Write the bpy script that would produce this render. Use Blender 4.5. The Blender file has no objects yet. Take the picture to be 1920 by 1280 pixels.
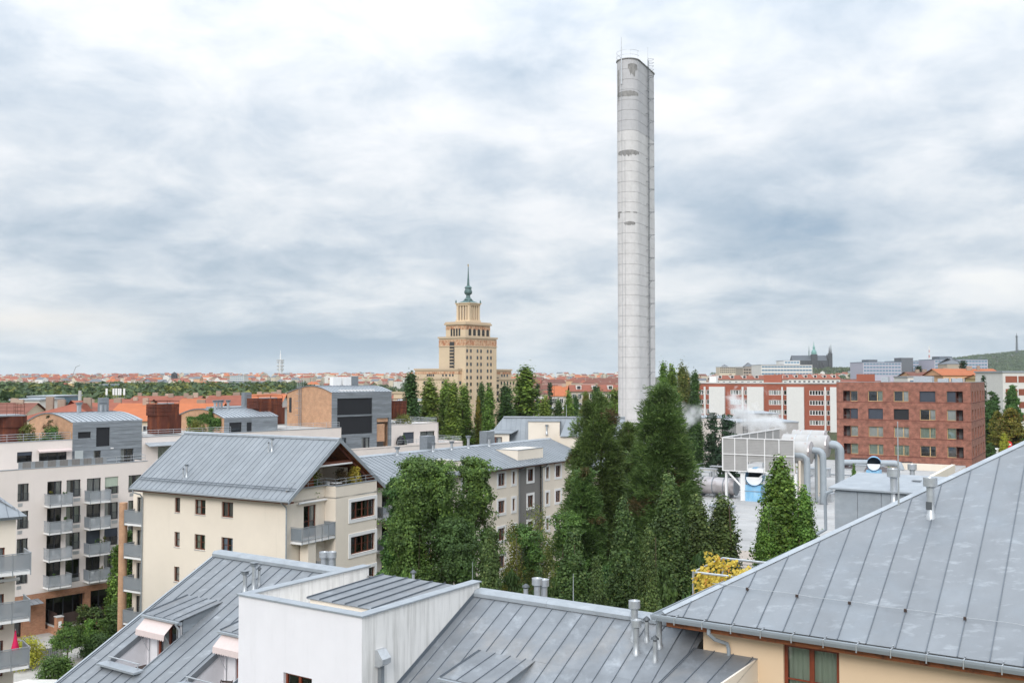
import bpy, bmesh, math, random
import numpy as np
from mathutils import Vector, Matrix

# ------------------------------------------------------------------ camera, sky, sun, exposure
SC = bpy.context.scene
F, CX, CY, CZ = 1850.0, 960.0, 640.0, 26.5          # focal length in photo pixels, centre, eye height
TH = math.atan(65 / 1850.0)
cam = bpy.data.cameras.new('camera')
cam.sensor_width = 36.0
cam.lens = 36.0 * F / 1920.0
cam.clip_start = 0.5
cam.clip_end = 30000.0
cam_o = bpy.data.objects.new('camera', cam)
SC.collection.objects.link(cam_o)
cam_o.location = (0, 0, CZ)
cam_o.rotation_euler = (math.pi / 2 + TH, 0, 0)
SC.camera = cam_o

SC.view_settings.view_transform = 'Standard'
SC.view_settings.look = 'None'
SC.view_settings.gamma = 1.0
SC.view_settings.exposure = 0.45
SC.view_settings.use_curve_mapping = False

SUN_EL, SUN_AZ = math.radians(33), math.radians(194)     # azimuth clockwise from +Y: behind the camera, a little left

W = bpy.data.worlds.new('World')
SC.world = W
W.use_nodes = True
def build_sky():
    nt = W.node_tree
    N, L = nt.nodes, nt.links
    N.clear()
    def n(t, **k):
        x = N.new(t)
        for a, b in k.items():
            setattr(x, a, b)
        return x
    def math_(op, a, b=None, c=None):
        x = n('ShaderNodeMath', operation=op)
        for i, v in enumerate((a, b, c)):
            if v is None: continue
            if isinstance(v, (int, float)): x.inputs[i].default_value = v
            else: L.new(v, x.inputs[i])
        return x.outputs[0]
    def ramp(fac, stops):
        x = n('ShaderNodeValToRGB')
        e = x.color_ramp.elements
        while len(e) > 1: e.remove(e[0])
        e[0].position, e[0].color = stops[0][0], (*stops[0][1], 1)
        for p, c in stops[1:]:
            q = e.new(p); q.color = (*c, 1)
        L.new(fac, x.inputs[0])
        return x.outputs[0]
    def mix(fac, a, b, mode='MIX'):
        x = n('ShaderNodeMix', data_type='RGBA', blend_type=mode)
        if isinstance(fac, (int, float)): x.inputs[0].default_value = fac
        else: L.new(fac, x.inputs[0])
        for i, v in ((6, a), (7, b)):
            if isinstance(v, tuple): x.inputs[i].default_value = (*v, 1)
            else: L.new(v, x.inputs[i])
        return x.outputs[2]
    tc = n('ShaderNodeTexCoord')
    sep = n('ShaderNodeSeparateXYZ'); L.new(tc.outputs['Generated'], sep.inputs[0])
    X, Y, Z = sep.outputs
    zc = math_('MAXIMUM', Z, 0.0)
    # clouds lie on a flat layer overhead: perspective compresses them towards the horizon
    den = math_('ADD', zc, 0.27)
    px = math_('DIVIDE', X, den); py = math_('DIVIDE', Y, den)
    def comb(x, y, z=0.0):
        c = n('ShaderNodeCombineXYZ')
        for i, v in enumerate((x, y, z)):
            if isinstance(v, (int, float)): c.inputs[i].default_value = v
            else: L.new(v, c.inputs[i])
        return c.outputs[0]
    P = comb(px, py, 0.0)
    def noise(scale, detail, rough, off, dist=0.0, sx=1.0, sy=1.0):
        m = n('ShaderNodeMapping'); m.inputs['Location'].default_value = off
        m.inputs['Scale'].default_value = (sx, sy, 1)
        L.new(P, m.inputs[0])
        t = n('ShaderNodeTexNoise'); t.inputs['Scale'].default_value = scale
        t.inputs['Detail'].default_value = detail; t.inputs['Roughness'].default_value = rough
        t.inputs['Distortion'].default_value = dist
        L.new(m.outputs[0], t.inputs['Vector'])
        return t.outputs['Fac']
    big = noise(1.5, 4, 0.5, (3.1, 7.7, 0), 0.5, 1.0, 0.9)
    mid = noise(4.4, 12, 0.62, (11.3, 2.2, 0), 0.5, 1.0, 0.9)
    fine = noise(10.0, 10, 0.66, (1.3, 5.2, 0), 0.25)
    f = math_('MULTIPLY_ADD', big, 0.42, math_('MULTIPLY_ADD', mid, 0.42, math_('MULTIPLY', fine, 0.16)))
    # soft banks of cloud where the weather has them: (azimuth, elevation, width, height, gain) in units of tangent
    hx = math_('DIVIDE', X, math_('MAXIMUM', Y, 0.05)); hz = math_('DIVIDE', Z, math_('MAXIMUM', Y, 0.05))
    def bank(cx, cz, wx, wz, g):
        ax = math_('DIVIDE', math_('SUBTRACT', hx, cx), wx); az = math_('DIVIDE', math_('SUBTRACT', hz, cz), wz)
        d = math_('ADD', math_('MULTIPLY', ax, ax), math_('MULTIPLY', az, az))
        return math_('MULTIPLY', math_('POWER', 2.718, math_('MULTIPLY', d, -1.0)), g)
    # billows: puffs of cloud with firmer edges
    pf = noise(2.7, 12, 0.5, (8.2, 4.4, 0), 0.15, 1.0, 1.15)
    sm = n('ShaderNodeMapRange'); sm.interpolation_type = 'SMOOTHSTEP'; sm.inputs[1].default_value = .44; sm.inputs[2].default_value = .62; sm.inputs[3].default_value = -.045; sm.inputs[4].default_value = .075
    L.new(pf, sm.inputs[0])
    tot = math_('ADD', f, sm.outputs[0])
    for b in [(0.30, 0.165, 0.17, 0.065, -0.17), (-0.28, 0.135, 0.22, 0.05, -0.08), (-0.24, 0.030, 0.17, 0.018, -0.34),
              (-0.43, 0.045, 0.10, 0.020, 0.10), (0.05, 0.30, 0.30, 0.10, 0.07), (-0.40, 0.24, 0.28, 0.10, 0.08),
              (0.26, 0.035, 0.25, 0.04, -0.05), (0.02, 0.37, 0.10, 0.035, -0.10), (0.47, 0.10, 0.10, 0.035, 0.09),
              (0.0, 0.19, 0.09, 0.045, -0.06)]:
        tot = math_('ADD', tot, bank(*b))
    cloud = ramp(tot, [(0.22, (0.34, 0.45, 0.58)), (0.34, (0.475, 0.565, 0.665)), (0.44, (0.62, 0.69, 0.77)),
                       (0.53, (0.76, 0.805, 0.855)), (0.63, (0.885, 0.905, 0.935)), (0.74, (0.96, 0.965, 0.965))])
    sky = n('ShaderNodeTexSky', sky_type='NISHITA')
    sky.sun_disc = False; sky.sun_elevation = SUN_EL; sky.sun_rotation = SUN_AZ
    skyc = mix(1.0, sky.outputs[0], (0.1, 0.1, 0.1), 'MULTIPLY')
    col = mix(0.94, skyc, cloud)
    # low sun glow through a break at the far left
    col = mix(bank(-0.49, 0.055, 0.10, 0.014, 0.55), col, (1.0, 0.93, 0.84))
    # an overcast sky is brighter overhead than at the horizon
    up = math_('MULTIPLY_ADD', math_('MULTIPLY', zc, zc), 1.9, 0.72)
    g = n('ShaderNodeVectorMath', operation='SCALE'); L.new(col, g.inputs[0]); L.new(up, g.inputs['Scale'])
    # near the horizon the air greys the clouds
    hor = math_('POWER', math_('SUBTRACT', 1.0, math_('MINIMUM', math_('MULTIPLY', zc, 9.0), 1.0)), 2.0)
    fin = mix(math_('MULTIPLY', hor, 0.38), g.outputs[0], (0.40, 0.475, 0.55))
    bg = n('ShaderNodeBackground'); L.new(fin, bg.inputs[0]); bg.inputs[1].default_value = 1.0
    out = n('ShaderNodeOutputWorld'); L.new(bg.outputs[0], out.inputs[0])
build_sky()
sl = bpy.data.lights.new('sun', 'SUN')
sl.energy = 1.5
sl.angle = math.radians(25)
sl.color = (1.0, 0.965, 0.92)
so = bpy.data.objects.new('sun', sl)
SC.collection.objects.link(so)
sd = Vector((math.sin(SUN_AZ) * math.cos(SUN_EL), math.cos(SUN_AZ) * math.cos(SUN_EL), math.sin(SUN_EL)))
so.rotation_euler = sd.to_track_quat('Z', 'Y').to_euler()
so.location = (0, -20, 80)
SC.cycles.max_bounces = 6
SC.cycles.transparent_max_bounces = 12
SC.cycles.volume_bounces = 2
SC.cycles.use_denoising = True

# ------------------------------------------------------------------ where things stand (surveyed from the viewpoint)
def ray(px, py):
    u, v = px - CX, CY - py
    return (u, F * math.cos(TH) - v * math.sin(TH), F * math.sin(TH) + v * math.cos(TH))
def lvl(px, py, z):
    r = ray(px, py); t = (z - CZ) / r[2]
    return (r[0] * t, r[1] * t, z)
def dep(px, py, Y):
    r = ray(px, py); t = Y / r[1]
    return (r[0] * t, Y, CZ + r[2] * t)

COL = SC.collection
def tag(o, label=None, cat=None, group=None, kind=None):
    if label: o['label'] = label
    if cat: o['category'] = cat
    if group: o['group'] = group
    if kind: o['kind'] = kind
    return o
class B:
    """a thing: an Empty at its base whose axes follow the building; parts are children in its own coordinates"""
    def __init__(s, name, label, cat, x, y, phi=0.0, z=0.0, group=None):
        s.e = bpy.data.objects.new(name, None); COL.objects.link(s.e)
        s.e.location = (x, y, z); s.e.rotation_euler = (0, 0, phi)
        s.e.empty_display_size = 1
        s.o = (x, y, z); s.c, s.s = math.cos(phi), math.sin(phi)
        tag(s.e, label, cat, group)
    def loc(s, x, y, z):
        dx, dy = x - s.o[0], y - s.o[1]
        return (dx * s.c + dy * s.s, -dx * s.s + dy * s.c, z - s.o[2])
    def w(s, a, b, z):
        return (s.o[0] + a * s.c - b * s.s, s.o[1] + a * s.s + b * s.c, z + s.o[2])
    def _r(s, px, py):
        r = ray(px, py)
        return s.loc(0, 0, CZ), (r[0] * s.c + r[1] * s.s, -r[0] * s.s + r[1] * s.c, r[2])
    def on(s, ax, c, px, py):
        o, rr = s._r(px, py); k = 'xyz'.index(ax); t = (c - o[k]) / rr[k]
        return tuple(o[i] + t * rr[i] for i in range(3))
    def onp(s, n, d, px, py):
        o, rr = s._r(px, py)
        t = (d - sum(a * b for a, b in zip(n, o))) / sum(a * b for a, b in zip(n, rr))
        return tuple(o[i] + t * rr[i] for i in range(3))

class MB:
    def __init__(s): s.v = []; s.f = []; s.m = []; s.cur = 0
    def poly(s, pts):
        b = len(s.v); s.v.extend([tuple(p) for p in pts]); s.f.append(tuple(range(b, b + len(pts)))); s.m.append(s.cur)
        return s
    def box(s, x0, x1, y0, y1, z0, z1):
        if x0 > x1: x0, x1 = x1, x0
        if y0 > y1: y0, y1 = y1, y0
        if z0 > z1: z0, z1 = z1, z0
        b = len(s.v)
        s.v.extend([(x0, y0, z0), (x1, y0, z0), (x1, y1, z0), (x0, y1, z0), (x0, y0, z1), (x1, y0, z1), (x1, y1, z1), (x0, y1, z1)])
        for q in ((0, 3, 2, 1), (4, 5, 6, 7), (0, 1, 5, 4), (1, 2, 6, 5), (2, 3, 7, 6), (3, 0, 4, 7)):
            s.f.append(tuple(b + i for i in q)); s.m.append(s.cur)
        return s
    def prism(s, pts, d):
        """pts: planar polygon (3-D points); d: extrusion vector"""
        n = len(pts); b = len(s.v)
        s.v.extend([tuple(p) for p in pts]); s.v.extend([(p[0] + d[0], p[1] + d[1], p[2] + d[2]) for p in pts])
        s.f.append(tuple(range(b, b + n))); s.f.append(tuple(b + n + i for i in reversed(range(n)))); s.m += [s.cur] * 2
        for i in range(n):
            j = (i + 1) % n
            s.f.append((b + j, b + i, b + n + i, b + n + j)); s.m.append(s.cur)
        return s
    def tube(s, pts, r, n=8, cap=True):
        pts = [Vector(p) for p in pts]; rs = r if isinstance(r, (list, tuple)) else [r] * len(pts)
        b = len(s.v); up = None
        for i, p in enumerate(pts):
            if i == 0: t = pts[1] - p
            elif i == len(pts) - 1: t = p - pts[i - 1]
            else: t = (pts[i + 1] - p).normalized() + (p - pts[i - 1]).normalized()
            t.normalize()
            if up is None:
                up = Vector((0, 0, 1)) if abs(t.z) < 0.9 else Vector((1, 0, 0))
            a = t.cross(up); a.normalize(); c = a.cross(t); up = c
            for k in range(n):
                q = 2 * math.pi * (k + .5) / n
                s.v.append(tuple(p + a * (math.cos(q) * rs[i]) + c * (math.sin(q) * rs[i])))
        for i in range(len(pts) - 1):
            for k in range(n):
                j = (k + 1) % n
                s.f.append((b + i * n + k, b + i * n + j, b + (i + 1) * n + j, b + (i + 1) * n + k)); s.m.append(s.cur)
        if cap:
            s.f.append(tuple(b + k for k in reversed(range(n)))); s.f.append(tuple(b + (len(pts) - 1) * n + k for k in range(n))); s.m += [s.cur] * 2
        return s
    def lathe(s, prof, x=0, y=0, n=16, a0=0.0):
        b = len(s.v)
        for r, z in prof:
            for k in range(n):
                q = a0 + 2 * math.pi * k / n
                s.v.append((x + r * math.cos(q), y + r * math.sin(q), z))
        for i in range(len(prof) - 1):
            for k in range(n):
                j = (k + 1) % n
                s.f.append((b + i * n + k, b + i * n + j, b + (i + 1) * n + j, b + (i + 1) * n + k)); s.m.append(s.cur)
        s.f.append(tuple(b + k for k in reversed(range(n)))); s.f.append(tuple(b + (len(prof) - 1) * n + k for k in range(n))); s.m += [s.cur] * 2
        return s
    def mesh(s, name, mats, smooth=False):
        me = bpy.data.meshes.new(name); me.from_pydata(s.v, [], s.f)
        for m in (mats if isinstance(mats, (list, tuple)) else [mats]): me.materials.append(m)
        if len(me.materials) > 1: me.polygons.foreach_set('material_index', s.m)
        if smooth:
            me.polygons.foreach_set('use_smooth', [True] * len(me.polygons))
            try: me.set_sharp_from_angle(angle=math.radians(40))
            except Exception: pass
        me.update()
        return me
def link(name, me, parent=None, loc=None, rotz=0.0, scale=None, label=None):
    o = bpy.data.objects.new(name, me); COL.objects.link(o)
    if parent is not None: o.parent = parent.e if isinstance(parent, B) else parent
    if loc: o.location = loc
    if rotz: o.rotation_euler = (0, 0, rotz)
    if scale: o.scale = scale
    if label: o['label'] = label
    return o
def put(name, mb, mats, parent=None, smooth=False, **k):
    return link(name, mb.mesh(name, mats, smooth), parent, **k)

# ------------------------------------------------------------------ materials
def hexc(h):
    h = h.lstrip('#'); c = [int(h[i:i + 2], 16) / 255 for i in (0, 2, 4)]
    return tuple(x / 12.92 if x < .04045 else ((x + .055) / 1.055) ** 2.4 for x in c)
def mat(name, col, rough=.7, metal=0.0, var=0.12, scale=1.5, bump=0.0, bscale=20, stretch=(1, 1, 1), objvar=0.0, spec=0.4,
        streak=None, col2=None, blotch=None):
    m = bpy.data.materials.new(name); m.use_nodes = True
    nt = m.node_tree; N, L = nt.nodes, nt.links
    p = N['Principled BSDF']; p.inputs['Roughness'].default_value = rough; p.inputs['Metallic'].default_value = metal
    p.inputs['Specular IOR Level'].default_value = spec
    g = N.new('ShaderNodeNewGeometry')
    mp = N.new('ShaderNodeMapping'); mp.inputs['Scale'].default_value = stretch; L.new(g.outputs['Position'], mp.inputs[0])
    t = N.new('ShaderNodeTexNoise'); t.inputs['Scale'].default_value = scale; t.inputs['Detail'].default_value = 7
    t.inputs['Roughness'].default_value = .62; L.new(mp.outputs[0], t.inputs['Vector'])
    r = N.new('ShaderNodeMapRange'); r.inputs[1].default_value = .3; r.inputs[2].default_value = .7
    r.inputs[3].default_value = 1 - var; r.inputs[4].default_value = 1 + var; L.new(t.outputs['Fac'], r.inputs[0])
    fac = r.outputs[0]
    if objvar:
        oi = N.new('ShaderNodeObjectInfo'); q = N.new('ShaderNodeMath'); q.operation = 'MULTIPLY_ADD'
        L.new(oi.outputs['Random'], q.inputs[0]); q.inputs[1].default_value = 2 * objvar; q.inputs[2].default_value = 1 - objvar
        q2 = N.new('ShaderNodeMath'); q2.operation = 'MULTIPLY'; L.new(fac, q2.inputs[0]); L.new(q.outputs[0], q2.inputs[1]); fac = q2.outputs[0]
    base = N.new('ShaderNodeRGB'); base.outputs[0].default_value = (*col, 1); bc = base.outputs[0]
    def mixin(bc, col_, sc_, str_, lo, hi, amt, detail=6):
        mp2 = N.new('ShaderNodeMapping'); mp2.inputs['Scale'].default_value = str_; mp2.inputs['Location'].default_value = (7.3, 1.9, 4.4)
        L.new(g.outputs['Position'], mp2.inputs[0])
        t2 = N.new('ShaderNodeTexNoise'); t2.inputs['Scale'].default_value = sc_; t2.inputs['Detail'].default_value = detail
        t2.inputs['Roughness'].default_value = .65
        L.new(mp2.outputs[0], t2.inputs['Vector'])
        r2 = N.new('ShaderNodeMapRange'); r2.inputs[1].default_value = lo; r2.inputs[2].default_value = hi; r2.inputs[4].default_value = amt
        L.new(t2.outputs['Fac'], r2.inputs[0])
        mx = N.new('ShaderNodeMix'); mx.data_type = 'RGBA'; L.new(r2.outputs[0], mx.inputs[0]); L.new(bc, mx.inputs[6]); mx.inputs[7].default_value = (*col_, 1)
        return mx.outputs[2]
    if col2: bc = mixin(bc, col2, scale * .6, (1, 1, 1), .42, .62, .8)
    if streak: bc = mixin(bc, *streak)
    if blotch: bc = mixin(bc, *blotch)
    v = N.new('ShaderNodeVectorMath'); v.operation = 'SCALE'; L.new(bc, v.inputs[0]); L.new(fac, v.inputs['Scale'])
    L.new(v.outputs[0], p.inputs['Base Color'])
    if bump:
        tb = N.new('ShaderNodeTexNoise'); tb.inputs['Scale'].default_value = bscale; tb.inputs['Detail'].default_value = 4
        L.new(g.outputs['Position'], tb.inputs['Vector'])
        b = N.new('ShaderNodeBump'); b.inputs['Strength'].default_value = bump; b.inputs['Distance'].default_value = .03
        L.new(tb.outputs['Fac'], b.inputs['Height']); L.new(b.outputs[0], p.inputs['Normal'])
    return m
def brick_mat(name, c1, c2, mortar, bw=.25, bh=.08, var=.15):
    m = bpy.data.materials.new(name); m.use_nodes = True
    nt = m.node_tree; N, L = nt.nodes, nt.links; p = N['Principled BSDF']; p.inputs['Roughness'].default_value = .85
    tc = N.new('ShaderNodeTexCoord'); sp = N.new('ShaderNodeSeparateXYZ'); L.new(tc.outputs['Object'], sp.inputs[0])
    a = N.new('ShaderNodeMath'); a.operation = 'ADD'; L.new(sp.outputs[0], a.inputs[0]); L.new(sp.outputs[1], a.inputs[1])
    cb = N.new('ShaderNodeCombineXYZ'); L.new(a.outputs[0], cb.inputs[0]); L.new(sp.outputs[2], cb.inputs[1])
    t = N.new('ShaderNodeTexBrick'); L.new(cb.outputs[0], t.inputs['Vector'])
    t.inputs['Color1'].default_value = (*c1, 1); t.inputs['Color2'].default_value = (*c2, 1); t.inputs['Mortar'].default_value = (*mortar, 1)
    t.inputs['Scale'].default_value = 1; t.inputs['Brick Width'].default_value = bw; t.inputs['Row Height'].default_value = bh
    t.inputs['Mortar Size'].default_value = .012
    nz = N.new('ShaderNodeTexNoise'); nz.inputs['Scale'].default_value = 1.3; nz.inputs['Detail'].default_value = 8; L.new(cb.outputs[0], nz.inputs['Vector'])
    r = N.new('ShaderNodeMapRange'); r.inputs[1].default_value = .3; r.inputs[2].default_value = .7; r.inputs[3].default_value = 1 - var; r.inputs[4].default_value = 1 + var
    L.new(nz.outputs['Fac'], r.inputs[0])
    v = N.new('ShaderNodeVectorMath'); v.operation = 'SCALE'; L.new(t.outputs['Color'], v.inputs[0]); L.new(r.outputs[0], v.inputs['Scale'])
    L.new(v.outputs[0], p.inputs['Base Color'])
    b = N.new('ShaderNodeBump'); b.inputs['Strength'].default_value = .4; b.inputs['Distance'].default_value = .01
    L.new(t.outputs['Fac'], b.inputs['Height']); b.invert = True; L.new(b.outputs[0], p.inputs['Normal'])
    return m
def glass_mat(name, tint=.82, refl=.07):
    m = bpy.data.materials.new(name); m.use_nodes = True
    nt = m.node_tree; N, L = nt.nodes, nt.links; N.remove(N['Principled BSDF'])
    tr = N.new('ShaderNodeBsdfTransparent'); tr.inputs[0].default_value = (tint, tint * 1.02, tint, 1)
    gl = N.new('ShaderNodeBsdfGlossy'); gl.inputs['Roughness'].default_value = .03; gl.inputs[0].default_value = (.9, .95, 1, 1)
    fr = N.new('ShaderNodeLayerWeight'); fr.inputs[0].default_value = .35
    mr = N.new('ShaderNodeMapRange'); mr.inputs[3].default_value = refl; mr.inputs[4].default_value = .9; L.new(fr.outputs['Fresnel'], mr.inputs[0])
    mx = N.new('ShaderNodeMixShader'); L.new(mr.outputs[0], mx.inputs[0]); L.new(tr.outputs[0], mx.inputs[1]); L.new(gl.outputs[0], mx.inputs[2])
    L.new(mx.outputs[0], N['Material Output'].inputs[0])
    return m
def leaf_mat(name, c1, c2, c3=None, trans=.28):
    m = bpy.data.materials.new(name); m.use_nodes = True
    nt = m.node_tree; N, L = nt.nodes, nt.links; p = N['Principled BSDF']
    p.inputs['Roughness'].default_value = .6; p.inputs['Specular IOR Level'].default_value = .3
    g = N.new('ShaderNodeNewGeometry')
    rp = N.new('ShaderNodeValToRGB'); e = rp.color_ramp.elements
    e[0].color = (*c1, 1); e[1].color = (*c2, 1)
    if c3: q = e.new(.93); q.color = (*c2, 1); e[2].color = (*c3, 1)
    L.new(g.outputs['Random Per Island'], rp.inputs[0])
    oi = N.new('ShaderNodeObjectInfo')
    nz = N.new('ShaderNodeTexNoise'); nz.inputs['Scale'].default_value = .55; nz.inputs['Detail'].default_value = 3; L.new(g.outputs['Position'], nz.inputs['Vector'])
    r = N.new('ShaderNodeMapRange'); r.inputs[1].default_value = .35; r.inputs[2].default_value = .65; r.inputs[3].default_value = .68; r.inputs[4].default_value = 1.3
    L.new(nz.outputs['Fac'], r.inputs[0])
    v = N.new('ShaderNodeVectorMath'); v.operation = 'SCALE'; L.new(rp.outputs[0], v.inputs[0]); L.new(r.outputs[0], v.inputs['Scale'])
    hs = N.new('ShaderNodeHueSaturation'); L.new(v.outputs[0], hs.inputs['Color'])
    h = N.new('ShaderNodeMath'); h.operation = 'MULTIPLY_ADD'; L.new(oi.outputs['Random'], h.inputs[0]); h.inputs[1].default_value = .035; h.inputs[2].default_value = .4825; L.new(h.outputs[0], hs.inputs['Hue'])
    L.new(hs.outputs[0], p.inputs['Base Color'])
    tl = N.new('ShaderNodeBsdfTranslucent'); L.new(hs.outputs[0], tl.inputs[0])
    mx = N.new('ShaderNodeMixShader'); mx.inputs[0].default_value = trans; L.new(p.outputs[0], mx.inputs[1]); L.new(tl.outputs[0], mx.inputs[2])
    L.new(mx.outputs[0], N['Material Output'].inputs[0])
    return m

ZW = (.38, .405, .43)
M = {}
M['zinc'] = mat('zinc', (.205, .219, .235), .45, .25, .10, .9, .22, 2.2, (1, 1, 1), .06, .5, streak=(ZW, 1.2, (.8, 2.2, 5), .55, .72, .55, 8), blotch=((.22, .25, .28), .5, (1, 1, 1), .5, .7, .5))
M['zinc_old'] = mat('zinc_old', (.195, .209, .226), .48, .25, .16, 1.3, .25, 2.2, (1, 1, 1), .08, .5, streak=((.40, .43, .46), 1.0, (1.5, 1, 2.5), .54, .72, .5), blotch=((.26, .245, .23), .45, (1, 1, 1), .52, .7, .6))
M['zinc_grey'] = mat('zinc_grey', (.225, .245, .265), .5, .2, .07, .6, .02, 6, objvar=.035, streak=((.30, .32, .34), .7, (1, 1, 1), .5, .7, .5))
M['zinc_rib'] = mat('zinc_rib', (.13, .15, .175), .5, .25, .1)
M['zinc_cap'] = mat('zinc_cap', (.33, .36, .39), .42, .25, .10, 2, streak=((.45, .47, .49), 1.5, (1, 1, 3), .5, .7, .5))
M['zinc_clad'] = mat('zinc_clad', (.205, .225, .245), .55, .2, .14, .8, .02, 5, (.6, .6, 4), .12, streak=((.30, .33, .36), .9, (.5, .5, 6), .5, .68, .7))
M['galv'] = mat('galv', (.48, .50, .52), .35, .55, .12, 5)
M['galv_dark'] = mat('galv_dark', (.22, .24, .26), .45, .3, .1, 5)
M['plaster_white'] = mat('plaster_white', (.73, .715, .735), .9, 0, .03, .8, .04, 60, streak=((.55, .54, .54), 1.2, (2.2, 2.2, .3), .55, .78, .22, 8))
M['plaster_side'] = mat('plaster_weathered', (.74, .725, .705), .9, 0, .04, .8, .04, 60, streak=((.40, .39, .37), 1.6, (2.6, 2.6, .18), .46, .70, .7, 9))
M['plaster_cream'] = mat('plaster_cream', (.73, .65, .55), .9, 0, .035, .5, .04, 50, streak=((.55, .50, .42), .9, (2, 2, .12), .58, .8, .4, 8))
M['plaster_peach'] = mat('plaster_peach', (.70, .53, .36), .9, 0, .03, .5, .05, 60)
M['plaster_pale'] = mat('plaster_pale', (.74, .665, .62), .9, 0, .035, .4, .03, 50, streak=((.54, .50, .46), .8, (1.5, 1.5, .10), .58, .8, .4, 8))
M['plaster_grey'] = mat('plaster_grey', (.20, .19, .18), .9, 0, .05)
M['trim_white'] = mat('trim_white', (.75, .74, .73), .7, 0, .04)
M['wood_red'] = mat('wood_red', (.20, .045, .02), .45, 0, .2, 6)
M['wood_brown'] = mat('wood_brown', (.13, .04, .022), .5, 0, .2, 6)
M['wood_board'] = mat('wood_board', (.26, .085, .03), .6, 0, .35, 3, 0, 20, (1, 1, 6), blotch=((.06, .025, .015), 2.2, (1.2, 1.2, 1), .5, .66, .85))
M['wood_dark'] = mat('wood_dark', (.05, .032, .026), .6, 0, .2, 5)
M['frame_dark'] = mat('frame_dark', (.03, .033, .04), .5, 0, .1)
M['shutter_dark'] = mat('shutter_dark', (.013, .014, .018), .6, 0, .1)
M['blind_slate'] = mat('blind_slate', (.045, .055, .075), .6, 0, .08)
M['glass'] = glass_mat('glass')
M['glass_frost'] = mat('glass_frost', (.42, .45, .45), .3, 0, .05)
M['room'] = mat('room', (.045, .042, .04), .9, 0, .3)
M['curtain_white'] = mat('curtain_white', (.62, .63, .62), .9, 0, .1, 3, 0, 20, (4, 4, .2))
M['curtain_green'] = mat('curtain_green', (.40, .46, .38), .9, 0, .1, 3, 0, 20, (4, 4, .2))
M['curtain_blue'] = mat('curtain_blue', (.30, .38, .52), .9, 0, .1, 3, 0, 20, (4, 4, .2))
M['curtain_grey'] = mat('curtain_grey', (.16, .15, .15), .9, 0, .1, 3, 0, 20, (4, 4, .2))
M['steel'] = mat('steel', (.30, .32, .34), .45, .3, .08)
M['steel_dark'] = mat('steel_dark', (.10, .11, .12), .5, .3, .1)
M['mesh_panel'] = mat('mesh_panel', (.23, .26, .29), .5, .3, .08)
M['concrete'] = mat('concrete', (.46, .45, .43), .9, 0, .1, .8, .1, 30)
M['corten'] = mat('corten', (.085, .022, .012), .85, 0, .35, 1.2, .1, 10, (1, 1, .35), objvar=.15, streak=((.22, .06, .02), .8, (2, 2, .25), .5, .7, .8))
M['brick_orange'] = brick_mat('brick_orange', (.50, .27, .14), (.42, .20, .10), (.50, .36, .26))
M['brick_red'] = brick_mat('brick_red', (.31, .105, .068), (.20, .062, .042), (.27, .16, .12), .25, .075, .32)
M['brick_plinth'] = brick_mat('brick_plinth', (.46, .20, .095), (.33, .13, .06), (.38, .26, .19))
M['asphalt'] = mat('asphalt', (.055, .055, .06), .9, 0, .15, 2, .2, 40)
M['paving'] = mat('paving', (.40, .38, .35), .9, 0, .12, 1.2, .1, 20)
M['soil_grass'] = mat('soil_grass', (.045, .06, .022), .95, 0, .3, .4, .3, 4, col2=(.07, .06, .035))
M['flat_roof'] = mat('flat_roof', (.36, .355, .35), .85, 0, .06, .5, .03, 10, blotch=((.24, .235, .235), .35, (1, 1, 1), .5, .7, .6), streak=((.46, .455, .45), .25, (1, 1, 1), .45, .65, .6))
M['tar'] = mat('tar', (.12, .12, .12), .9)
M['awning'] = mat('awning', (.60, .50, .475), .85, 0, .05, 8)
M['blue_paint'] = mat('blue_paint', (.20, .44, .66), .45, 0, .08, 2, streak=((.40, .60, .74), .8, (1.5, 1.5, .6), .48, .7, .7))
M['pipe_grey'] = mat('pipe_grey', (.30, .335, .365), .5, .1, .06, 1.5)
M['louvre'] = mat('louvre', (.37, .36, .35), .6, .1, .06, 1)
M['tank_white'] = mat('tank_white', (.42, .41, .40), .5, .1, .08, 1, blotch=((.30, .10, .04), 1.1, (1, 1, 1), .60, .68, .9))
M['silver_pipe'] = mat('silver_pipe', (.46, .43, .43), .35, .5, .12, 1, streak=((.22, .17, .16), .9, (1, 1, 1), .5, .7, .7))
M['panel_solar'] = mat('panel_solar', (.05, .035, .035), .3, 0, .2, 1)
M['bark'] = mat('bark', (.09, .065, .045), .95, 0, .3, 6, .4, 20)
M['bark_grey'] = mat('bark_grey', (.16, .14, .12), .95, 0, .3, 6, .4, 20)
# ------------------------------------------------------------------ building components
def mesh_mat(name, col, alpha):
    m = bpy.data.materials.new(name); m.use_nodes = True
    nt = m.node_tree; N, L = nt.nodes, nt.links; p = N['Principled BSDF']
    p.inputs['Base Color'].default_value = (*col, 1); p.inputs['Roughness'].default_value = .5
    tr = N.new('ShaderNodeBsdfTransparent'); mx = N.new('ShaderNodeMixShader'); mx.inputs[0].default_value = 1 - alpha
    L.new(p.outputs[0], mx.inputs[1]); L.new(tr.outputs[0], mx.inputs[2]); L.new(mx.outputs[0], N['Material Output'].inputs[0])
    return m
M['perf'] = mesh_mat('perforated_metal', (.27, .29, .31), .72)
M['perf_light'] = mesh_mat('perforated_light', (.40, .43, .46), .5)

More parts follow.
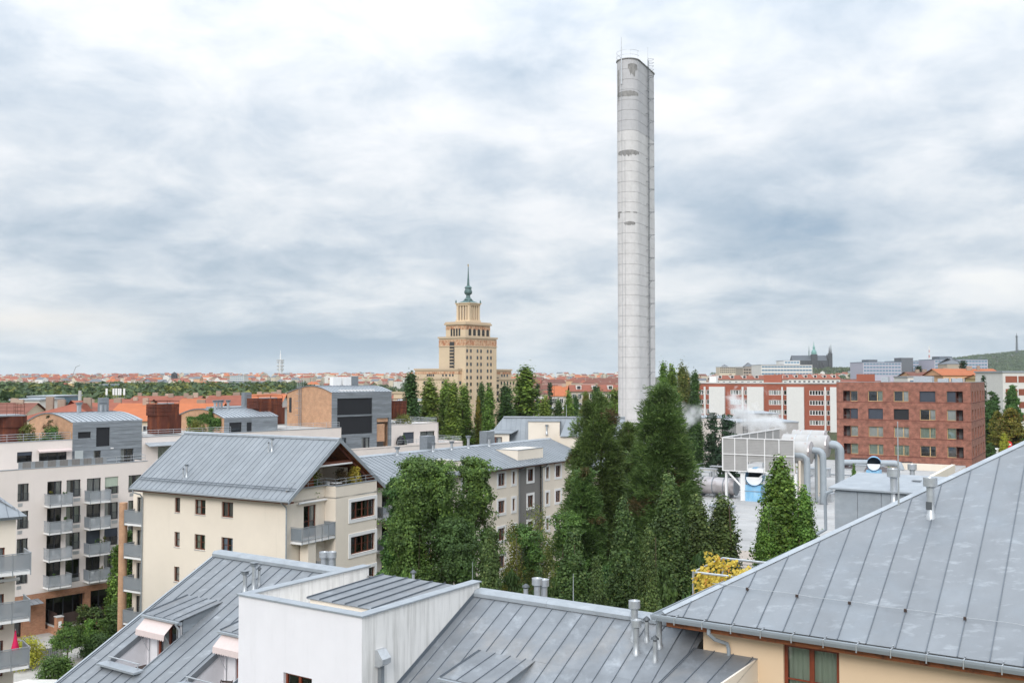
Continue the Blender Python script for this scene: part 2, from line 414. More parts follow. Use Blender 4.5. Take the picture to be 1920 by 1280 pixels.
class Face:
    """a wall plane of a building: x along it, y into the wall, z up"""
    def __init__(s, b, ox=0.0, oy=0.0, rot=0.0):
        s.b, s.ox, s.oy, s.r = b, ox, oy, rot; s.c, s.s = math.cos(rot), math.sin(rot)
        s.holes = []
    def on(s, px, py, y=0.0):
        """photo direction -> (x, z) on the plane y of this face"""
        n = (-s.s, s.c, 0.0); d = n[0] * s.ox + n[1] * s.oy + y
        p = s.b.onp(n, d, px, py)
        dx, dy = p[0] - s.ox, p[1] - s.oy
        return dx * s.c + dy * s.s, p[2]
    def put(s, name, mb, mats, smooth=False, parent=None, label=None):
        o = put(name, mb, mats, None, smooth)
        if parent is None:
            o.parent = s.b.e; o.location = (s.ox, s.oy, 0); o.rotation_euler = (0, 0, s.r)
        else: o.parent = parent
        if label: o['label'] = label
        return o
    def link(s, name, me, x, y, z):
        o = link(name, me, s.b)
        o.location = (s.ox + x * s.c - y * s.s, s.oy + x * s.s + y * s.c, z); o.rotation_euler = (0, 0, s.r)
        return o
    def wall(s, x0, x1, z0, z1, m, depth=.22, name='wall', y=0.0, holes=None, back=True):
        holes = [h for h in (s.holes if holes is None else holes) if h[1] > x0 and h[0] < x1 and h[3] > z0 and h[2] < z1]
        xs = sorted({x0, x1, *[min(max(h[i], x0), x1) for h in holes for i in (0, 1)]})
        zs = sorted({z0, z1, *[min(max(h[i], z0), z1) for h in holes for i in (2, 3)]})
        mb = MB()
        for i in range(len(xs) - 1):
            run = None
            for j in range(len(zs) - 1):
                cx, cz = (xs[i] + xs[i + 1]) / 2, (zs[j] + zs[j + 1]) / 2
                inside = any(h[0] < cx < h[1] and h[2] < cz < h[3] for h in holes)
                if inside:
                    if run is not None: mb.poly([(xs[i], y, run), (xs[i + 1], y, run), (xs[i + 1], y, zs[j]), (xs[i], y, zs[j])]); run = None
                elif run is None: run = zs[j]
            if run is not None: mb.poly([(xs[i], y, run), (xs[i + 1], y, run), (xs[i + 1], y, z1), (xs[i], y, z1)])
        for a, b, c, d in holes:
            Y = y + depth
            mb.poly([(a, y, c), (a, Y, c), (b, Y, c), (b, y, c)]); mb.poly([(a, y, d), (b, y, d), (b, Y, d), (a, Y, d)])
            mb.poly([(a, y, c), (a, y, d), (a, Y, d), (a, Y, c)]); mb.poly([(b, y, c), (b, Y, c), (b, Y, d), (b, y, d)])
        return s.put(name, mb, m)

_wc = {}
def rnd(v, q=.05): return round(v / q) * q
def window(face, x0, x1, z0, z1, frame='wood_brown', nx=2, ny=1, fw=.07, mid=None, curtain=None, cside=None, sill=True, surround=None,
           blind=None, y=.12, shade=None, room=True, name='window', bar=.04, hole=True, box=None, label=None):
    """a window unit in its opening; curtain: material key; blind: (fraction, key)"""
    w, h = max(rnd(x1 - x0), .2), max(rnd(z1 - z0), .2)
    xc, zc = (x0 + x1) / 2, (z0 + z1) / 2
    x0, x1, z0, z1 = xc - w / 2, xc + w / 2, zc - h / 2, zc + h / 2
    if hole: face.holes.append((x0, x1, z0, z1))
    key = (w, h, frame, nx, ny, fw, mid, bar)
    if key not in _wc:
        mb = MB(); t = .06
        mb.box(0, fw, 0, t, 0, h).box(w - fw, w, 0, t, 0, h).box(fw, w - fw, 0, t, 0, fw).box(fw, w - fw, 0, t, h - fw, h)
        for i in range(1, nx):
            c = w * i / nx if mid is None else w * mid
            mb.box(c - fw * .7, c + fw * .7, -.005, t - .005, fw, h - fw)
        for j in range(1, ny):
            c = h * j / ny
            mb.box(fw, w - fw, .01, t - .015, c - bar / 2, c + bar / 2)
        _wc[key] = mb.mesh(name, M[frame])
    o = face.link(name, _wc[key], x0, y, z0)
    if label: o['label'] = label
    kp = ('pane', w, h)
    if kp not in _wc: _wc[kp] = MB().poly([(fw, .035, fw), (w - fw, .035, fw), (w - fw, .035, h - fw), (fw, .035, h - fw)]).mesh('pane', M['glass'])
    link('pane', _wc[kp], o)
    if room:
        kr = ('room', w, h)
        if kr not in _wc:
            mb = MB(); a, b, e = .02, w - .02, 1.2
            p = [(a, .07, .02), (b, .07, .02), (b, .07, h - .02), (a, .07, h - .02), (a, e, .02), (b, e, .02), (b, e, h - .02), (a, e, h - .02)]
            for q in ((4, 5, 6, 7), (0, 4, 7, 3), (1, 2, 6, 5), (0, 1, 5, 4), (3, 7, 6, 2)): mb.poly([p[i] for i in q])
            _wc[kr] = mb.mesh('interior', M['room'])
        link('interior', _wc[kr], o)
    if curtain:
        for side in ({'both': (0, 1), 'left': (0,), 'right': (1,), 'full': (2,)}[cside or 'both']):
            kc = ('cur', w, h, curtain, side)
            if kc not in _wc:
                mb = MB(); a, b = ((fw, w * .34), (w * .66, w - fw), (fw, w - fw))[side]
                n = max(6, int((b - a) / .07)); b0 = len(mb.v)
                pts = [(a + (b - a) * i / n, .16 + .03 * (i % 2) + .012 * math.sin(i * 1.7)) for i in range(n + 1)]
                for (p0, q0), (p1, q1) in zip(pts, pts[1:]): mb.poly([(p0, q0, .03), (p1, q1, .03), (p1, q1, h - .03), (p0, q0, h - .03)])
                _wc[kc] = mb.mesh('curtain', M[curtain])
            link('curtain', _wc[kc], o)
    if blind:
        fr, mk = blind; kb = ('blind', w, h, fr, mk)
        if kb not in _wc:
            mb = MB(); n = max(3, int(h * fr / .09)); a, b = fw * .4, w - fw * .4
            for i in range(n):
                zt = h - .02 - i * (h - .04) * fr / n; zb = zt - (h - .04) * fr / n
                mb.poly([(a, -.02, zb), (b, -.02, zb), (b, -.032, (zt + zb) / 2), (a, -.032, (zt + zb) / 2)])
                mb.poly([(a, -.032, (zt + zb) / 2), (b, -.032, (zt + zb) / 2), (b, -.02, zt), (a, -.02, zt)])
            _wc[kb] = mb.mesh('blind', M[mk])
        link('blind', _wc[kb], o)
    if sill:
        ks = ('sill', w)
        if ks not in _wc: _wc[ks] = MB().prism([(-.04, -.17, -.035), (-.04, .0, -.01), (-.04, .0, -.035), (-.04, -.17, -.055)], (w + .08, 0, 0)).mesh('sill', M['zinc_cap'])
        link('sill', _wc[ks], o)
    if surround:
        sw, sk = surround; kk = ('sur', w, h, sw, sk, y)
        if kk not in _wc:
            a, c = -y - .05, -y + .05
            _wc[kk] = MB().box(-sw, 0, a, c, -sw, h + sw).box(w, w + sw, a, c, -sw, h + sw).box(0, w, a, c, h, h + sw).box(0, w, a, c, -sw, -.001).mesh('surround', M[sk])
        link('surround', _wc[kk], o)
    return o

def clip(poly, a, b, c):
    """keep a*p + b*q <= c"""
    out = []
    for i in range(len(poly)):
        P, Q = poly[i], poly[(i + 1) % len(poly)]
        dp, dq = a * P[0] + b * P[1] - c, a * Q[0] + b * Q[1] - c
        if dp <= 1e-9: out.append(P)
        if (dp < -1e-9 and dq > 1e-9) or (dp > 1e-9 and dq < -1e-9):
            t = dp / (dp - dq); out.append((P[0] + t * (Q[0] - P[0]), P[1] + t * (Q[1] - P[1])))
    return out
def seam_roof(parent, o, e, s, polys, pitch=.62, p0=0.0, m='zinc', rib='zinc_rib', name='roof_panel', rh=.03, rw=.018, th=.03, rng=None, jit=.006):
    """standing-seam sheets: o origin, e along the eave, s up the slope (3-D unit vectors); each sheet is a part"""
    o, e, s = Vector(o), Vector(e).normalized(), Vector(s).normalized()
    n = e.cross(s); n.normalize()
    if n.z < 0: n = -n
    lo = min(p[0] for P in polys for p in P); hi = max(p[0] for P in polys for p in P)
    rng = rng or random.Random(int(abs(o.x * 13 + o.y * 7)) + 1)
    k = math.floor((lo - p0) / pitch); res = []
    while p0 + k * pitch < hi - 1e-6:
        a, b = p0 + k * pitch, p0 + (k + 1) * pitch; k += 1
        for P in polys:
            q = clip(clip(P, 1, 0, b), -1, 0, -a)
            if len(q) < 3: continue
            ar = sum(q[i][0] * q[(i + 1) % len(q)][1] - q[(i + 1) % len(q)][0] * q[i][1] for i in range(len(q))) / 2
            if abs(ar) < .01: continue
            if ar < 0: q = q[::-1]
            j = rng.uniform(0, jit)
            base = o + e * q[0][0] + s * q[0][1]
            def W3(pp, h): return o + e * pp[0] + s * pp[1] + n * h - base
            mb = MB(); flip = (e.cross(s)).z < 0
            top = [W3(t, j) for t in q]
            mb.prism([tuple(v) for v in (top if not flip else top[::-1])], tuple(-n * th))
            # raised seam along the left edge of the sheet
            qs = [t[1] for t in q if abs(t[0] - max(a, lo)) < 1e-4]
            if len(qs) >= 2 and max(qs) - min(qs) > .05:
                x = max(a, lo); mb.cur = 1
                mb.prism([tuple(W3((x - rw / 2, min(qs)), 0)), tuple(W3((x + rw / 2, min(qs)), 0)), tuple(W3((x + rw / 2, max(qs)), 0)), tuple(W3((x - rw / 2, max(qs)), 0))], tuple(n * (rh + j)))
            ob = put(name, mb, [M[m], M[rib]], parent); ob.location = base; res.append(ob)
    return res

def flue(parent, x, y, z, h=1.0, r=.11, cap=.19, style='drum', name='flue_pipe', ground=0.0):
    """a metal vent pipe with its cowl, standing on a roof"""
    mb = MB(); mb.lathe([(r * 1.5, -.25), (r * 1.35, .05), (r * 1.02, .1), (r, h * .45), (r * 1.05, h * .45), (r * 1.05, h * .52), (r, h * .52), (r, h)], n=14)
    o = put(name, mb, M['galv'], parent, True); o.location = (x, y, z)
    c = MB()
    if style == 'drum': c.lathe([(r, h - .04), (cap, h), (cap, h + cap * 1.25), (cap * .9, h + cap * 1.25), (cap * .85, h + cap * 1.05)], n=16); k = 'galv'
    elif style == 'hat': c.lathe([(r * .8, h - .02), (r * .8, h + .06), (cap, h + .06), (cap * .9, h + .1), (r * .3, h + .18)], n=14); k = 'steel_dark'
    else: c.box(-cap * .7, cap * .7, -cap * .7, cap * .7, h - .02, h + cap * .8).box(-cap, cap, -cap, cap, h + cap * .8, h + cap * .95); k = 'galv_dark'
    link('cowl', c.mesh('cowl', M[k], True), o)
    return o
def lrod(parent, x, y, z, h, r=.015, k='galv', name='lightning_rod'):
    mb = MB().tube([(0, 0, -.1), (0, 0, h)], [r * 1.4, r * .7], 6); o = put(name, mb, M[k], parent); o.location = (x, y, z); return o

_bc = {}
def balcony(face, x0, x1, z, d=1.2, h=1.05, infill='perf', slab='trim_white', side='mesh_panel', n=None, y0=0.0, label=None):
    w = rnd(x1 - x0, .1); n = n or max(2, int(round(w / .95)))
    key = (w, d, h, infill, slab, side, n)
    if key not in _bc:
        s_ = MB().box(0, w, -d, .0, -.16, 0).mesh('balcony', M[slab])
        r_ = MB()
        for i in range(n + 1):
            x = .03 + (w - .06) * i / n; r_.box(x - .025, x + .025, -d - .03, -d + .03, -.22, h)
        r_.box(0, w, -d - .035, -d + .035, h, h + .05); r_.box(0, w, -d - .02, -d + .02, .08, .12)
        for x in (.03, w - .03): r_.box(x - .03, x + .03, -d, 0, h, h + .05); r_.box(x - .02, x + .02, -d, 0, .08, .12)
        r_ = r_.mesh('railing', M['steel'])
        p_ = MB().box(.06, (w - .06) / n, -d - .006, -d + .006, .14, h - .03).mesh('balcony_panel', M[infill])
        q_ = MB().box(.024, .036, -d + .04, -.02, .14, h - .03).mesh('balcony_panel', M[side])
        _bc[key] = (s_, r_, p_, q_)
    s_, r_, p_, q_ = _bc[key]
    o = face.link('balcony', s_, x0, y0, z)
    if label: o['label'] = label
    link('railing', r_, o)
    for i in range(n): link('balcony_panel', p_, o, loc=((w - .06) * i / n, 0, 0))
    link('balcony_panel', q_, o); link('balcony_panel', q_, o, loc=(w - .06, 0, 0))
    return o
def rail(face, pts, h=.9, rows=2, post=1.6, k='galv', name='railing', r=.022):
    """a tube railing along a polyline in face coordinates"""
    mb = MB()
    for a, b in zip(pts, pts[1:]):
        a, b = Vector(a), Vector(b); L_ = (b - a).length; n = max(1, int(L_ / post))
        for j in range(rows):
            zz = Vector((0, 0, h * (j + 1) / rows)); mb.tube([a + zz, b + zz], r, 6)
        for i in range(n + 1):
            p = a + (b - a) * i / n; mb.tube([p, p + Vector((0, 0, h))], r, 6)
    return face.put(name, mb, M[k])
def gutter_pipe(face, pts, r=.055, k='zinc_cap', name='downpipe', n=8):
    return face.put(name, MB().tube(pts, r, n), M[k], True)

# ------------------------------------------------------------------ plants
LM = {
    'linden': leaf_mat('leaves_linden', (.040, .092, .022), (.125, .225, .05), (.19, .30, .06)),
    'poplar': leaf_mat('leaves_poplar', (.075, .135, .022), (.20, .30, .05), (.28, .33, .06)),
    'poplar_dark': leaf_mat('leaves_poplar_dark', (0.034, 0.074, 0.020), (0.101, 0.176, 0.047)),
    'pine': leaf_mat('needles_pine', (.050, .088, .024), (.145, .215, .058), (.22, .28, .08), .3),
    'spruce': leaf_mat('needles_spruce', (0.019, 0.043, 0.022), (0.047, 0.088, 0.041), None, .1),
    'column': leaf_mat('leaves_column', (0.041, 0.074, 0.022), (0.115, 0.169, 0.047), (0.203, 0.230, 0.068)),
    'hornbeam': leaf_mat('leaves_hornbeam', (0.047, 0.115, 0.019), (0.149, 0.270, 0.047), (0.230, 0.351, 0.068)),
    'brown': leaf_mat('needles_brown', (.075, .055, .025), (.15, .11, .05)),
    'shrub': leaf_mat('leaves_shrub', (0.041, 0.095, 0.019), (0.135, 0.230, 0.047)),
    'yellow': leaf_mat('leaves_yellow', (.42, .34, .04), (.62, .52, .09), (.50, .20, .05)),
    'lime': leaf_mat('leaves_lime', (0.216, 0.270, 0.027), (0.432, 0.432, 0.054)),
    'birch': leaf_mat('leaves_birch', (0.081, 0.121, 0.027), (0.216, 0.230, 0.061), (0.338, 0.230, 0.068)),
    'autumn': leaf_mat('leaves_autumn', (0.081, 0.115, 0.016), (0.257, 0.230, 0.034), (0.378, 0.189, 0.041)),
    'wood_far': leaf_mat('leaves_far', (0.038, 0.068, 0.027), (0.101, 0.142, 0.047), (0.162, 0.162, 0.047)),
    'olive': leaf_mat('leaves_olive', (0.095, 0.115, 0.020), (0.203, 0.203, 0.041)),
}
def leaf_mesh(name, P, S, D, mats, aspect=1.0, rng=None, mi=None, dj=.6, axis=None):
    """P centres, S sizes, D preferred normals; one bent quad per leaf spray"""
    rng = rng or np.random.default_rng(1); n = len(P)
    D = D + rng.normal(0, dj, (n, 3)); D /= np.linalg.norm(D, axis=1)[:, None] + 1e-9
    t = rng.normal(0, 1, (n, 3)); a = np.cross(D, t); a /= np.linalg.norm(a, axis=1)[:, None] + 1e-9
    if axis is not None:
        a = axis + rng.normal(0, .35, (n, 3)); a /= np.linalg.norm(a, axis=1)[:, None] + 1e-9; D = np.cross(a, t); D /= np.linalg.norm(D, axis=1)[:, None] + 1e-9
    b = np.cross(D, a); s = S[:, None] if np.ndim(S) else S
    V = np.empty((n, 4, 3)); V[:, 0] = P - a * s * .5; V[:, 1] = P - b * s * .5 * aspect + D * s * .12; V[:, 2] = P + a * s * .5; V[:, 3] = P + b * s * .5 * aspect + D * s * .12
    me = bpy.data.meshes.new(name); me.vertices.add(4 * n); me.vertices.foreach_set('co', V.reshape(-1).astype(np.float32))
    me.loops.add(4 * n); me.loops.foreach_set('vertex_index', np.arange(4 * n, dtype=np.int32))
    me.polygons.add(n); me.polygons.foreach_set('loop_start', np.arange(0, 4 * n, 4, dtype=np.int32)); me.polygons.foreach_set('loop_total', np.full(n, 4, dtype=np.int32))
    for m in (mats if isinstance(mats, (list, tuple)) else [mats]): me.materials.append(m)
    if mi is not None: me.polygons.foreach_set('material_index', mi.astype(np.int32))
    me.update(calc_edges=True)
    return me
def crown_cloud(seed, H0, H1, prof, nclump, per, spread, size, lump=.25, hollow=.45, flat=1.0, vdir=.35):
    """leaf sprays gathered in clumps through the crown; prof(t) = radius at relative height t"""
    r = np.random.default_rng(seed)
    t = r.random(nclump * 3); w = np.array([prof(x) for x in t]); keep = r.random(len(t)) < (w / w.max()) ** 1.0
    t = t[keep][:nclump]; w = w[keep][:nclump]; m = len(t)
    a = r.random(m) * 2 * np.pi
    lob = 1 + lump * (np.sin(a * 3 + t * 9 + seed) * .6 + np.sin(a * 5 - t * 17 + seed * 2.1) * .4 + r.normal(0, .35, m))
    rad = w * lob * (hollow + (1 - hollow) * np.sqrt(r.random(m)))
    C = np.stack([rad * np.cos(a), rad * np.sin(a), H0 + (H1 - H0) * t], 1)
    P = np.repeat(C, per, 0) + r.normal(0, 1, (m * per, 3)) * np.array([spread, spread, spread * flat])
    ax = np.zeros_like(P); ax[:, 2] = P[:, 2]; D = P - ax; D /= np.linalg.norm(D, axis=1)[:, None] + 1e-6
    cc = P - np.repeat(C, per, 0); D = D * .7 + cc / (spread + 1e-6) * .35; D[:, 2] += vdir
    S = size * r.uniform(.6, 1.35, len(P))
    return P, S, D, C, r
def lobe_crown(seed, H0, H1, prof, nl, ratio, elong, ntot, size, needle=False, out=.72, up=.35, drift=.0, fill=.12):
    """a crown made of separate boughs: each bough is its own uneven mass of leaves, with gaps between"""
    r = np.random.default_rng(seed); L_ = []
    Rm = max(prof(x / 20) for x in range(21)); k = 0
    while len(L_) < nl:
        t = ((k * .618034 + r.random() * .3 / nl) % 1.0); k += 1
        R = prof(t)
        if r.random() > (R / Rm) ** .9 + .12: continue
        a = k * 4.4721 * 1.3 + r.random() * 1.5; rr = R * out * np.sqrt(r.uniform(.35, 1)); lr = max(.12, min(R * .75, Rm * ratio) * r.uniform(.75, 1.25))
        L_.append((rr * np.cos(a), rr * np.sin(a), H0 + (H1 - H0) * t, lr, lr * elong * r.uniform(.8, 1.25)))
    top = max(L_, key=lambda q: q[2]); L_.append((0, 0, H1 - top[4] * .6, max(prof(.93) * 1.2, .15), top[4] * .7))
    L_ = np.array(L_); w = L_[:, 3] * L_[:, 4]; idx = r.choice(len(L_), ntot, p=w / w.sum()); Q = L_[idx]
    v = r.normal(0, 1, (ntot, 3)); v /= np.linalg.norm(v, axis=1)[:, None]; v[:, 2] = np.where(v[:, 2] < -.6, -v[:, 2], v[:, 2])
    # twig clusters on the bough surface
    wob = 1 + .34 * np.sin(v[:, 0] * 7 + idx * 1.7) * np.sin(v[:, 1] * 8 + idx) + .12 * np.sin(v[:, 2] * 15 + idx * 2.3)
    q = r.uniform(.78, 1.06, ntot) * wob; inner = r.random(ntot) < fill; q[inner] *= r.uniform(.2, .8, inner.sum())
    hq = q * (1 - .22 * np.maximum(v[:, 2], 0) ** 1.5 - .45 * np.maximum(-v[:, 2] + .1, 0)) * (1 + .25 * np.sin(v[:, 2] * 9 + idx)) if not needle else q
    P = np.stack([Q[:, 0] + v[:, 0] * Q[:, 3] * hq, Q[:, 1] + v[:, 1] * Q[:, 3] * hq, Q[:, 2] + v[:, 2] * Q[:, 4] * q], 1)
    P[:, 2] = np.minimum(P[:, 2], H1 + r.normal(0, size * 1.5, ntot))
    D = v * .85; D[:, 2] += up
    ax = (P - np.stack([Q[:, 0] * .6, Q[:, 1] * .6, Q[:, 2] - Q[:, 4] * .5], 1)) if needle else None
    if ax is not None: ax /= np.linalg.norm(ax, axis=1)[:, None] + 1e-6
    return P, size * r.uniform(.6, 1.4, ntot), D, idx, ax, r
def trunk_mb(seed, H, r0, limbs, prof, H0, H1, lean=.02, upswept=.8):
    rr = random.Random(seed); mb = MB(); pts = []
    n = 7
    for i in range(n + 1):
        t = i / n; pts.append((math.sin(t * 3 + seed) * lean * H, math.cos(t * 2.3 + seed) * lean * H - lean * H, H * t))
    mb.tube(pts, [max(r0 * (1 - .92 * i / n), .02) for i in range(n + 1)], 8)
    for k in range(limbs):
        t = .06 + .86 * (k + rr.random()) / limbs; z = H0 + (H1 - H0) * t * .9; a = rr.random() * 6.283
        R = prof(min(t + .08, .98)) * rr.uniform(.6, .95); rise = R * upswept
        x0 = pts[min(n, int(z / H * n))]
        p0 = (x0[0], x0[1], z); p1 = (x0[0] + math.cos(a) * R * .5, x0[1] + math.sin(a) * R * .5, z + rise * .35); p2 = (x0[0] + math.cos(a) * R, x0[1] + math.sin(a) * R, z + rise)
        rb = max(r0 * (1 - z / H) * .45, .02); mb.tube([p0, p1, p2], [rb, rb * .6, rb * .25], 5)
    return mb
_tc = {}
def tree(name, label, cat, x, y, H, prof, H0, leaf, seed=1, nclump=300, per=40, spread=.25, size=.14, group=None, limbs=16, r0=.16,
         lump=.25, hollow=.45, flat=1.0, vdir=.35, scale=1.0, upswept=.8, bark='bark', mix=None, aspect=1.0, rot=0.0, key=None, z=0.0, part='crown', lobes=None):
    e = bpy.data.objects.new(name, None); COL.objects.link(e); e.location = (x, y, z); e.rotation_euler = (0, 0, rot); e.scale = (scale, scale, scale) if np.ndim(scale) == 0 else scale
    tag(e, label, cat, group)
    if key is None or key not in _tc:
        mats = [LM[leaf]]; mi = None; ax = None
        if lobes:
            nl, ratio, elong = lobes[:3]; P, S, D, C, ax, r = lobe_crown(seed, H0, H, prof, nl, ratio, elong, nclump * per, size, aspect < .5, lobes[3] if len(lobes) > 3 else .72)
            if mix: mats.append(LM[mix[0]]); bad = r.random(C.max() + 1) < mix[1]; mi = bad[C].astype(int)
        else: P, S, D, C, r = crown_cloud(seed, H0, H, prof, nclump, per, spread, size, lump, hollow, flat, vdir)
        if mix and not lobes:
            mats.append(LM[mix[0]]); c = np.repeat(r.random(len(C)) < mix[1], per); mi = np.zeros(len(P), int); mi[:] = c[:len(P)]
        cm = leaf_mesh(part, P, S, D, mats, aspect, r, mi, .5 if lobes else .6, ax)
        tm = trunk_mb(seed, H * .97, r0, limbs, prof, H0, H, upswept=upswept).mesh('trunk', M[bark], True)
        if key: _tc[key] = (cm, tm)
    else: cm, tm = _tc[key]
    link('trunk', tm, e); link(part, cm, e)
    return e
def p_poplar(R): return lambda t: R * (min(1, (t + .03) / .22) ** .6) * (1 - t ** 2.2) ** .75 + .05
def p_cone(R, base=.12, tip=.04): return lambda t: R * (min(1, (t + .05) / base) ** .5) * max(1 - t, 0) ** .85 + tip
def p_round(R, k=.42): return lambda t: R * max(0.02, math.sin(math.pi * min(max(t * .92 + .07, 0), 1) ** k * .999)) ** .6
def p_column(R): return lambda t: R * (min(1, (t + .04) / .15) ** .5) * (1 - t ** 3.0) ** .8 + .04
def bush(name, label, x, y, R, H, leaf='shrub', seed=1, group=None, n=None, size=.11, cat='bush', z=0.0, dens=1.0):
    """a plant of stems and leaves; the root mesh is the foliage itself"""
    r = np.random.default_rng(seed); nc = int((n or 60) * dens); per = 26
    a = r.random(nc) * 6.283; q = np.sqrt(r.random(nc)); zz = r.random(nc)
    rad = R * q * (1 - .55 * zz ** 2); C = np.stack([rad * np.cos(a), rad * np.sin(a), H * (.08 + .9 * zz)], 1)
    P = np.repeat(C, per, 0) + r.normal(0, 1, (nc * per, 3)) * R * .13
    P[:, 2] = np.maximum(P[:, 2], .02)
    D = P.copy(); D[:, 2] -= H * .4; D /= np.linalg.norm(D, axis=1)[:, None] + 1e-6; D[:, 2] += .3
    e = bpy.data.objects.new(name, None); COL.objects.link(e); e.location = (x, y, z); tag(e, label, cat, group)
    link('foliage', leaf_mesh('foliage', P, size * r.uniform(.6, 1.3, len(P)), D, LM[leaf], 1, r), e)
    mb = MB(); rr = random.Random(seed)
    for k in range(5):
        A = rr.random() * 6.28; mb.tube([(0, 0, -.05), (math.cos(A) * R * .25, math.sin(A) * R * .25, H * .4), (math.cos(A) * R * .5, math.sin(A) * R * .5, H * .8)], [.03, .02, .008], 5)
    link('stem', mb.mesh('stem', M['bark']), e)
    return e
# ------------------------------------------------------------------ ground
def flat(name, pts, m, z=0.0, label=None, kind='structure'):
    o = put(name, MB().poly([(x, y, z) for x, y in pts]), M[m]); o['kind'] = kind
    if label: o['label'] = label
    return o
def sstep(a, b, x):
    t = min(max((x - a) / (b - a), 0), 1); return t * t * (3 - 2 * t)
def gz(x, y):
    """height of the land: flat town, a rise towards the horizon, castle hill and a wooded hill at the right"""
    h = 18 * sstep(1300, 3200, y) * (1 - .3 * sstep(-400, -1800, x))
    h += 22 * math.exp(-((x - 930) / 330) ** 2 - ((y - 3000) / 500) ** 2)
    h += 134 * math.exp(-((x - 2700) / 1100) ** 2 - ((y - 4100) / 700) ** 2)
    h += 9.5 * sstep(80, 92, x) * sstep(170, 186, y) * (1 - sstep(300, 420, y)) * (1 - sstep(200, 300, x))
    return h
gm = MB(); XS = [-9000, -5000, -3000, -2200, -1600, -1100, -700, -400, -200, -100, 0, 60, 78, 86, 94, 110, 140, 200, 260, 320, 400, 550, 700, 850, 1000, 1150, 1300, 1500, 1700, 1900, 2100, 2300, 2500, 2800, 3200, 4000, 6000, 9000]
YS = [-300, 0, 60, 120, 165, 172, 180, 190, 230, 300, 340, 380, 430, 600, 900, 1300, 1700, 2100, 2400, 2600, 2800, 3000, 3200, 3400, 3600, 3800, 4000, 4200, 4500, 5000, 6000, 8000, 11000]
gm.v = [(x, y, gz(x, y)) for y in YS for x in XS]; nx_ = len(XS)
for j in range(len(YS) - 1):
    for i in range(nx_ - 1): gm.f.append((j * nx_ + i, j * nx_ + i + 1, (j + 1) * nx_ + i + 1, (j + 1) * nx_ + i)); gm.m.append(0)
g_ = put('ground', gm, M['soil_grass'], None, True); g_['kind'] = 'structure'

# ------------------------------------------------------------------ terrace house with the long zinc roof (nearest building)
PHI = -math.atan(F / 2771)
TS = B('terrace_house', 'nearest terrace house with long grey zinc roof, dormers and recessed roof balconies', 'house', -1.284, 37.422, PHI)
ca, sa = .8944, .4472
def Q(x, y): return (x, y / ca)
def rect(x0, x1, y0, y1): return [Q(x0, y0), Q(x1, y0), Q(x1, y1), Q(x0, y1)]
DW = 2.16
D1, D2, D3 = -13.43, -8.71, 1.98
YF, YK, YE = -6.45, -2.6, -4.6
YB = -12.5
left = [rect(-14.67, -5.86, YK, -.02), rect(-14.67, -5.86, YB, YF), rect(-14.67, D1, YF, YK), rect(D1 + DW, D2, YF, YK), rect(D2 + DW, -5.86, YF, YK)]
seam_roof(TS, (0, 0, 18.4), (1, 0, 0), (0, ca, sa), left, .62, -11.43)
right = [rect(0.02, 9.2, YK, -.02), rect(0.02, 9.2, YB, YF), rect(0.02, D3, YF, YK), rect(D3 + DW, 9.2, YF, YK)]
seam_roof(TS, (0, 0, 18.4), (1, 0, 0), (0, ca, sa), right, .62, 0.97, 'zinc_old')
seam_roof(TS, (0, 0, 18.4), (1, 0, 0), (0, -ca, sa), [[(-14.67, -10), (9.4, -10), (9.4, -.02), (-14.67, -.02)]], 1.24, 0, 'zinc')
x = -14.72
for xa, xb in ((-14.72, -11.3), (-11.3, -7.9), (-7.9, -5.87), (0.01, 3.2), (3.2, 6.5), (6.5, 9.41)):
    m = MB(); pr = [(-.30, 18.29), (-.30, 18.42), (-.2, 18.53), (.2, 18.53), (.30, 18.42), (.30, 18.29)]
    m.prism([(xa + .004, a, b) for a, b in pr], (xb - xa - .008, 0, 0)); put('ridge_cap', m, M['zinc_cap'], TS)
# verge flashing, gable end and walls below
m = MB().prism([(-14.78, .02, 18.44), (-14.78, YB, 18.44 + .5 * YB), (-14.78, YB, 18.28 + .5 * YB), (-14.78, .02, 18.28)], (.1, 0, 0)); put('verge_trim', m, M['zinc_cap'], TS)
m = MB().prism([(-14.4, -11.6, 0), (-14.4, -11.6, 12.5), (-14.4, 0, 18.3), (-14.4, 9, 13.8), (-14.4, 9, 0)], (.3, 0, 0)); put('gable_wall', m, M['plaster_white'], TS)
m = MB().box(-14.1, 11.4, -11.6, -11.3, 0, 12.4); put('wall', m, M['plaster_white'], TS)
m = MB().box(-14.1, 9.4, 8.7, 9, 0, 13.8); put('wall', m, M['plaster_white'], TS)
m = MB().prism([(-.06, .3, 18.2), (-.06, YB, 18.36 + .5 * YB), (-.06, YB, 18.52 + .5 * YB), (-.06, .3, 18.6)], (.14, 0, 0))
put('flashing', MB().prism([(.005, -.3, 18.38 - .15), (.005, YB, 18.38 + .5 * YB), (.005, YB, 18.56 + .5 * YB), (.005, -.3, 18.56 - .15)], (.02, 0, 0)), M['zinc_rib'], TS)
put('flashing', MB().prism([(-5.88, -.3, 18.38 - .15), (-5.88, YB, 18.38 + .5 * YB), (-5.88, YB, 18.56 + .5 * YB), (-5.88, -.3, 18.56 - .15)], (.02, 0, 0)), M['zinc_rib'], TS)

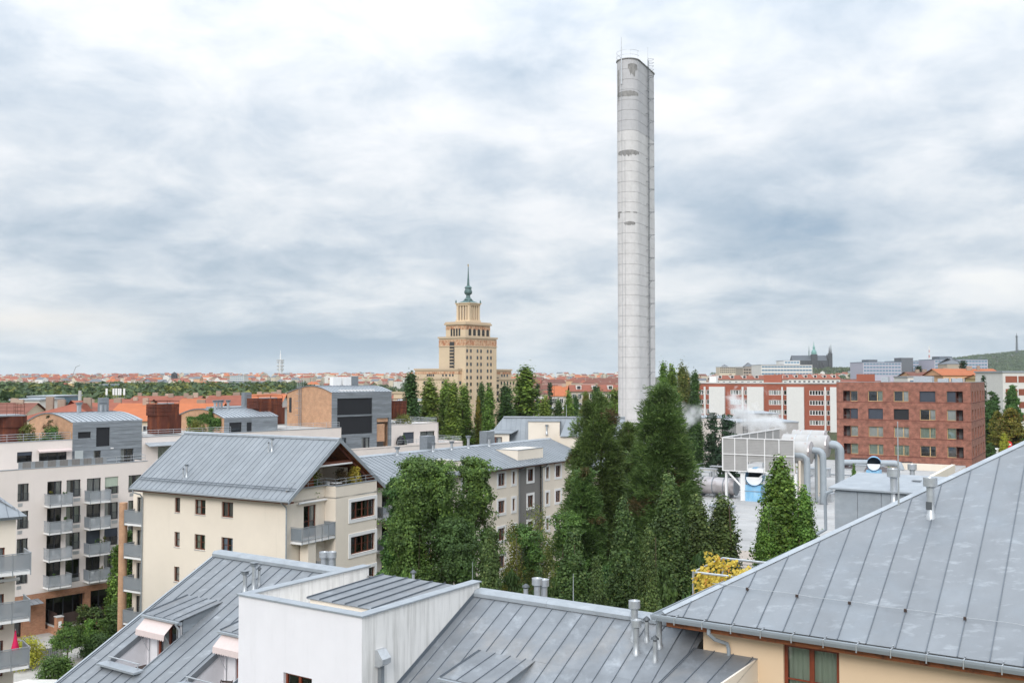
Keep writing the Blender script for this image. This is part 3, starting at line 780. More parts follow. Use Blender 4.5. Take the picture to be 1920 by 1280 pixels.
def dormer(x0, ye=YE, yk=YK, w=DW, ze=16.74, awn=True, floor=14.15, front=True, mk='zinc_old', seams=.62, yf=YF):
    x1 = x0 + w; zk = 18.4 + .5 * yk
    d = link('dormer', MB().prism([(x1 - .1, yk, zk - .02), (x1 - .1, ye + .05, ze - .02), (x1 - .1, ye + .05, 18.35 + .5 * ye), (x1 - .1, yk - .05, 18.35 + .5 * yk)], (.1, 0, 0))
             .prism([(x0, yk, zk - .02), (x0, ye + .05, ze - .02), (x0, ye + .05, 18.35 + .5 * ye), (x0, yk - .05, 18.35 + .5 * yk)], (.1, 0, 0)).mesh('dormer', M['zinc_clad']), TS)
    dy = yk - (ye - .18); dz = zk - ze; L_ = math.hypot(dy, dz)
    for ob in seam_roof(TS, (x0 - .06, yk, zk + .02), (1, 0, 0), (0, dy / L_, dz / L_), [[(0, -L_), (w + .12, -L_), (w + .12, 0), (0, 0)]], seams, .06, mk):
        ob.parent = d; ob.matrix_parent_inverse = Matrix()
    # eave: gutter lip and fascia
    link('gutter', MB().box(x0 - .08, x1 + .08, ye - .30, ye - .17, ze - .09, ze - .01).box(x0 - .05, x1 + .05, ye - .17, ye - .02, ze - .17, ze - .05).mesh('gutter', M['zinc_cap']), d)
    if not front: return d
    # recessed balcony: floor, side walls, parapet coping
    def under(y): return 18.4 + .5 * y
    lg = MB()
    for xa in (x0 - .08, x1):
        lg.prism([(xa, yf, floor), (xa, yf, under(yf)), (xa, ye, under(ye)), (xa, ye, floor)], (.08, 0, 0))
    lg.box(x0, x1, yf, ye, floor - .1, floor); lg.box(x0, x1, yf - .1, yf, floor - .1, under(yf) - .02)
    lo = link('loggia', lg.mesh('loggia', M['plaster_white']), TS)
    fl = MB()
    for xa in (x0 - .02, x1 - .02 + .005):
        fl.prism([(xa, yf - .3, under(yf) - .15 + .06), (xa, ye + .1, under(ye) + .11), (xa, ye + .1, under(ye) - .12), (xa, yf - .3, under(yf) - .37)], (.05, 0, 0))
    link('flashing', fl.mesh('flashing', M['galv_dark']), lo)
    link('coping', MB().box(x0 - .1, x1 + .1, yf - .42, yf + .08, under(yf) - .02, under(yf) + .06).mesh('coping', M['zinc_cap']), lo)
    rl = MB().tube([(x0 + .15, yf - .05, under(yf) + .28), (x1 - .05, yf - .05, under(yf) + .28)], .025, 8)
    for xx in (x0 + .25, x1 - .15): rl.tube([(xx, yf - .05, under(yf) + .02), (xx, yf - .05, under(yf) + .28)], .018, 6)
    link('railing', rl.mesh('railing', M['galv']), lo)
    # door wall and french door
    fw = Face(TS, 0, ye, 0)
    window(fw, x0 + .62, x1 - .12, floor + .04, ze - .22, 'wood_red', 2, 1, .085, sill=False, y=.08, curtain='curtain_white', cside='left')
    ww = fw.wall(x0, x1, floor, ze - .1, M['plaster_white']); ww.name = 'wall'
    fw.put('glazing_bar', MB().box(x0 + .70, x1 - .2, .06, .10, floor + 1.05, floor + 1.10), M['wood_red'])
    TS_pipe = MB().tube([(x1 - .12, ye - .22, ze - .12), (x1 - .04, ye - .1, ze - .35), (x1 - .04, ye - .1, floor + 1.3)], .045, 8); link('downpipe', TS_pipe.mesh('downpipe', M['galv'], True), d)
    if awn:
        a = MB(); n = 14; X0, X1 = x0 + .06, x1 - .28; zt, zb = ze - .12, ze - .50
        for i in range(n):
            xa, xb = X0 + (X1 - X0) * i / n, X0 + (X1 - X0) * (i + 1) / n
            a.poly([(xa, ye - .16, zt), (xb, ye - .16, zt), (xb, ye - .62, zb), (xa, ye - .62, zb)])
            for (p, q, u, v) in ((xa, (xa + xb) / 2, 0, .05), ((xa + xb) / 2, xb, .05, 0)):
                a.poly([(p, ye - .62, zb), (q, ye - .62, zb), (q, ye - .64, zb - .2 - v), (p, ye - .64, zb - .2 - u)])
        ao = link('awning', a.mesh('awning', M['awning']), TS)
        arms = MB()
        for xx in (X0 + .03, X1 - .03): arms.tube([(xx, ye - .6, zb), (xx + .08, ye - .06, zb - 1.0)], .014, 6).tube([(xx + .08, ye - .05, zt), (xx + .08, ye - .05, floor + .5)], .016, 6)
        link('awning_arm', arms.mesh('awning_arm', M['galv']), ao)
    return d
dormer(D1); dormer(D2); dormer(D3, awn=False, mk='zinc_old')
dormer(9.2, ye=-3.7, yk=-1.0, w=1.95, ze=17.42, front=False)
put('wall', MB().box(9.2, 11.1, -3.5, -3.4, 14, 17.3).box(9.2, 9.3, -3.5, -1.2, 14, 17.3), M['plaster_white'], TS)
put('coping', MB().box(11.15, 11.21, -3.9, -.98, 17.2, 17.9), M['plaster_cream'], TS)
# flues and rods on this roof
for (px, py, h, r, cp, st) in [(1120 + 350 / 4.8, 1030 + 930 / 4.8, .85, .10, .17, 'drum'), (1120 + 555 / 4.8, 1030 + 872 / 4.8, .85, .10, .17, 'drum'), (1120 + 445 / 4.8, 1030 + 820 / 4.8, .62, .075, .12, 'hat'),
                       (1120 + 520 / 4.8, 1030 + 1000 / 4.8, .62, .075, .13, 'hat'), (1120 + 335 / 4.8, 1030 + 800 / 4.8, 1.0, .12, .19, 'drum')]:
    p = TS.onp((0, -.5, 1), 18.4, px, py); flue(TS, p[0], p[1], p[2], h, r, cp, st)
for (px, py, h, r, cp, st) in [(80 + 1655 / 4.364, 1020 + 385 / 4.364, .72, .085, .15, 'box'), (80 + 1728 / 4.364, 1020 + 372 / 4.364, 1.0, .085, .15, 'box'), (80 + 1772 / 4.364, 1020 + 335 / 4.364, .62, .06, .09, 'hat')]:
    p = TS.onp((0, -.5, 1), 18.4, px, py); flue(TS, p[0], p[1], p[2], h, r, cp, st)
for (px, py, dy, h, r, cp, st) in [(607, 1064, 1.2, 1.15, .13, .2, 'drum'), (622, 1064, 1.3, 1.05, .13, .2, 'drum'), (986, 1120, 1.4, .95, .09, .15, 'hat'), (1007, 1118, 1.6, 1.35, .12, .2, 'drum'), (1020, 1120, 1.9, 1.3, .13, .2, 'drum'),
                                   (775, 1092, 1.0, .7, .06, .13, 'hat')]:
    p = TS.on('y', dy, px, py); z = 18.4 - .5 * dy; flue(TS, p[0], dy, z, p[2] - z + (.45 if 'drum' in st else .35), r, cp, st)
p = TS.on('y', .35, 1075, 1130); lrod(TS, p[0], .35, 18.2, 1.25)
p = TS.on('y', .9, 886, 1080); lrod(TS, p[0], .9, 17.9, 1.4, .01)

# ------------------------------------------------------------------ white stair tower
WT = B('stair_tower', 'plain white rendered block rising through the nearest zinc roof', 'building', -1.284, 37.422, PHI)
fc = Face(WT, 0, -6.4, 0)
a = fc.on(420 + 462 / 3.84, 1020 + 912 / 3.84); b = fc.on(420 + 650 / 3.84, 1020 + 950 / 3.84)
window(fc, -3.57, -2.22, 14.9, 16.42, 'wood_red', 2, 1, .08, curtain=None, y=.12)
fc.wall(-5.85, 0, 0, 18.74, M['plaster_white'], .2, 'wall')
Face(WT, 0, -6.4, math.radians(90)).wall(0, 6.5, 0, 18.74, M['plaster_side'], holes=[])
Face(WT, -5.85, .1, math.radians(-90)).wall(0, 6.5, 0, 18.74, M['plaster_side'], holes=[])
Face(WT, 0, .1, math.radians(180)).wall(0, 5.85, 0, 17.9, M['plaster_side'], holes=[])
inn = MB()
inn.box(-5.55, -.3, -6.1, .09, 17.5, 17.9)
inn.poly([(-5.55, -6.1, 17.9), (-.3, -6.1, 17.9), (-.3, -6.1, 18.74), (-5.55, -6.1, 18.74)]).poly([(-5.55, -6.1, 17.9), (-5.55, .1, 17.9), (-5.55, .1, 18.74), (-5.55, -6.1, 18.74)])
inn.poly([(-.3, -6.1, 17.9), (-.3, .1, 17.9), (-.3, .1, 18.74), (-.3, -6.1, 18.74)])
inn.poly([(-5.85, .1, 17.9), (-5.55, .1, 17.9), (-5.55, .1, 18.74), (-5.85, .1, 18.74)]).poly([(-.3, .1, 17.9), (0, .1, 17.9), (0, .1, 18.74), (-.3, .1, 18.74)])
put('parapet', inn, M['plaster_side'], WT)
cp = [((-5.91, .06), (-6.46, -6.06), 4)]
def cope(x0, x1, y0, y1, nx=1, ny=1):
    for i in range(nx):
        for j in range(ny):
            a, b_ = x0 + (x1 - x0) * i / nx, x0 + (x1 - x0) * (i + 1) / nx; c, d = y0 + (y1 - y0) * j / ny, y0 + (y1 - y0) * (j + 1) / ny
            o = put('coping', MB().box(a + .004, b_ - .004, c + .004, d - .004, 18.742, 18.79), M['zinc_cap'], WT)
cope(-5.92, .07, -6.47, -6.03, 6, 1); cope(-5.92, -5.48, -6.03, .16, 1, 4); cope(-.37, .07, -6.03, .16, 1, 4)
put('roof_hatch', MB().box(-4.35, -.31, -4.4, -.6, 17.9, 18.42), M['plaster_cream'], WT)
seam_roof(WT, (-4.42, -4.5, 18.46), (1, 0, 0), (0, .999, .035), [[(0, 0), (4.1, 0), (4.1, 4.2), (0, 4.2)]], .62, .02, 'zinc_old', rh=.05)
sd_ = Face(WT, 0, -6.4, math.radians(90))
hood = MB().prism([(.62, 0, 17.55), (.62, -.12, 17.55), (.62, -.34, 17.28), (.62, -.34, 17.12), (.62, -.2, 17.02), (.62, 0, 17.02)], (.42, 0, 0))
hv = sd_.put('vent_hood', hood, M['galv']); link('pipe', MB().box(.76, .92, -.16, -.02, 8, 17.04).mesh('pipe', M['galv_dark']), hv)

# ------------------------------------------------------------------ hip-roofed house at the right
wx = TS.w(8.29, -1.61, 0)
HP = B('hip_roofed_house', 'peach rendered house under a broad grey standing-seam hip roof, nearest at right', 'house', wx[0], wx[1], PHI)
SL = .56; hc = 1 / math.hypot(1, SL); hs = SL * hc; ZE = 19.0
seam_roof(HP, (0, 0, ZE), (1, 0, 0), (0, hc, hs), [[(0, 0), (22, 0), (22, 10 / hc), (10, 10 / hc)]], .79, -.04, 'zinc', rh=.03, rw=.022)
seam_roof(HP, (0, 0, ZE), (0, 1, 0), (hc, 0, hs), [[(0, 0), (10, 10 / hc), (12, 10 / hc), (22, 0)]], .79, .3, 'zinc', rh=.03, rw=.022)
seam_roof(HP, (10, 22, ZE), (1, 0, 0), (0, -hc, hs), [[(-10, 0), (12, 0), (12, 10 / hc), (0, 10 / hc)]], 1.58, 0, 'zinc')
hv_ = Vector((1, 1, SL))
put('hip_cap', MB().prism([(-.02, .14, ZE + .02), (.02, .02, ZE + .09), (.14, -.02, ZE + .02)], tuple(hv_ * 10)), M['zinc_cap'], HP)
put('ridge_cap', MB().prism([(10, 9.8, ZE + 5.55), (10, 10, ZE + 5.72), (10, 10.2, ZE + 5.55)], (12, 0, 0)), M['zinc_cap'], HP)
# gutter, fascia, brackets
gp = [(-.02, 18.97), (-.05, 18.85), (-.12, 18.80), (-.21, 18.82), (-.26, 18.93), (-.27, 19.0), (-.245, 19.0), (-.235, 18.93), (-.2, 18.84), (-.12, 18.82), (-.06, 18.87), (-.035, 18.97)]
for k in range(7):
    a = -.25 + k * 3.2; put('gutter', MB().prism([(a, y, z) for y, z in gp], (3.196, 0, 0)), M['pipe_grey'], HP)
put('gutter', MB().prism([(y, -.25, z) for y, z in gp], (0, 22, 0)), M['pipe_grey'], HP)
for k in range(24):
    xx = .55 + k * .92
    put('gutter_bracket', MB().box(xx, xx + .03, -.285, .02, 18.99, 19.01).box(xx, xx + .03, -.29, -.27, 18.78, 19.0).box(xx, xx + .03, -.01, .25, 19.035 + .0, 19.05 + .0), M['galv'], HP)
put('fascia', MB().box(.15, 22, .06, .12, 18.62, 18.86), M['wood_board'], HP)
put('fascia', MB().box(.12, .18, .12, 22, 18.62, 18.86), M['wood_board'], HP)
put('soffit', MB().box(.18, 22, .12, .6, 18.80, 18.84).box(.18, 1.16, .6, 22, 18.80, 18.84), M['wood_board'], HP)
fh = Face(HP, 0, .61, 0)
window(fh, 3.72, 5.36, 16.4, 18.50, 'wood_red', 2, 2, .10, curtain='curtain_green', cside='full', y=.10, room=True, bar=.045)
fh.wall(1.16, 22, 0, 18.82, M['plaster_peach'], .2)
Face(HP, 1.16, 22, math.radians(-90)).wall(0, 21.4, 0, 18.82, M['plaster_peach'], holes=[])
gutter_pipe(fh, [(1.62, -.68, 18.86), (1.62, -.68, 18.62), (1.72, -.45, 18.42), (1.98, -.10, 18.25), (2.02, -.07, 18.1), (2.02, -.07, 17.5), (1.95, -.15, 17.42)], .06, 'pipe_grey')
# lightning conductor across the slope with its clamps
pa = HP.onp((0, -SL, 1), ZE, 1336, 1098); pb = HP.onp((0, -SL, 1), ZE, 1919, 1180)
pts = []
for i in range(19):
    t = i / 18; xx = pa[0] + (pb[0] + 3 - pa[0]) * t; yy = pa[1] + (pb[1] - pa[1]) * t + .02 * math.sin(i * 2.1); pts.append((xx, yy, ZE + SL * yy + .09))
put('lightning_cable', MB().tube(pts, .008, 5), M['galv'], HP)
k = 0
while True:
    xx = -.04 + .79 * (3 + 2 * k); k += 1
    if xx > 14: break
    yy = pa[1] + (pb[1] - pa[1]) * (xx - pa[0]) / (pb[0] + 3 - pa[0])
    put('cable_clamp', MB().box(xx - .035, xx + .035, yy - .04, yy + .04, ZE + SL * yy + .02, ZE + SL * yy + .10), M['wood_dark'], HP)
# metal-clad roof box on the far slope
rb = MB().box(3.35, 8.2, 7.6, 11.5, 20.4, 22.40); rbo = put('roof_box', rb, M['zinc_cap'], HP)
for k in range(6): link('cladding_panel', MB().box(3.33 + k * .82, 4.13 + k * .82, 7.56, 7.60, 20.4, 22.36).mesh('cladding_panel', M['zinc_cap']), rbo)
link('box_roof', MB().prism([(3.15, 7.4, 22.42), (8.4, 7.4, 22.42), (8.4, 11.7, 22.62), (3.15, 11.7, 22.62)], (0, 0, .06)).mesh('box_roof', M['zinc_cap']), rbo)
link('downpipe', MB().tube([(3.3, 7.45, 22.38), (3.1, 7.4, 22.28), (3.02, 7.45, 22.1), (3.02, 7.5, 20.95), (2.7, 7.5, 20.75)], .06, 8).mesh('downpipe', M['pipe_grey'], True), rbo)
q = HP.onp((0, -SL, 1), ZE, 1745, 968); flue(HP, q[0], q[1], q[2], .98, .12, .22, 'drum'); 
q = HP.onp((0, -SL, 1), ZE, 1745, 962); put('pipe_bracket', MB().box(q[0] - .09, q[0] + .09, q[1] - .28, q[1] - .12, q[2] + .15, q[2] + .4), M['steel_dark'], HP)
for (px, py, h, r, cp_, st) in [(1676, 945, .85, .12, .22, 'drum'), (1711, 930, .9, .12, .22, 'drum'), (1719, 925, .45, .1, .15, 'box')]:
    q = HP.onp((-SL, 0, 1), ZE, px, py); h = HP.on('y', q[1], px, {1676: 893, 1711: 880, 1719: 907}[px])[2] - q[2]; flue(HP, q[0], q[1], q[2], h, r, cp_, st)
for (px, pyt, pyb) in [(1683, 790, 885), (1755, 790, 872)]:
    q = HP.onp((-SL, 0, 1), ZE, px, 940); q2 = HP.on('y', q[1], px, pyt); lrod(HP, q2[0], q[1], q[2], q2[2] - q[2], .018)
# terrace pergola of galvanised bars with a yellow vine, just beyond the roof corner
e = TS.w(9.6, 4.5, 0)
PG = B('pergola', 'galvanised steel pergola frame beside the hip roof corner', 'pergola', e[0], e[1], PHI, z=0)
def PL(px, py, y): 
    p = PG.on('y', y, px, py); return (p[0], y, p[2])
p1, p2, p3, p4 = PL(1300, 1072, 0), PL(1355, 1046, 3.2), PL(1440, 1047, 3.2), PL(1380, 1075, 0)
zt = p2[2]
top = MB().tube([p1, p2, (p2[0] + 4, 3.2, zt)], .05, 6).tube([(p1[0], 0, p1[2]), (p1[0] + 4, 0, p1[2])], .045, 6)
put('frame', top, M['galv'], PG)
for q in (p1, p2, (p1[0] + 4, 0, p1[2]), (p2[0] + 4, 3.2, zt)): put('post', MB().tube([(q[0], q[1], 15.5), q], .05, 6), M['galv'], PG)
put('floor', MB().box(p1[0] - .2, p1[0] + 4.2, -.2, 3.6, 15.0, 15.5).box(p1[0], p1[0] + 4, 0, 3.4, 0, 15.0), M['plaster_pale'], PG)
sc_ = MB()
for i in range(9): sc_.tube([(p2[0] + .1, 3.15, zt - .15 - i * .12), (p2[0] + 1.6, 3.15, zt - .15 - i * .12)], .012, 4)
put('screen', sc_, M['steel_dark'], PG)
r = np.random.default_rng(5); n = 2600
P = np.stack([p1[0] + r.random(n) * 2.6, r.random(n) * 1.7 - .25, p1[2] - .05 - (r.random(n) ** 1.4) * 1.35], 1)
P[:, 2] += .25 * np.sin(P[:, 0] * 4) * (r.random(n)) + .45 * (P[:, 1] > .9) * (P[:, 0] < p1[0] + 1.3)
D = r.normal(0, .5, (n, 3)); D[:, 2] += .6; D[:, 1] -= .6
vm = leaf_mesh('foliage', P, .13 * r.uniform(.6, 1.3, n), D, LM['yellow'], 1, r)
ve = bpy.data.objects.new('grape_vine', None); COL.objects.link(ve); ve.location = (e[0], e[1], 0); ve.rotation_euler = (0, 0, PHI)
tag(ve, 'yellow autumn vine climbing over the steel pergola', 'vine'); link('foliage', vm, ve)
link('stem', MB().tube([(p1[0] + .1, -.1, 15.4), (p1[0] + .3, 0, 16.6), (p1[0] + 1.2, .4, p1[2])], .03, 5).mesh('stem', M['bark']), ve)
# loose furniture on the recessed balconies
w_ = TS.w(D1 + 1.45, -5.75, 14.15)
tb = B('balcony_table', 'dark slatted wooden table on the left recessed roof balcony', 'table', w_[0], w_[1], PHI, z=14.15)
for k in range(6): put('slat', MB().box(-.58 + k * .195, -.40 + k * .195, -.42, .42, .80, .825), M['wood_board' if k == 9 else 'wood_dark'], tb)
put('apron', MB().box(-.56, .56, -.38, -.35, .7, .8).box(-.56, .56, .35, .38, .7, .8), M['wood_dark'], tb)
for a in (-.52, .47):
    for b_ in (-.36, .31): put('leg', MB().box(a, a + .05, b_, b_ + .05, 0, .7), M['wood_dark'], tb)
w_ = TS.w(D2 + 1.15, -5.3, 14.15)
for nm, dx, rz in (('dark slatted folding chair turned to the door on the balcony beside the white block', 0, .4), ('dark slatted folding chair tucked behind the other by the white block', .62, 2.5)):
    w_ = TS.w(D2 + 1.0 + dx, -5.45 + dx * .4, 14.15)
    ch = B('folding_chair', nm, 'chair', w_[0], w_[1], PHI + rz, z=14.15, group='folding chairs on the recessed balcony')
    for k in range(5): put('slat', MB().box(-.22, .22, -.2 + k * .09, -.13 + k * .09, .43, .45), M['wood_dark'], ch)
    for k in range(4): put('slat', MB().box(-.22, .22, .24, .26, .58 + k * .1, .65 + k * .1), M['wood_dark'], ch)
    for s_ in (-.24, .21): put('leg', MB().tube([(s_, -.25, 0), (s_, .25, .98)], .018, 6), M['wood_dark'], ch); put('leg', MB().tube([(s_, .25, 0), (s_, -.2, .45)], .018, 6), M['wood_dark'], ch)
# ------------------------------------------------------------------ gabled cream house with the attic terrace
BH = B('gabled_house', 'cream rendered house with steep grey zinc gable roof and planted attic terrace', 'house', -17.44, 76.65, -math.atan(F / 3200))
sl = .73; c_ = 1 / math.hypot(1, sl); s_ = sl * c_; RY = 6.05; RZ = 16.9 + sl * RY
seam_roof(BH, (0, 0, 16.9), (1, 0, 0), (0, c_, s_), [[(-17.9, 0), (.25, 0), (.25, RY / c_), (-17.9, RY / c_)]], .62, -17.9, 'zinc_grey', rh=.022, rw=.02)
seam_roof(BH, (0, 2 * RY, 16.9), (1, 0, 0), (0, -c_, s_), [[(-17.9, 0), (.25, 0), (.25, RY / c_), (-17.9, RY / c_)]], 1.24, -17.9, 'zinc_grey')
put('ridge_cap', MB().prism([(-17.95, -.22 + RY, RZ - .1), (-17.95, RY - .2, RZ + .05), (-17.95, RY, RZ + .12), (-17.95, RY + .2, RZ + .05), (-17.95, RY + .22, RZ - .1)], (18.25, 0, 0)), M['zinc_cap'], BH)
for xv in (-17.98, .22):
    put('verge_trim', MB().prism([(xv, -.05, 16.95), (xv, RY, RZ + .08), (xv, RY, RZ - .3), (xv, -.05, 16.6)], (.07, 0, 0)).prism([(xv, 2 * RY + .05, 16.95), (xv, RY, RZ + .08), (xv, RY, RZ - .3), (xv, 2 * RY + .05, 16.6)], (.07, 0, 0)), M['zinc_cap'], BH)
put('snow_guard', MB().tube([(-17.8, .75, 16.9 + .75 * sl + .12), (.1, .75, 16.9 + .75 * sl + .12)], .03, 5).tube([(-17.8, .95, 16.9 + .95 * sl + .12), (.1, .95, 16.9 + .95 * sl + .12)], .03, 5), M['zinc_rib'], BH)
put('gutter', MB().prism([(-18, y - .02, z) for y, z in [(0, 16.88), (-.03, 16.76), (-.1, 16.72), (-.17, 16.76), (-.19, 16.86), (-.17, 16.86), (-.1, 16.75), (-.02, 16.86)]], (18.3, 0, 0)), M['zinc_cap'], BH)
put('soffit', MB().box(-17.8, .15, .02, .7, 16.62, 16.74).box(-17.8, .15, .0, .03, 16.62, 16.84), M['wood_brown'], BH)
bf = Face(BH, 0, .7, 0)
for k, (zt) in enumerate((16.28, 13.40, 10.50, 7.6)):
    cs = [('curtain_grey', 'full'), ('curtain_white', 'full'), ('curtain_white', 'full'), None][k]
    window(bf, -13.2, -12.55, zt - 1.27, zt, 'wood_brown', 1, 2 if k else 1, .08, curtain=cs[0] if cs else None, cside='full')
    window(bf, -10.8, -9.53, zt - 1.27, zt, 'wood_brown', 2, 2, .08, curtain=['curtain_white', 'curtain_green', 'curtain_white', None][k], cside=['left', 'both', 'both', None][k])
    window(bf, -7.68, -6.40, zt - 1.27, zt, 'wood_brown', 2, 2 if k else 1, .08, curtain=['curtain_grey', 'curtain_blue', 'curtain_white', None][k], cside=['full', 'both', 'both', None][k])
bf.wall(-17.2, -.7, 0, 16.66, M['plaster_cream'])
Face(BH, -17.2, 11.4, math.radians(-90)).wall(0, 10.7, 0, 16.66, M['plaster_cream'], holes=[])
put('gable_wall', MB().prism([(-17.2, .7, 16.66), (-17.2, RY, RZ - .35), (-17.2, 11.4, 16.66)], (.2, 0, 0)), M['plaster_cream'], BH)
# gable end towards the garden: recessed part with a balcony, then a bay
g1 = Face(BH, -.7, .7, math.radians(90))       # x runs along +y from .7
BX = .45
g2 = Face(BH, BX, 0, math.radians(90))
yb0 = g2.on(629, 1000)[0]; yb1 = g2.on(706, 1000)[0]
a = g1.on(240 + 1265 / 3.84, 780 + 640 / 3.84); b = g1.on(240 + 1355 / 3.84, 780 + 800 / 3.84)
window(g1, a[0], b[0], 13.55, 16.1, 'wood_brown', 2, 2, .08, curtain='curtain_white', cside='right', sill=False)
a2 = g1.on(240 + 1303 / 3.84, 780 + 900 / 3.84); b2 = g1.on(240 + 1355 / 3.84, 780 + 900 / 3.84)
window(g1, a2[0], b2[0], 10.6, 13.1, 'wood_brown', 1, 2, .08, sill=False)
g1.wall(0, yb0 - .7, 0, 17.55, M['plaster_cream'])
for zt in (16.0, 13.1, 10.2, 7.3):
    window(g2, yb1 - 3.5, yb1 - .25, zt - 1.45, zt, 'wood_brown', 4, 2, .08, surround=(.28, 'trim_white'), curtain='curtain_grey', cside='both')
g2.wall(yb0, yb1, 0, 17.5, M['plaster_cream'])
Face(BH, -.7, yb0, 0).wall(0, BX + .7, 0, 17.5, M['plaster_cream'], holes=[])
Face(BH, BX, yb1, math.radians(180)).wall(0, 4, 0, 17.5, M['plaster_cream'], holes=[])
put('coping', MB().box(-.74, -.45, .7, yb0, 17.55, 17.61).box(BX - .25, BX + .04, yb0, yb1 + .03, 17.5, 17.56).box(-.7, BX - .25, yb0 - .03, yb0 + .25, 17.5, 17.56), M['zinc_cap'], BH)
balcony(g1, .55, yb0 - .72, 13.50, 1.15, 1.1, 'perf_light', n=5)
put('pillar', MB().box(-.55, .3, 2.2, 3.1, 0, 13.33), M['plaster_cream'], BH)
balcony(g1, 2.6, yb0 - .72, 10.6, 1.15, 1.1, 'perf_light', n=3)
put('awning_box', MB().tube([(-.5, a[0] - .1, 16.40), (-.5, b[0] + 1.9, 16.40)], .09, 8), M['trim_white'], BH)
# attic terrace: floor, back wall, timber gable framing
tf = MB().box(-4.5, -.7, .9, 11.2, 16.5, 16.6).box(-.7, BX, yb0, yb1, 16.5, 16.6); put('terrace_floor', tf, M['concrete'], BH)
tw = Face(BH, -3.8, 1.2, math.radians(90))
window(tw, 2.0, 3.3, 16.65, 18.6, 'wood_brown', 2, 1, .08, sill=False)
tw.wall(1.8, 8.2, 16.6, 18.9, M['plaster_cream'])
put('gable_wall', MB().prism([(-3.85, 1.8, 17.4), (-3.85, RY, RZ - .5), (-3.85, 10.8, 17.4)], (-.15, 0, 0)), M['plaster_cream'], BH)
put('wall', MB().box(-3.8, -1.2, 8.6, 8.8, 16.6, 18.7), M['plaster_cream'], BH)
put('soffit', MB().prism([(-3.9, .1, 16.80), (-3.9, RY, RZ - .14), (-3.9, RY, RZ - .24), (-3.9, .1, 16.70)], (4.05, 0, 0)).prism([(-3.9, 2 * RY - .1, 16.80), (-3.9, RY, RZ - .14), (-3.9, RY, RZ - .24), (-3.9, 2 * RY - .1, 16.70)], (4.05, 0, 0)), M['wood_board'], BH)
for (y0, y1, z) in ((3.6, 8.5, 19.25),): put('beam', MB().box(-.35, -.1, y0, y1, z, z + .22), M['wood_brown'], BH); put('beam', MB().box(-2.2, -1.95, y0, y1, z, z + .22), M['wood_brown'], BH)
put('beam', MB().prism([(-.3, 1.2, 17.3), (-.3, RY, RZ - .3), (-.3, RY, RZ - .55), (-.3, 1.5, 17.3)], (.2, 0, 0)), M['wood_brown'], BH)
put('beam', MB().prism([(-.3, 10.9, 17.3), (-.3, RY, RZ - .3), (-.3, RY, RZ - .55), (-.3, 10.6, 17.3)], (.2, 0, 0)), M['wood_brown'], BH)
put('awning_box', MB().tube([(-.1, 3.7, 19.2), (-.1, 8.0, 19.2)], .08, 8), M['trim_white'], BH)
rail(Face(BH), [(-.6, .9, 17.61), (-.6, yb0 + .1, 17.61), (BX - .1, yb0 + .1, 17.56), (BX - .1, yb1 - .1, 17.56)], .5, 2, 1.1)
gutter_pipe(Face(BH), [(-.5, -.1, 16.75), (-.45, .2, 16.45), (-.55, .55, 16.3), (-.55, .6, 16.0), (-.55, .6, 0)], .06)
gutter_pipe(Face(BH), [(-17.6, -.1, 16.75), (-17.5, -.05, 16.5), (-17.1, .35, 16.3), (-17.1, .58, 16.0), (-17.1, .58, 0)], .06)
for (px, py, h) in [(345 + 5, 893, .9), (510, 845, .95)]:
    p = BH.onp((0, -sl, 1), 16.9, px, py); flue(BH, p[0], p[1], p[2], h, .09, .15, 'box'); flue(BH, p[0] - .3, p[1] - .1, p[2] - .07, h * .7, .05, .1, 'hat')
# rear wing with stacked balconies and the round brick column
lf = Face(BH, 0, 2.2, 0)
xa = lf.on(241, 1000)[0]; xb = lf.on(252, 1000)[0]
for k in range(5):
    z = 13.55 - 2.9 * k
    window(lf, xb + .3, -17.6, z + .15, z + 2.2, 'frame_dark', 1, 1, .07, curtain='curtain_white', cside='left', sill=False)
    bo = balcony(lf, xb, -17.3, z, 1.1, 1.1, 'perf', n=1)
lf.wall(xb - .2, -17.2, 0, 16.2, M['plaster_cream'])
put('roof', MB().box(xb - .2, -17.2, 2.2, 8, 16.2, 16.3), M['zinc_cap'], BH)
put('wall', MB().box(xb - .2, xb, 2.25, 8, 0, 16.2), M['plaster_cream'], BH)
put('brick_column', MB().lathe([(.36, 0), (.36, 15.3)], (xa + xb) / 2, 1.3, 14), M['brick_orange'], BH, True)
def attic(nm, lab, x, y, z, R, H, leaf, seed, cat='bush', **k):
    w = BH.w(x, y, z); return bush(nm, lab, w[0], w[1], R, H, leaf, seed, z=w[2], cat=cat, **k)
attic('terrace_bush', 'bright yellow bush at the end of the attic terrace', BX - .8, yb1 - 2.1, 16.6, .75, 2.3, 'yellow', 3, size=.12, n=70)
attic('terrace_bush', 'dark red leafed shrub beside the yellow bush on the attic terrace', BX - 1.1, yb1 - 3.4, 16.6, .7, 2.1, 'brown', 4, size=.12, n=50)
attic('terrace_bush', 'round green shrub behind the attic terrace railing', -1.5, yb0 - .7, 16.6, .8, 1.6, 'shrub', 5, size=.12, n=60)
attic('terrace_bush', 'low green plant between the terrace chairs and the yellow bush', BX - .5, yb0 + 2.2, 16.6, .4, 1.25, 'olive', 7, size=.1, n=30)
w = BH.w(-1.0, 3.3, 16.6); sc2 = B('bamboo_screen', 'bamboo privacy screen at the low end of the attic terrace', 'screen', w[0], w[1], BH.e.rotation_euler[2], z=w[2])
for k in range(16): put('cane', MB().tube([(.0, -.9 + k * .12, 0), (.0, -.9 + k * .12, 1.55 + .1 * (k % 3))], .05, 5), M['wood_board'], sc2)
w = BH.w(-.7, yb0 + 1.4, 16.6)
t2 = B('garden_table', 'white garden table on the attic terrace beneath the gable', 'table', w[0], w[1], BH.e.rotation_euler[2], z=w[2])
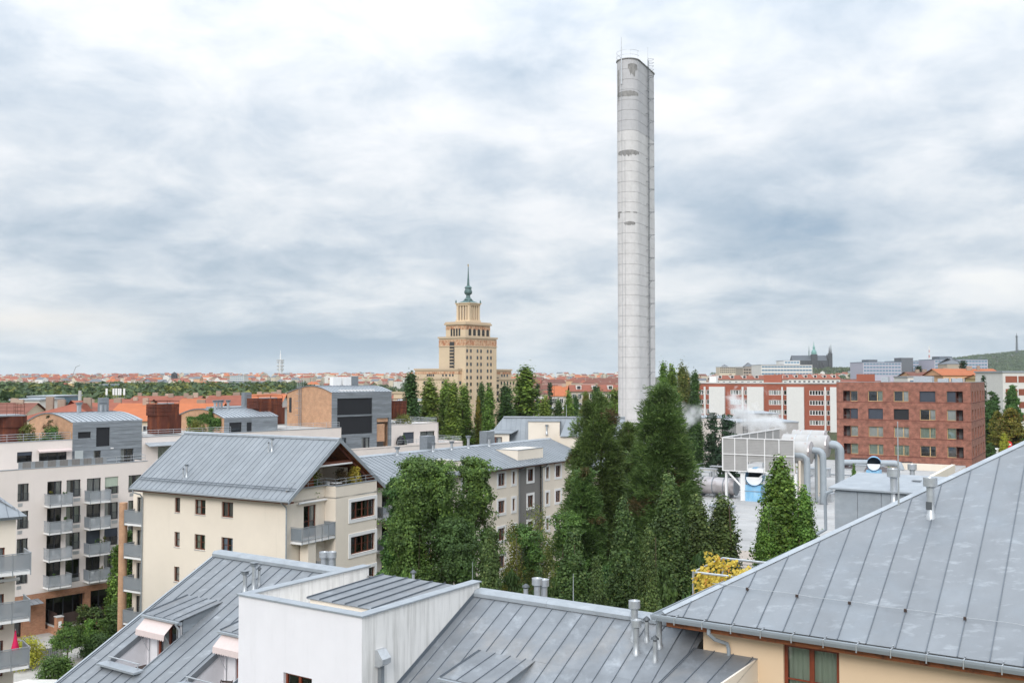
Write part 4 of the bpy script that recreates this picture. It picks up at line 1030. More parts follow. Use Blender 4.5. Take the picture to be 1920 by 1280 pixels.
put('tabletop', MB().lathe([(.5, .98), (.5, 1.02)], n=16), M['trim_white'], t2); put('leg', MB().lathe([(.05, 0), (.04, .98)], n=8), M['trim_white'], t2); put('base', MB().lathe([(.28, 0), (.25, .04)], n=12), M['trim_white'], t2)
for i, dy in enumerate((-.9, .95)):
    w = BH.w(-.7, yb0 + 1.4 + dy, 16.6); cc = B('garden_chair', ('white garden chair on the low side of the attic terrace table', 'white garden chair between the attic table and the yellow bush')[i], 'chair', w[0], w[1], BH.e.rotation_euler[2] + (3.14 if i else 0), z=w[2], group='garden chairs on the attic terrace')
    put('seat', MB().box(-.24, .24, -.24, .24, .5, .54), M['trim_white'], cc); put('backrest', MB().box(-.24, .24, -.26, -.22, .54, 1.2), M['trim_white'], cc)
    for a_ in (-.21, .19):
        for b_ in (-.21, .19): put('leg', MB().box(a_, a_ + .03, b_, b_ + .03, 0, .5), M['trim_white'], cc)
w = BH.w(-1.3, 4.6, 18.25)
hb = B('hanging_basket', 'trailing flower basket hanging from the attic gable beam', 'plant', w[0], w[1], 0, z=w[2])
put('basket', MB().lathe([(.08, .0), (.2, .22)], n=10), M['wood_brown'], hb); put('chain', MB().tube([(0, 0, .2), (0, 0, 1.0)], .01, 4), M['steel_dark'], hb)
r = np.random.default_rng(8); P = r.normal(0, 1, (500, 3)) * np.array([.28, .28, .3]) + np.array([0, 0, .15]); link('foliage', leaf_mesh('foliage', P, .09, P, LM['autumn'], 1, r), hb.e)

# ------------------------------------------------------------------ long pale apartment block at the left (C)
CB = B('apartment_block', 'long pale apartment block with steel balconies and barrel-roofed penthouses', 'building', -50.554, 100.315, math.atan(F / 1670))
cf = Face(CB, 0, 0, 0)
tops = (15.55, 12.77, 9.99, 7.21)
cur = random.Random(4)
def fw_window(f, x0, x1, zt, h, mid, blind=None, cu=None, cs='both'):
    o = window(f, x0, x1, zt - h, zt, 'frame_dark', 2, 1, .08, mid=mid, curtain=cu, cside=cs, sill=False, blind=blind)
    return o
def juliet(f, x0, x1, z, h=.8, mid=None):
    mb = MB(); mb.box(x0, x1, -.03, -.0, z + h - .04, z + h)
    n = max(3, int((x1 - x0) / .12))
    for i in range(n + 1):
        x = x0 + (x1 - x0) * i / n; mb.box(x - .01, x + .01, -.025, -.005, z, z + h)
    mb.box(x0, x1, -.03, 0, z, z + .03)
    return f.put('railing', mb, M['steel_dark'])
for k, zt in enumerate(tops):
    fz = zt - 2.4
    fw_window(cf, .52, 1.6, zt, 1.75, .4, cu='curtain_white', cs='both'); 
    juliet(cf, .52, 1.6, zt - 1.78)
    fw_window(cf, 3.47, 4.97, zt, 2.3, .55, cu=('curtain_white', None, None, None)[k], cs='right')
    fw_window(cf, 5.44, 6.96, zt, 1.75 if k < 3 else 2.35, .55, cu=(cur.choice(['curtain_white', 'curtain_green']) if k < 3 else None))
    juliet(cf, 6.15, 6.96, zt - (1.78 if k < 3 else 2.35))
    fw_window(cf, 7.62, 9.15, zt, 2.3, .5, cu=['curtain_white', 'curtain_grey', 'curtain_grey', 'curtain_grey'][k], cs='full', blind=((.7, 'blind_slate') if k == 2 else None))
    fw_window(cf, 9.60, 11.1, zt, 1.8 if k < 3 else 2.35, .5, cu=['curtain_green', 'curtain_white', None, 'curtain_white'][k], blind=((.6, 'curtain_green') if k == 0 else (.5, 'blind_slate') if k == 2 else None))
    juliet(cf, 10.35, 11.1, zt - (1.82 if k < 3 else 2.35))
    fw_window(cf, 12.27, 13.77, zt, 1.8, .45, cu='curtain_green'); juliet(cf, 12.27, 13.77, zt - 1.82, .75)
    for (a, b) in ((6.2, 6.9), (10.4, 11.05), (12.4, 13.3), (.55, 1.0)):
        cf.put('air_grille', MB().box(a, b, -.02, .0, zt - 2.30, zt - 1.95), M['galv'])
    balcony(cf, 3.15, 5.55, fz, 1.35, 1.15, ('perf_light', 'perf_light', 'wood_bamboo', 'perf_light')[k] if 'wood_bamboo' in M else 'perf_light', n=2, side='perf_light')
    balcony(cf, 7.35, 9.7, fz, 1.35, 1.15, 'perf_light', n=2)
cf.wall(-7, 14.45, 4.2, 17.0, M['plaster_pale'])
gf = Face(CB, 0, .02, 0)
window(gf, 3.5, 7.6, .4, 3.5, 'frame_dark', 4, 1, .08, sill=False, y=.6); window(gf, 8.2, 12.8, .4, 3.55, 'frame_dark', 4, 1, .08, sill=False, y=.6)
window(gf, -1.6, 1.2, .05, 3.1, 'frame_dark', 3, 1, .08, sill=False, y=.4)
gf.wall(-7, 14.45, 0, 4.2, M['brick_plinth'], .7)
Face(CB, 14.45, 0, math.radians(90)).wall(0, 3, 0, 17.0, M['plaster_pale'], holes=[])
put('coping', MB().box(-7, 14.5, -.04, .28, 17.0, 17.06), M['zinc_cap'], CB)
seam_roof(CB, (-1.9, -1.5, 3.45), (1, 0, 0), (0, .985, .17), [[(0, 0), (4.6, 0), (4.6, 1.5), (0, 1.5)]], .6, 0, 'zinc_grey')
# terrace level
put('terrace_floor', MB().box(-7, 14.45, .05, 3.0, 16.5, 16.62), M['concrete'], CB)
rail(Face(CB), [(1.0, .25, 17.05), (14.3, .25, 17.05), (14.3, 3, 17.05)], .65, 2, 1.5)
for k in range(22): put('balustrade_board', MB().box(.6 + k * .42, 1.0 + k * .42, .16, .20, 17.06, 17.72), M['plaster_grey' if k % 3 else 'steel'], CB)
uf = Face(CB, 0, 3, 0)
window(uf, 1.56, 3.12, 17.45, 18.56, 'frame_dark', 1, 1, .08, blind=(.35, 'blind_slate'), sill=False)
window(uf, 3.8, 6.75, 17.15, 18.40, 'frame_dark', 3, 1, .08, sill=False)
uf.wall(-7, 7.32, 16.6, 19.6, M['plaster_pale'])
put('awning', MB().prism([(3.6, 2.95, 18.72), (3.6, 2.45, 18.55), (3.6, 2.45, 18.4), (3.6, 2.47, 18.38), (3.6, 2.5, 18.5), (3.6, 2.95, 18.66)], (3.5, 0, 0)), M['awning'], CB)
put('coping', MB().box(-7, 7.3, 2.95, 3.3, 19.6, 19.66), M['zinc_cap'], CB)
put('terrace_floor', MB().box(-7, 7.3, 3.3, 16, 19.3, 19.4), M['concrete'], CB)
rail(Face(CB), [(-6, 3.2, 19.66), (7.2, 3.2, 19.66)], .75, 3, 1.6)
def barrel(x0, x1, y0, y1, z0, zf, zp, zb, yp, side_m, label, nseg=10, clad_h=.42, holes=(), pitch=.6, yshift=.0):
    """a penthouse with a curved zinc roof, zinc-boarded front and brick side walls; part of the block"""
    def prof(t):
        y = y0 + (y1 - y0) * t
        if y <= yp: u = (y - y0) / (yp - y0); return y, zf + (zp - zf) * math.sin(u * math.pi / 2)
        u = (y1 - y) / (y1 - yp); return y, zb + (zp - zb) * math.sin(u * math.pi / 2)
    ps = [prof(i / nseg) for i in range(nseg + 1)]
    for xs, dx in ((x0, .25), (x1, -.25)):
        o = put('side_wall', MB().prism([(xs, y0, z0)] + [(xs, y, z - .02) for y, z in ps] + [(xs, y1, z0)], (dx, 0, 0)), M[side_m], CB); o['label'] = label
    n = int(round((x1 - x0 + .3) / pitch)); pw = (x1 - x0 + .3) / n
    for i in range(n):
        xa = x0 - .15 + i * pw; mb = MB()
        for (ya, za), (yb, zb_) in zip(ps, ps[1:]):
            mb.prism([(xa, ya, za), (xa + pw - .004, ya, za), (xa + pw - .004, yb, zb_), (xa, yb, zb_)], (0, 0, -.05))
            mb.cur = 1; mb.prism([(xa - .015, ya, za), (xa + .02, ya, za), (xa + .02, yb, zb_), (xa - .015, yb, zb_)], (0, 0, .05)); mb.cur = 0
        put('roof_panel', mb, [M['zinc_cap'], M['zinc_rib']], CB)
    f = Face(CB, 0, y0, 0)
    f.holes = list(holes)
    put('wall', MB(), M['room'], CB) if False else None
    # zinc boards between the openings
    z = z0; row = 0
    while z < zf - .02:
        zt = min(z + clad_h, zf - .0)
        cuts = sorted([(h[0], h[1]) for h in holes if h[2] < (z + zt) / 2 < h[3]])
        xa = x0
        for a, b in cuts + [(x1, x1)]:
            if a - xa > .08:
                L_ = a - xa; m_ = max(1, int(L_ / 3.2)); off = (row % 3) * .33
                for i in range(m_):
                    p, q = xa + L_ * i / m_, xa + L_ * (i + 1) / m_
                    f.put('cladding_panel', MB().prism([(p + .003, -.02, z + .006), (p + .003, -.045, z + .006), (p + .003, -.02, zt), (p + .003, .02, zt)], (q - p - .006, 0, 0)), M['zinc_clad'])
            xa = max(xa, b)
        z = zt; row += 1
    f.wall(x0 + .01, x1 - .01, z0, zf - .05, M['zinc_clad'], .25)
    return f
P1 = [(9.95, 11.5, 18.66, 20.88), (7.92, 9.34, 19.7, 20.38), (9.7, 10.5, 16.8, 18.24), (12.79, 14.31, 16.8, 18.3)]
f1 = barrel(7.32, 15.29, 3.0, 14.5, 16.6, 21.5, 22.35, 21.35, 9.0, 'brick_orange', 'orange brick end wall under the curved roof', holes=P1)
for i, h in enumerate(P1):
    window(f1, *h, 'frame_dark', 2 if i in (0, 3) else 1, 1, .06, sill=False, hole=False, curtain='curtain_white' if i > 1 else None, cside='left', blind=((1, 'shutter_dark') if i < 2 else None))
f1.put('glass_panel', MB().box(7.4, 8.3, -.5, -.45, 17.1, 18.4), M['glass_frost'])
f1.put('wall_lamp', MB().box(11.6, 11.9, -.15, 0, 18.38, 18.5), M['trim_white'])
side1 = Face(CB, 7.32, 14.5, math.radians(-90)); window(side1, 6.3, 6.8, 19.7, 20.6, 'frame_dark', 1, 1, .06, sill=False, y=-.01, room=False)
for (x, y) in ((10.5, 8.8), (11.0, 9.4), (13.2, 8.8), (13.9, 9.2)): flue(CB, x, y, 22.2, 1.0, .14, .26, 'box')
put('chimney', MB().box(14.4, 15.4, 11.4, 12.2, 19, 23.9), M['galv_dark'], CB)
lrod(CB, 12.6, 13.5, 21, 2.5, .02)
# middle stretch: white wall with terrace above, canopy and window
mf = Face(CB, 0, 3.0, 0)
a = mf.on(296, 848); b = mf.on(326, 870)
window(mf, a[0], a[0] + 2.4, 16.7, 18.3, 'frame_dark', 1, 1, .06, sill=False, curtain='curtain_green', cside='full')
mf.wall(15.3, 44, 0, 19.5, M['plaster_pale'])
put('canopy', MB().prism([(a[0] - 1.6, 2.0, 18.42), (a[0] + 2.9, 2.0, 18.42), (a[0] + 2.9, 3.0, 18.75), (a[0] - 1.6, 3.0, 18.75)], (0, 0, .08)), M['zinc_cap'], CB)
put('terrace_floor', MB().box(15.3, 44, 3.02, 16, 19.3, 19.4), M['concrete'], CB)
put('coping', MB().box(15.3, 44, 2.95, 3.3, 19.5, 19.56), M['zinc_cap'], CB)
rail(Face(CB), [(15.5, 3.2, 19.5), (27, 3.2, 19.5)], .75, 3, 1.8)
rail(Face(CB), [(35.2, 3.2, 19.5), (43.8, 3.2, 19.5)], .75, 3, 1.8)
P2 = [(27.9, 29.7, 19.45, 20.67), (30.43, 31.2, 19.4, 20.6)]
f2 = barrel(27.17, 35.07, 5.0, 16.5, 19.4, 21.3, 22.3, 21.2, 10.5, 'brick_orange', 'orange brick end wall behind creepers', holes=P2)
for i, h in enumerate(P2): window(f2, *h, 'frame_dark', 1, 1, .06, sill=False, hole=False, blind=((.6 if i == 0 else 1), 'shutter_dark'))
for (x, y) in ((28.6, 9.5), (29.4, 10), (30.1, 10.4), (30.6, 9.6)): flue(CB, x, y, 22.1, 1.0, .16, .3, 'box')
put('chimney', MB().box(34.6, 35.7, 12, 12.8, 19, 24.3), M['galv_dark'], CB)
put('roof_box', MB().box(30.6, 36, 11.5, 15, 21.6, 22.4), M['zinc_cap'], CB)
P3 = [(44.83, 51.1, 21.09, 23.44), (44.85, 51.12, 18.37, 20.85), (45.0, 46.4, 16.2, 17.9), (49.17, 50.65, 15.96, 17.77), (51.95, 54.2, 15.3, 20.6)]
f3 = barrel(43.87, 54.7, 5.0, 15.4, 15.0, 24.3, 25.15, 24.1, 9.3, 'brick_orange', 'tall orange brick end wall with ladder', holes=P3)
for i, h in enumerate(P3[:4]): window(f3, *h, 'frame_dark', 2 if i < 2 else 2, 1, .07, sill=False, hole=False, blind=((1, 'shutter_dark') if i < 2 else None), curtain='curtain_white' if i > 1 else None)
f3.put('recess', MB().box(51.95, 54.2, 1.2, 1.3, 15.3, 20.6), M['plaster_grey']); f3.put('brick_panel', MB().box(51.96, 53.5, .1, .4, 17.1, 19.6).box(51.96, 54.1, .1, .5, 19.9, 20.58).box(51.96, 53.5, .1, .4, 15.3, 16.2), M['brick_orange'])
f3.put('skylight', MB().box(45.6, 51.8, .3, .9, 24.35, 24.6), M['trim_white'])
s3 = Face(CB, 43.87, 15.4, math.radians(-90))
s3.put('window', MB().box(.55, 1.1, -.03, 0, 21.3, 23.4), M['frame_dark'])
lad = MB()
for xx in (3.1, 3.6): lad.box(xx - .03, xx + .03, -.2, -.14, 19.5, 26.3)
for k in range(22): lad.box(3.1, 3.6, -.19, -.15, 19.6 + k * .3, 19.64 + k * .3)
s3.put('ladder', lad, M['steel'])
for k in range(5): s3.put('ladder_hoop', MB().tube([(3.1, -.17, 21 + k), (3.0, -.7, 21 + k), (3.35, -.95, 21 + k), (3.7, -.7, 21 + k), (3.6, -.17, 21 + k)], .02, 5), M['steel'])
for x in (47.2, 49.0): put('air_conditioner', MB().box(x, x + 1.5, 9.0, 9.8, 25.1, 26.4), M['trim_white'], CB)
put('air_conditioner', MB().box(50.6, 51.8, 9.0, 9.8, 25.1, 26.5), M['galv_dark'], CB)
lrod(CB, 43.9, 13, 24, 3.0, .025); lrod(CB, 44.2, 12, 24, 2.8, .025)
# stepped terraces at the far end
e1 = Face(CB, 0, 5.0, 0)
window(e1, 57.0, 59.2, 16.55, 18.2, 'frame_dark', 1, 1, .06, blind=(1, 'blind_slate'), sill=False); window(e1, 60.4, 63.4, 16.55, 18.2, 'frame_dark', 2, 1, .06, curtain='curtain_white', cside='full', sill=False)
e1.wall(54.7, 64.2, 16.3, 19.45, M['plaster_pale']); e2 = Face(CB, 0, 3.5, 0); e2.wall(43.8, 68, 0, 16.5, M['plaster_pale'], holes=[])
put('terrace_floor', MB().box(43.8, 68, 3.5, 16, 16.2, 16.3).box(54.7, 64.2, 5, 16, 19.3, 19.4), M['concrete'], CB)
rail(Face(CB), [(54.8, 5.2, 19.45), (64, 5.2, 19.45), (64, 15, 19.45)], .7, 3, 1.8); rail(Face(CB), [(54.8, 3.7, 16.5), (67.8, 3.7, 16.5), (67.8, 15, 16.5)], .7, 3, 1.8)
put('wall', MB().box(64.0, 64.2, 5, 16, 16.3, 19.45).box(67.8, 68, 3.5, 16, 0, 16.5).box(-7, 68, 15.8, 16, 0, 16.4).box(-7, -6.8, 0, 16, 0, 16.9), M['plaster_pale'], CB)
put('grill_cover', MB().lathe([(.5, 0), (.7, .5), (.5, 1.2), (.1, 1.5)], 55.9, 4.3, 12), M['shutter_dark'], CB).location = (0, 0, 16.3)
# rusty steel stacks on the terraces
def stack(px0, px1, pyt, pyb, y, taper=.0):
    a = CB.on('y', y, px0, pyt); b = CB.on('y', y, px1, pyb); w = b[0] - a[0]; zt, zb = a[2], b[2]
    o = put('corten_stack', MB().box(a[0] + w * .06, b[0] - w * .38 if taper else b[0], y, y + w * .7, zb, zb + (zt - zb) * .55), M['corten'], CB)
    if taper: link('corten_panel', MB().box(b[0] - w * .42, b[0] + .1 * w, y - .05, y + w * .7, zb, zb + (zt - zb) * .57).mesh('corten_panel', M['corten']), o)
    for k in range(3):
        z0_ = zb + (zt - zb) * (.55 + .12 * k); link('corten_panel', MB().box(a[0] + .01 * k, b[0] - .01 * k, y - .04, y + w * .7, z0_ + .02, z0_ + (zt - zb) * .12).mesh('corten_panel', M['corten']), o)
    cg = MB()
    for zz in (zt - .75, zt): cg.tube([(a[0], y, zz), (b[0], y, zz), (b[0], y + w * .7, zz), (a[0], y + w * .7, zz), (a[0], y, zz)], .03, 5)
    for (xx, yy) in ((a[0], y), (b[0], y), ((a[0] + b[0]) / 2, y), (b[0], y + w * .7)): cg.tube([(xx, yy, zt - .8), (xx, yy, zt)], .03, 5)
    link('railing', cg.mesh('railing', M['corten']), o)
    for q in (.3, .6): link('vent', MB().box(a[0] + w * q, a[0] + w * (q + .22), y + .2, y + w * .4, zt - 1.0, zt - .25).mesh('vent', M['galv']), o)
stack(291, 335, 752, 812, 7.0, 1); stack(484, 529, 742, 795, 7.0, 1); stack(735, 762, 748, 785, 8.0)
sx = CB.on('y', 6.0, 15, 785); ex_ = CB.on('y', 6.0, 48, 785)
put('corten_stack', MB().lathe([(1.35, 19.4), (1.35, 21.0), (1.5, 21.0), (1.5, 22.2)], (sx[0] + ex_[0]) / 2, 7.4, 18), M['corten'], CB, True)
put('stack_deck', MB().box(sx[0] - 2.8, ex_[0], 6, 9, 22.2, 22.35), M['steel'], CB)
rail(Face(CB), [(sx[0] - 2.8, 6.1, 22.35), (ex_[0] - .1, 6.1, 22.35), (ex_[0] - .1, 8.9, 22.35)], 1.2, 3, .8, 'wood_brown')
def on_c(nm, lab, x, y, z, R, H, leaf, seed, **k):
    w = CB.w(x, y, z); return bush(nm, lab, w[0], w[1], R, H, leaf, seed, z=w[2], size=.16, **k)
on_c('roof_shrub', 'green shrub behind the upper terrace rail beside the orange brick arch', 3.2, 4.6, 19.4, 1.0, 1.9, 'olive', 11, n=50)
on_c('roof_shrub', 'wide green shrub in front of the leftmost orange brick arch', 5.9, 5.0, 19.4, 1.1, 1.5, 'shrub', 12, n=50)
on_c('roof_tree', 'bare reddish shrub against the leftmost brick arch', 6.3, 7.0, 19.4, .7, 2.8, 'brown', 13, n=14)
on_c('roof_shrub', 'green shrubs behind the rail beside the rust-brown stack', 23.2, 4.6, 19.4, 1.3, 1.7, 'olive', 14, n=50)
on_c('roof_shrub', 'pale grassy planting along the far end terrace rail', 58, 6.2, 19.3, 1.6, 1.4, 'olive', 15, n=50)
on_c('roof_shrub', 'small green shrub beside the black grill cover', 56.5, 4.5, 16.3, .5, 1.6, 'shrub', 16, n=25)
w = CB.w(27.0, 11, 19.4)
r = np.random.default_rng(9); n = 3000
P = np.stack([np.zeros(n) + r.normal(0, .12, n), r.random(n) * 8 - 5.5, np.zeros(n)], 1); P[:, 2] = 1.9 - np.abs(r.normal(0, .5, n)) - .5 * np.sin(P[:, 1] * .9) * r.random(n)
P[: n // 4, 1] = r.normal(-3.2, .2, n // 4); P[: n // 4, 2] = r.random(n // 4) * 3.0
iv = bpy.data.objects.new('ivy_creeper', None); COL.objects.link(iv); iv.location = w; iv.rotation_euler = (0, 0, math.atan(F / 1670)); tag(iv, 'green creeper hanging over the middle orange brick arch', 'creeper')
link('foliage', leaf_mesh('foliage', P, .2, np.tile([-1.0, 0, .3], (n, 1)), LM['shrub'], 1, r), iv); link('stem', MB().tube([(-.05, -3.2, 0), (-.1, -3.1, 1.5), (-.05, -3.3, 3.2)], .06, 5).mesh('stem', M['bark']), iv)

# ------------------------------------------------------------------ balcony corner of the nearest left building (G)
gx, gy, _ = dep(30, 1000, 62)
GB = B('corner_apartment_house', 'pale apartment house at the left edge with mesh-fronted corner balconies', 'building', gx, gy, math.radians(38))
gfc = Face(GB, 0, 0, 0)
for k in range(6):
    zt = 15.9 - 2.85 * k
    window(gfc, -1.9, -.62, zt - 2.2, zt, 'wood_brown', 2, 1, .08, sill=False, curtain='curtain_white')
gfc.wall(-7, 0, 0, 17.6, M['plaster_cream'])
Face(GB, 0, 0, math.radians(90)).wall(0, 9, 0, 17.6, M['plaster_cream'], holes=[])
for k in range(5):
    balcony(gfc, -4.6, .55, 14.6 - 2.85 * k, 1.9, 1.1, 'perf', n=5, y0=0)
put('roof', MB().prism([(-7, -.3, 17.6), (.3, -.3, 17.6), (.3, 9, 17.6), (-7, 9, 17.6)], (0, 0, .2)), M['zinc_cap'], GB)
seam_roof(GB, (-8, -.6, 17.8), (1, 0, 0), (0, .8, .6), [[(0, 0), (8.5, 0), (5.5, 4.5), (0, 4.5)]], .62, 0, 'zinc_grey')
seam_roof(GB, (.5, -.6, 17.8), (0, 1, 0), (-.8, 0, .6), [[(0, 0), (9, 0), (9, 4.5), (3, 4.5)]], .62, 0, 'zinc_grey')
put('awning_box', MB().tube([(-2.6, -.2, 13.9), (.2, -.2, 13.9)], .1, 8), M['trim_white'], GB)
w = GB.w(-.2, -1.3, 14.6 - 2.85 * 2)
um = B('folded_parasol', 'folded magenta parasol standing on the corner balcony at the left edge', 'parasol', w[0], w[1], 0, z=w[2])
put('canopy', MB().lathe([(.22, .75), (.24, .95), (.12, 1.5), (.03, 2.1)], n=10), mat('magenta', (.62, .01, .09), .7), um, True); put('pole', MB().tube([(0, 0, 0), (0, 0, 2.2)], .025, 6), M['galv'], um); put('base', MB().lathe([(.25, 0), (.22, .1)], n=12), M['concrete'], um)

# ------------------------------------------------------------------ long cream wing behind the trees (E)
EB = B('long_wing', 'long cream house wing with low zinc roof and white framed windows, behind the linden', 'house', -11.972, 87.933, math.atan(F / 1290))
es = .355; ec = 1 / math.hypot(1, es); ez = es * ec; ER = 5.5
seam_roof(EB, (0, 0, 16.9), (1, 0, 0), (0, ec, ez), [[(-1.5, 0), (37, 0), (37, ER / ec), (-1.5, ER / ec)]], .62, -1.5, 'zinc_grey')
seam_roof(EB, (0, 2 * ER, 16.9), (1, 0, 0), (0, -ec, ez), [[(-1.5, 0), (37, 0), (37, ER / ec), (-1.5, ER / ec)]], 1.86, -1.5, 'zinc_grey')
put('ridge_cap', MB().prism([(-1.5, ER - .25, 18.8), (-1.5, ER, 18.97), (-1.5, ER + .25, 18.8)], (38.5, 0, 0)), M['zinc_cap'], EB)
put('gutter', MB().box(-1.5, 37, -.16, 0, 16.78, 16.9), M['zinc_cap'], EB)
put('soffit', MB().box(-1.4, 36.9, .0, .6, 16.62, 16.72), M['wood_brown'], EB)
ef = Face(EB, 0, .6, 0)
cols = [(3.75, 4.65, 1), (7.0, 8.4, 2), (10.2, 11.0, 1), (13.1, 14.5, 2), (16.2, 17.0, 1), (19.22, 20.43, 2), (21.85, 22.36, 1), (28.48, 29.02, 1), (30.48, 31.55, 2), (34.0, 35.2, 2)]
for k in range(5):
    zt = 16.27 - 2.87 * k
    for i, (a, b, n) in enumerate(cols):
        if k == 0 and i == 0: continue
        window(ef, a, b, zt - 1.3, zt, 'wood_brown', n, 1, .09, surround=(.26, 'trim_white'), curtain=[None, 'curtain_white', None, 'curtain_grey'][(i + k) % 4])
g3 = Face(EB, 0, .75, 0)
for k in range(5):
    zt = 16.27 - 2.87 * k; window(g3, 25.0, 26.05, zt - 1.3, zt, 'wood_brown', 2, 1, .09, surround=(.26, 'trim_white'))
for k in range(4): ef_b = window(ef, 1.3, 2.3, 14.0 - 2.87 * k, 16.1 - 2.87 * k, 'wood_brown', 1, 1, .09, sill=False)
ef.wall(0, 23.05, 0, 16.66, M['plaster_cream']); ef.wall(27.57, 36.5, 0, 16.66, M['plaster_cream']); g3.wall(23.05, 27.57, 0, 16.66, M['plaster_grey'])
put('wall', MB().box(36.3, 36.5, .6, 10, 0, 16.6).box(0, .2, .62, 10, 0, 16.6).box(0, 36.5, 10, 10.2, 0, 16.6), M['plaster_cream'], EB)
for k in range(4): balcony(ef, .1, 2.9, 13.85 - 2.87 * k, 1.2, 1.05, 'perf_light', n=3)
for xx in (23.0, 27.6): gutter_pipe(Face(EB), [(xx + .4, -.1, 16.8), (xx + .2, .1, 16.5), (xx, .5, 16.3), (xx, .52, 0)], .07, 'galv_dark')
def wedge(pl, pr, pyb, ph, back):
    a = EB.onp((0, -es, 1), 16.9, pl, pyb[0]); b = EB.onp((0, -es, 1), 16.9, pr, pyb[1]); y = (a[1] + b[1]) / 2; z = 16.9 + es * y
    t = z + ph; o = put('roof_box', MB().prism([(a[0], y, z - .1), (a[0], y, t), (a[0], y + back, t), (a[0], y + back, z - .1)], (b[0] - a[0], 0, 0)), M['plaster_cream'], EB)
    link('coping', MB().box(a[0] - .05, b[0] + .05, y - .05, y + .2, t, t + .06).box(a[0] - .05, a[0] + .2, y + .2, y + back, t, t + .06).box(b[0] - .2, b[0] + .05, y + .2, y + back, t, t + .06).mesh('coping', M['zinc_cap']), o)
    return a, b, y, t
wedge(971, 1018, (863, 857), 1.1, 4.6); wedge(850, 864, (884, 881), 1.0, 4.6)
for (px, py, h) in [(878, 843, 1.1), (847, 845, .7), (812, 850, .7), (917, 836, .8), (745, 855, .6)]:
    p = EB.on('y', ER - .3, px, py); flue(EB, p[0], ER - .3, 18.7, h, .14, .25, 'box')
put('chimney', MB().box(13.6, 14.9, 5.6, 6.6, 18.4, 20.3), M['galv_dark'], EB); put('chimney', MB().box(24.0, 25.5, 5.6, 6.6, 18.4, 20.3), M['galv_dark'], EB)

# ------------------------------------------------------------------ zinc-roofed house behind the wing (F)
fx, fy, fz = dep(950, 783, 126)
FB = B('zinc_roofed_house', 'grey zinc roofed house with cream dormers, beyond the ridge of the long wing', 'house', fx, fy, math.radians(-4))
seam_roof(FB, (0, 0, 21.3), (1, 0, 0), (0, .64, .77), [[(-.4, -.02), (15, -.02), (15, -8.5), (-5.5, -8.5)]], .62, 0, 'zinc_grey')
seam_roof(FB, (0, 0, 21.3), (1, 0, 0), (0, -.64, .77), [[(-.4, 0), (15, 0), (15, -8.5), (-5.5, -8.5)]], 1.24, 0, 'zinc_grey')
put('ridge_cap', MB().box(-.4, 15, -.2, .2, 21.22, 21.4), M['zinc_cap'], FB)
put('wall', MB().box(-5, 15, -5.2, 5.2, 0, 14.6), M['plaster_cream'], FB)
put('dormer', MB().box(2.9, 6.8, -2.7, 1.5, 17.5, 20.85), M['plaster_cream'], FB); put('dormer', MB().box(6.82, 10.5, -4.2, 0, 16.5, 19.1), M['plaster_cream'], FB)
put('roof', MB().prism([(6.9, -4.5, 19.1), (10.6, -4.5, 19.1), (10.6, -.5, 20.9), (7.6, -.5, 20.9)], (0, 0, .08)).box(2.8, 6.9, -2.8, 1.6, 20.85, 20.95), M['zinc_grey'], FB)
dd = Face(FB, 0, -3.6, 0); window(dd, -1.9, -.3, 17.6, 19.0, 'wood_brown', 2, 1, .08, curtain='curtain_white'); dd.wall(-2.4, .6, 16.8, 19.4, M['plaster_cream'])
put('dormer_roof', MB().prism([(-2.6, -3.9, 19.4), (.9, -3.9, 19.4), (1.6, -1.4, 19.7), (-1.8, -1.4, 19.7)], (0, 0, .08)), M['zinc_grey'], FB)
wd = Face(FB, 0, -4.21, 0); window(wd, 8.9, 9.7, 17.7, 18.6, 'frame_dark', 1, 1, .06, y=-.03, room=False, hole=False)
flue(FB, 5.2, -2.9, 19.5, .8, .1, .2, 'box')
lrod(FB, 7.6, 0, 21.3, 1.6, .03)
# ------------------------------------------------------------------ red brick apartment building
KP = -math.atan(F / 3000)
kx, ky, _ = dep(1568, 717, 168)
KB = B('brick_apartment_building', 'dark red brick apartment building with five rows of loggia windows', 'building', kx, ky, KP)
kf = Face(KB, 0, 0, 0)
kc = [(1.11, 3.5), (5.17, 7.51), (9.2, 11.57), (13.22, 15.63), (17.31, 19.7)]
kt = [24.05, 21.1, 18.15, 15.2, 12.25, 9.3]
M['frame_pine'] = mat('frame_pine', (.55, .38, .19), .6)
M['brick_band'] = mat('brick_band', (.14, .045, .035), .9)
kr = random.Random(3)
spec = {(0, 0): ('L', None), (0, 1): ('W', 'curtain_green'), (0, 2): ('W', 'curtain_white'), (0, 3): ('S', 'blind_slate'), (0, 4): ('R', 'blind_slate'),
        (1, 0): ('L', 'blind_slate'), (1, 1): ('S', 'blind_slate'), (1, 2): ('S', 'shutter_dark'), (1, 3): ('W', 'curtain_white'), (1, 4): ('R', 'curtain_white'),
        (2, 0): ('L', 'curtain_white'), (2, 1): ('W', 'curtain_white'), (2, 2): ('W', 'curtain_white'), (2, 3): ('W', 'curtain_green'), (2, 4): ('R', 'curtain_green'),
        (3, 0): ('L', 'curtain_green'), (3, 1): ('W', 'curtain_green'), (3, 2): ('W', 'curtain_green'), (3, 3): ('W', None), (3, 4): ('R', 'curtain_grey'),
        (4, 4): ('R', 'curtain_green')}
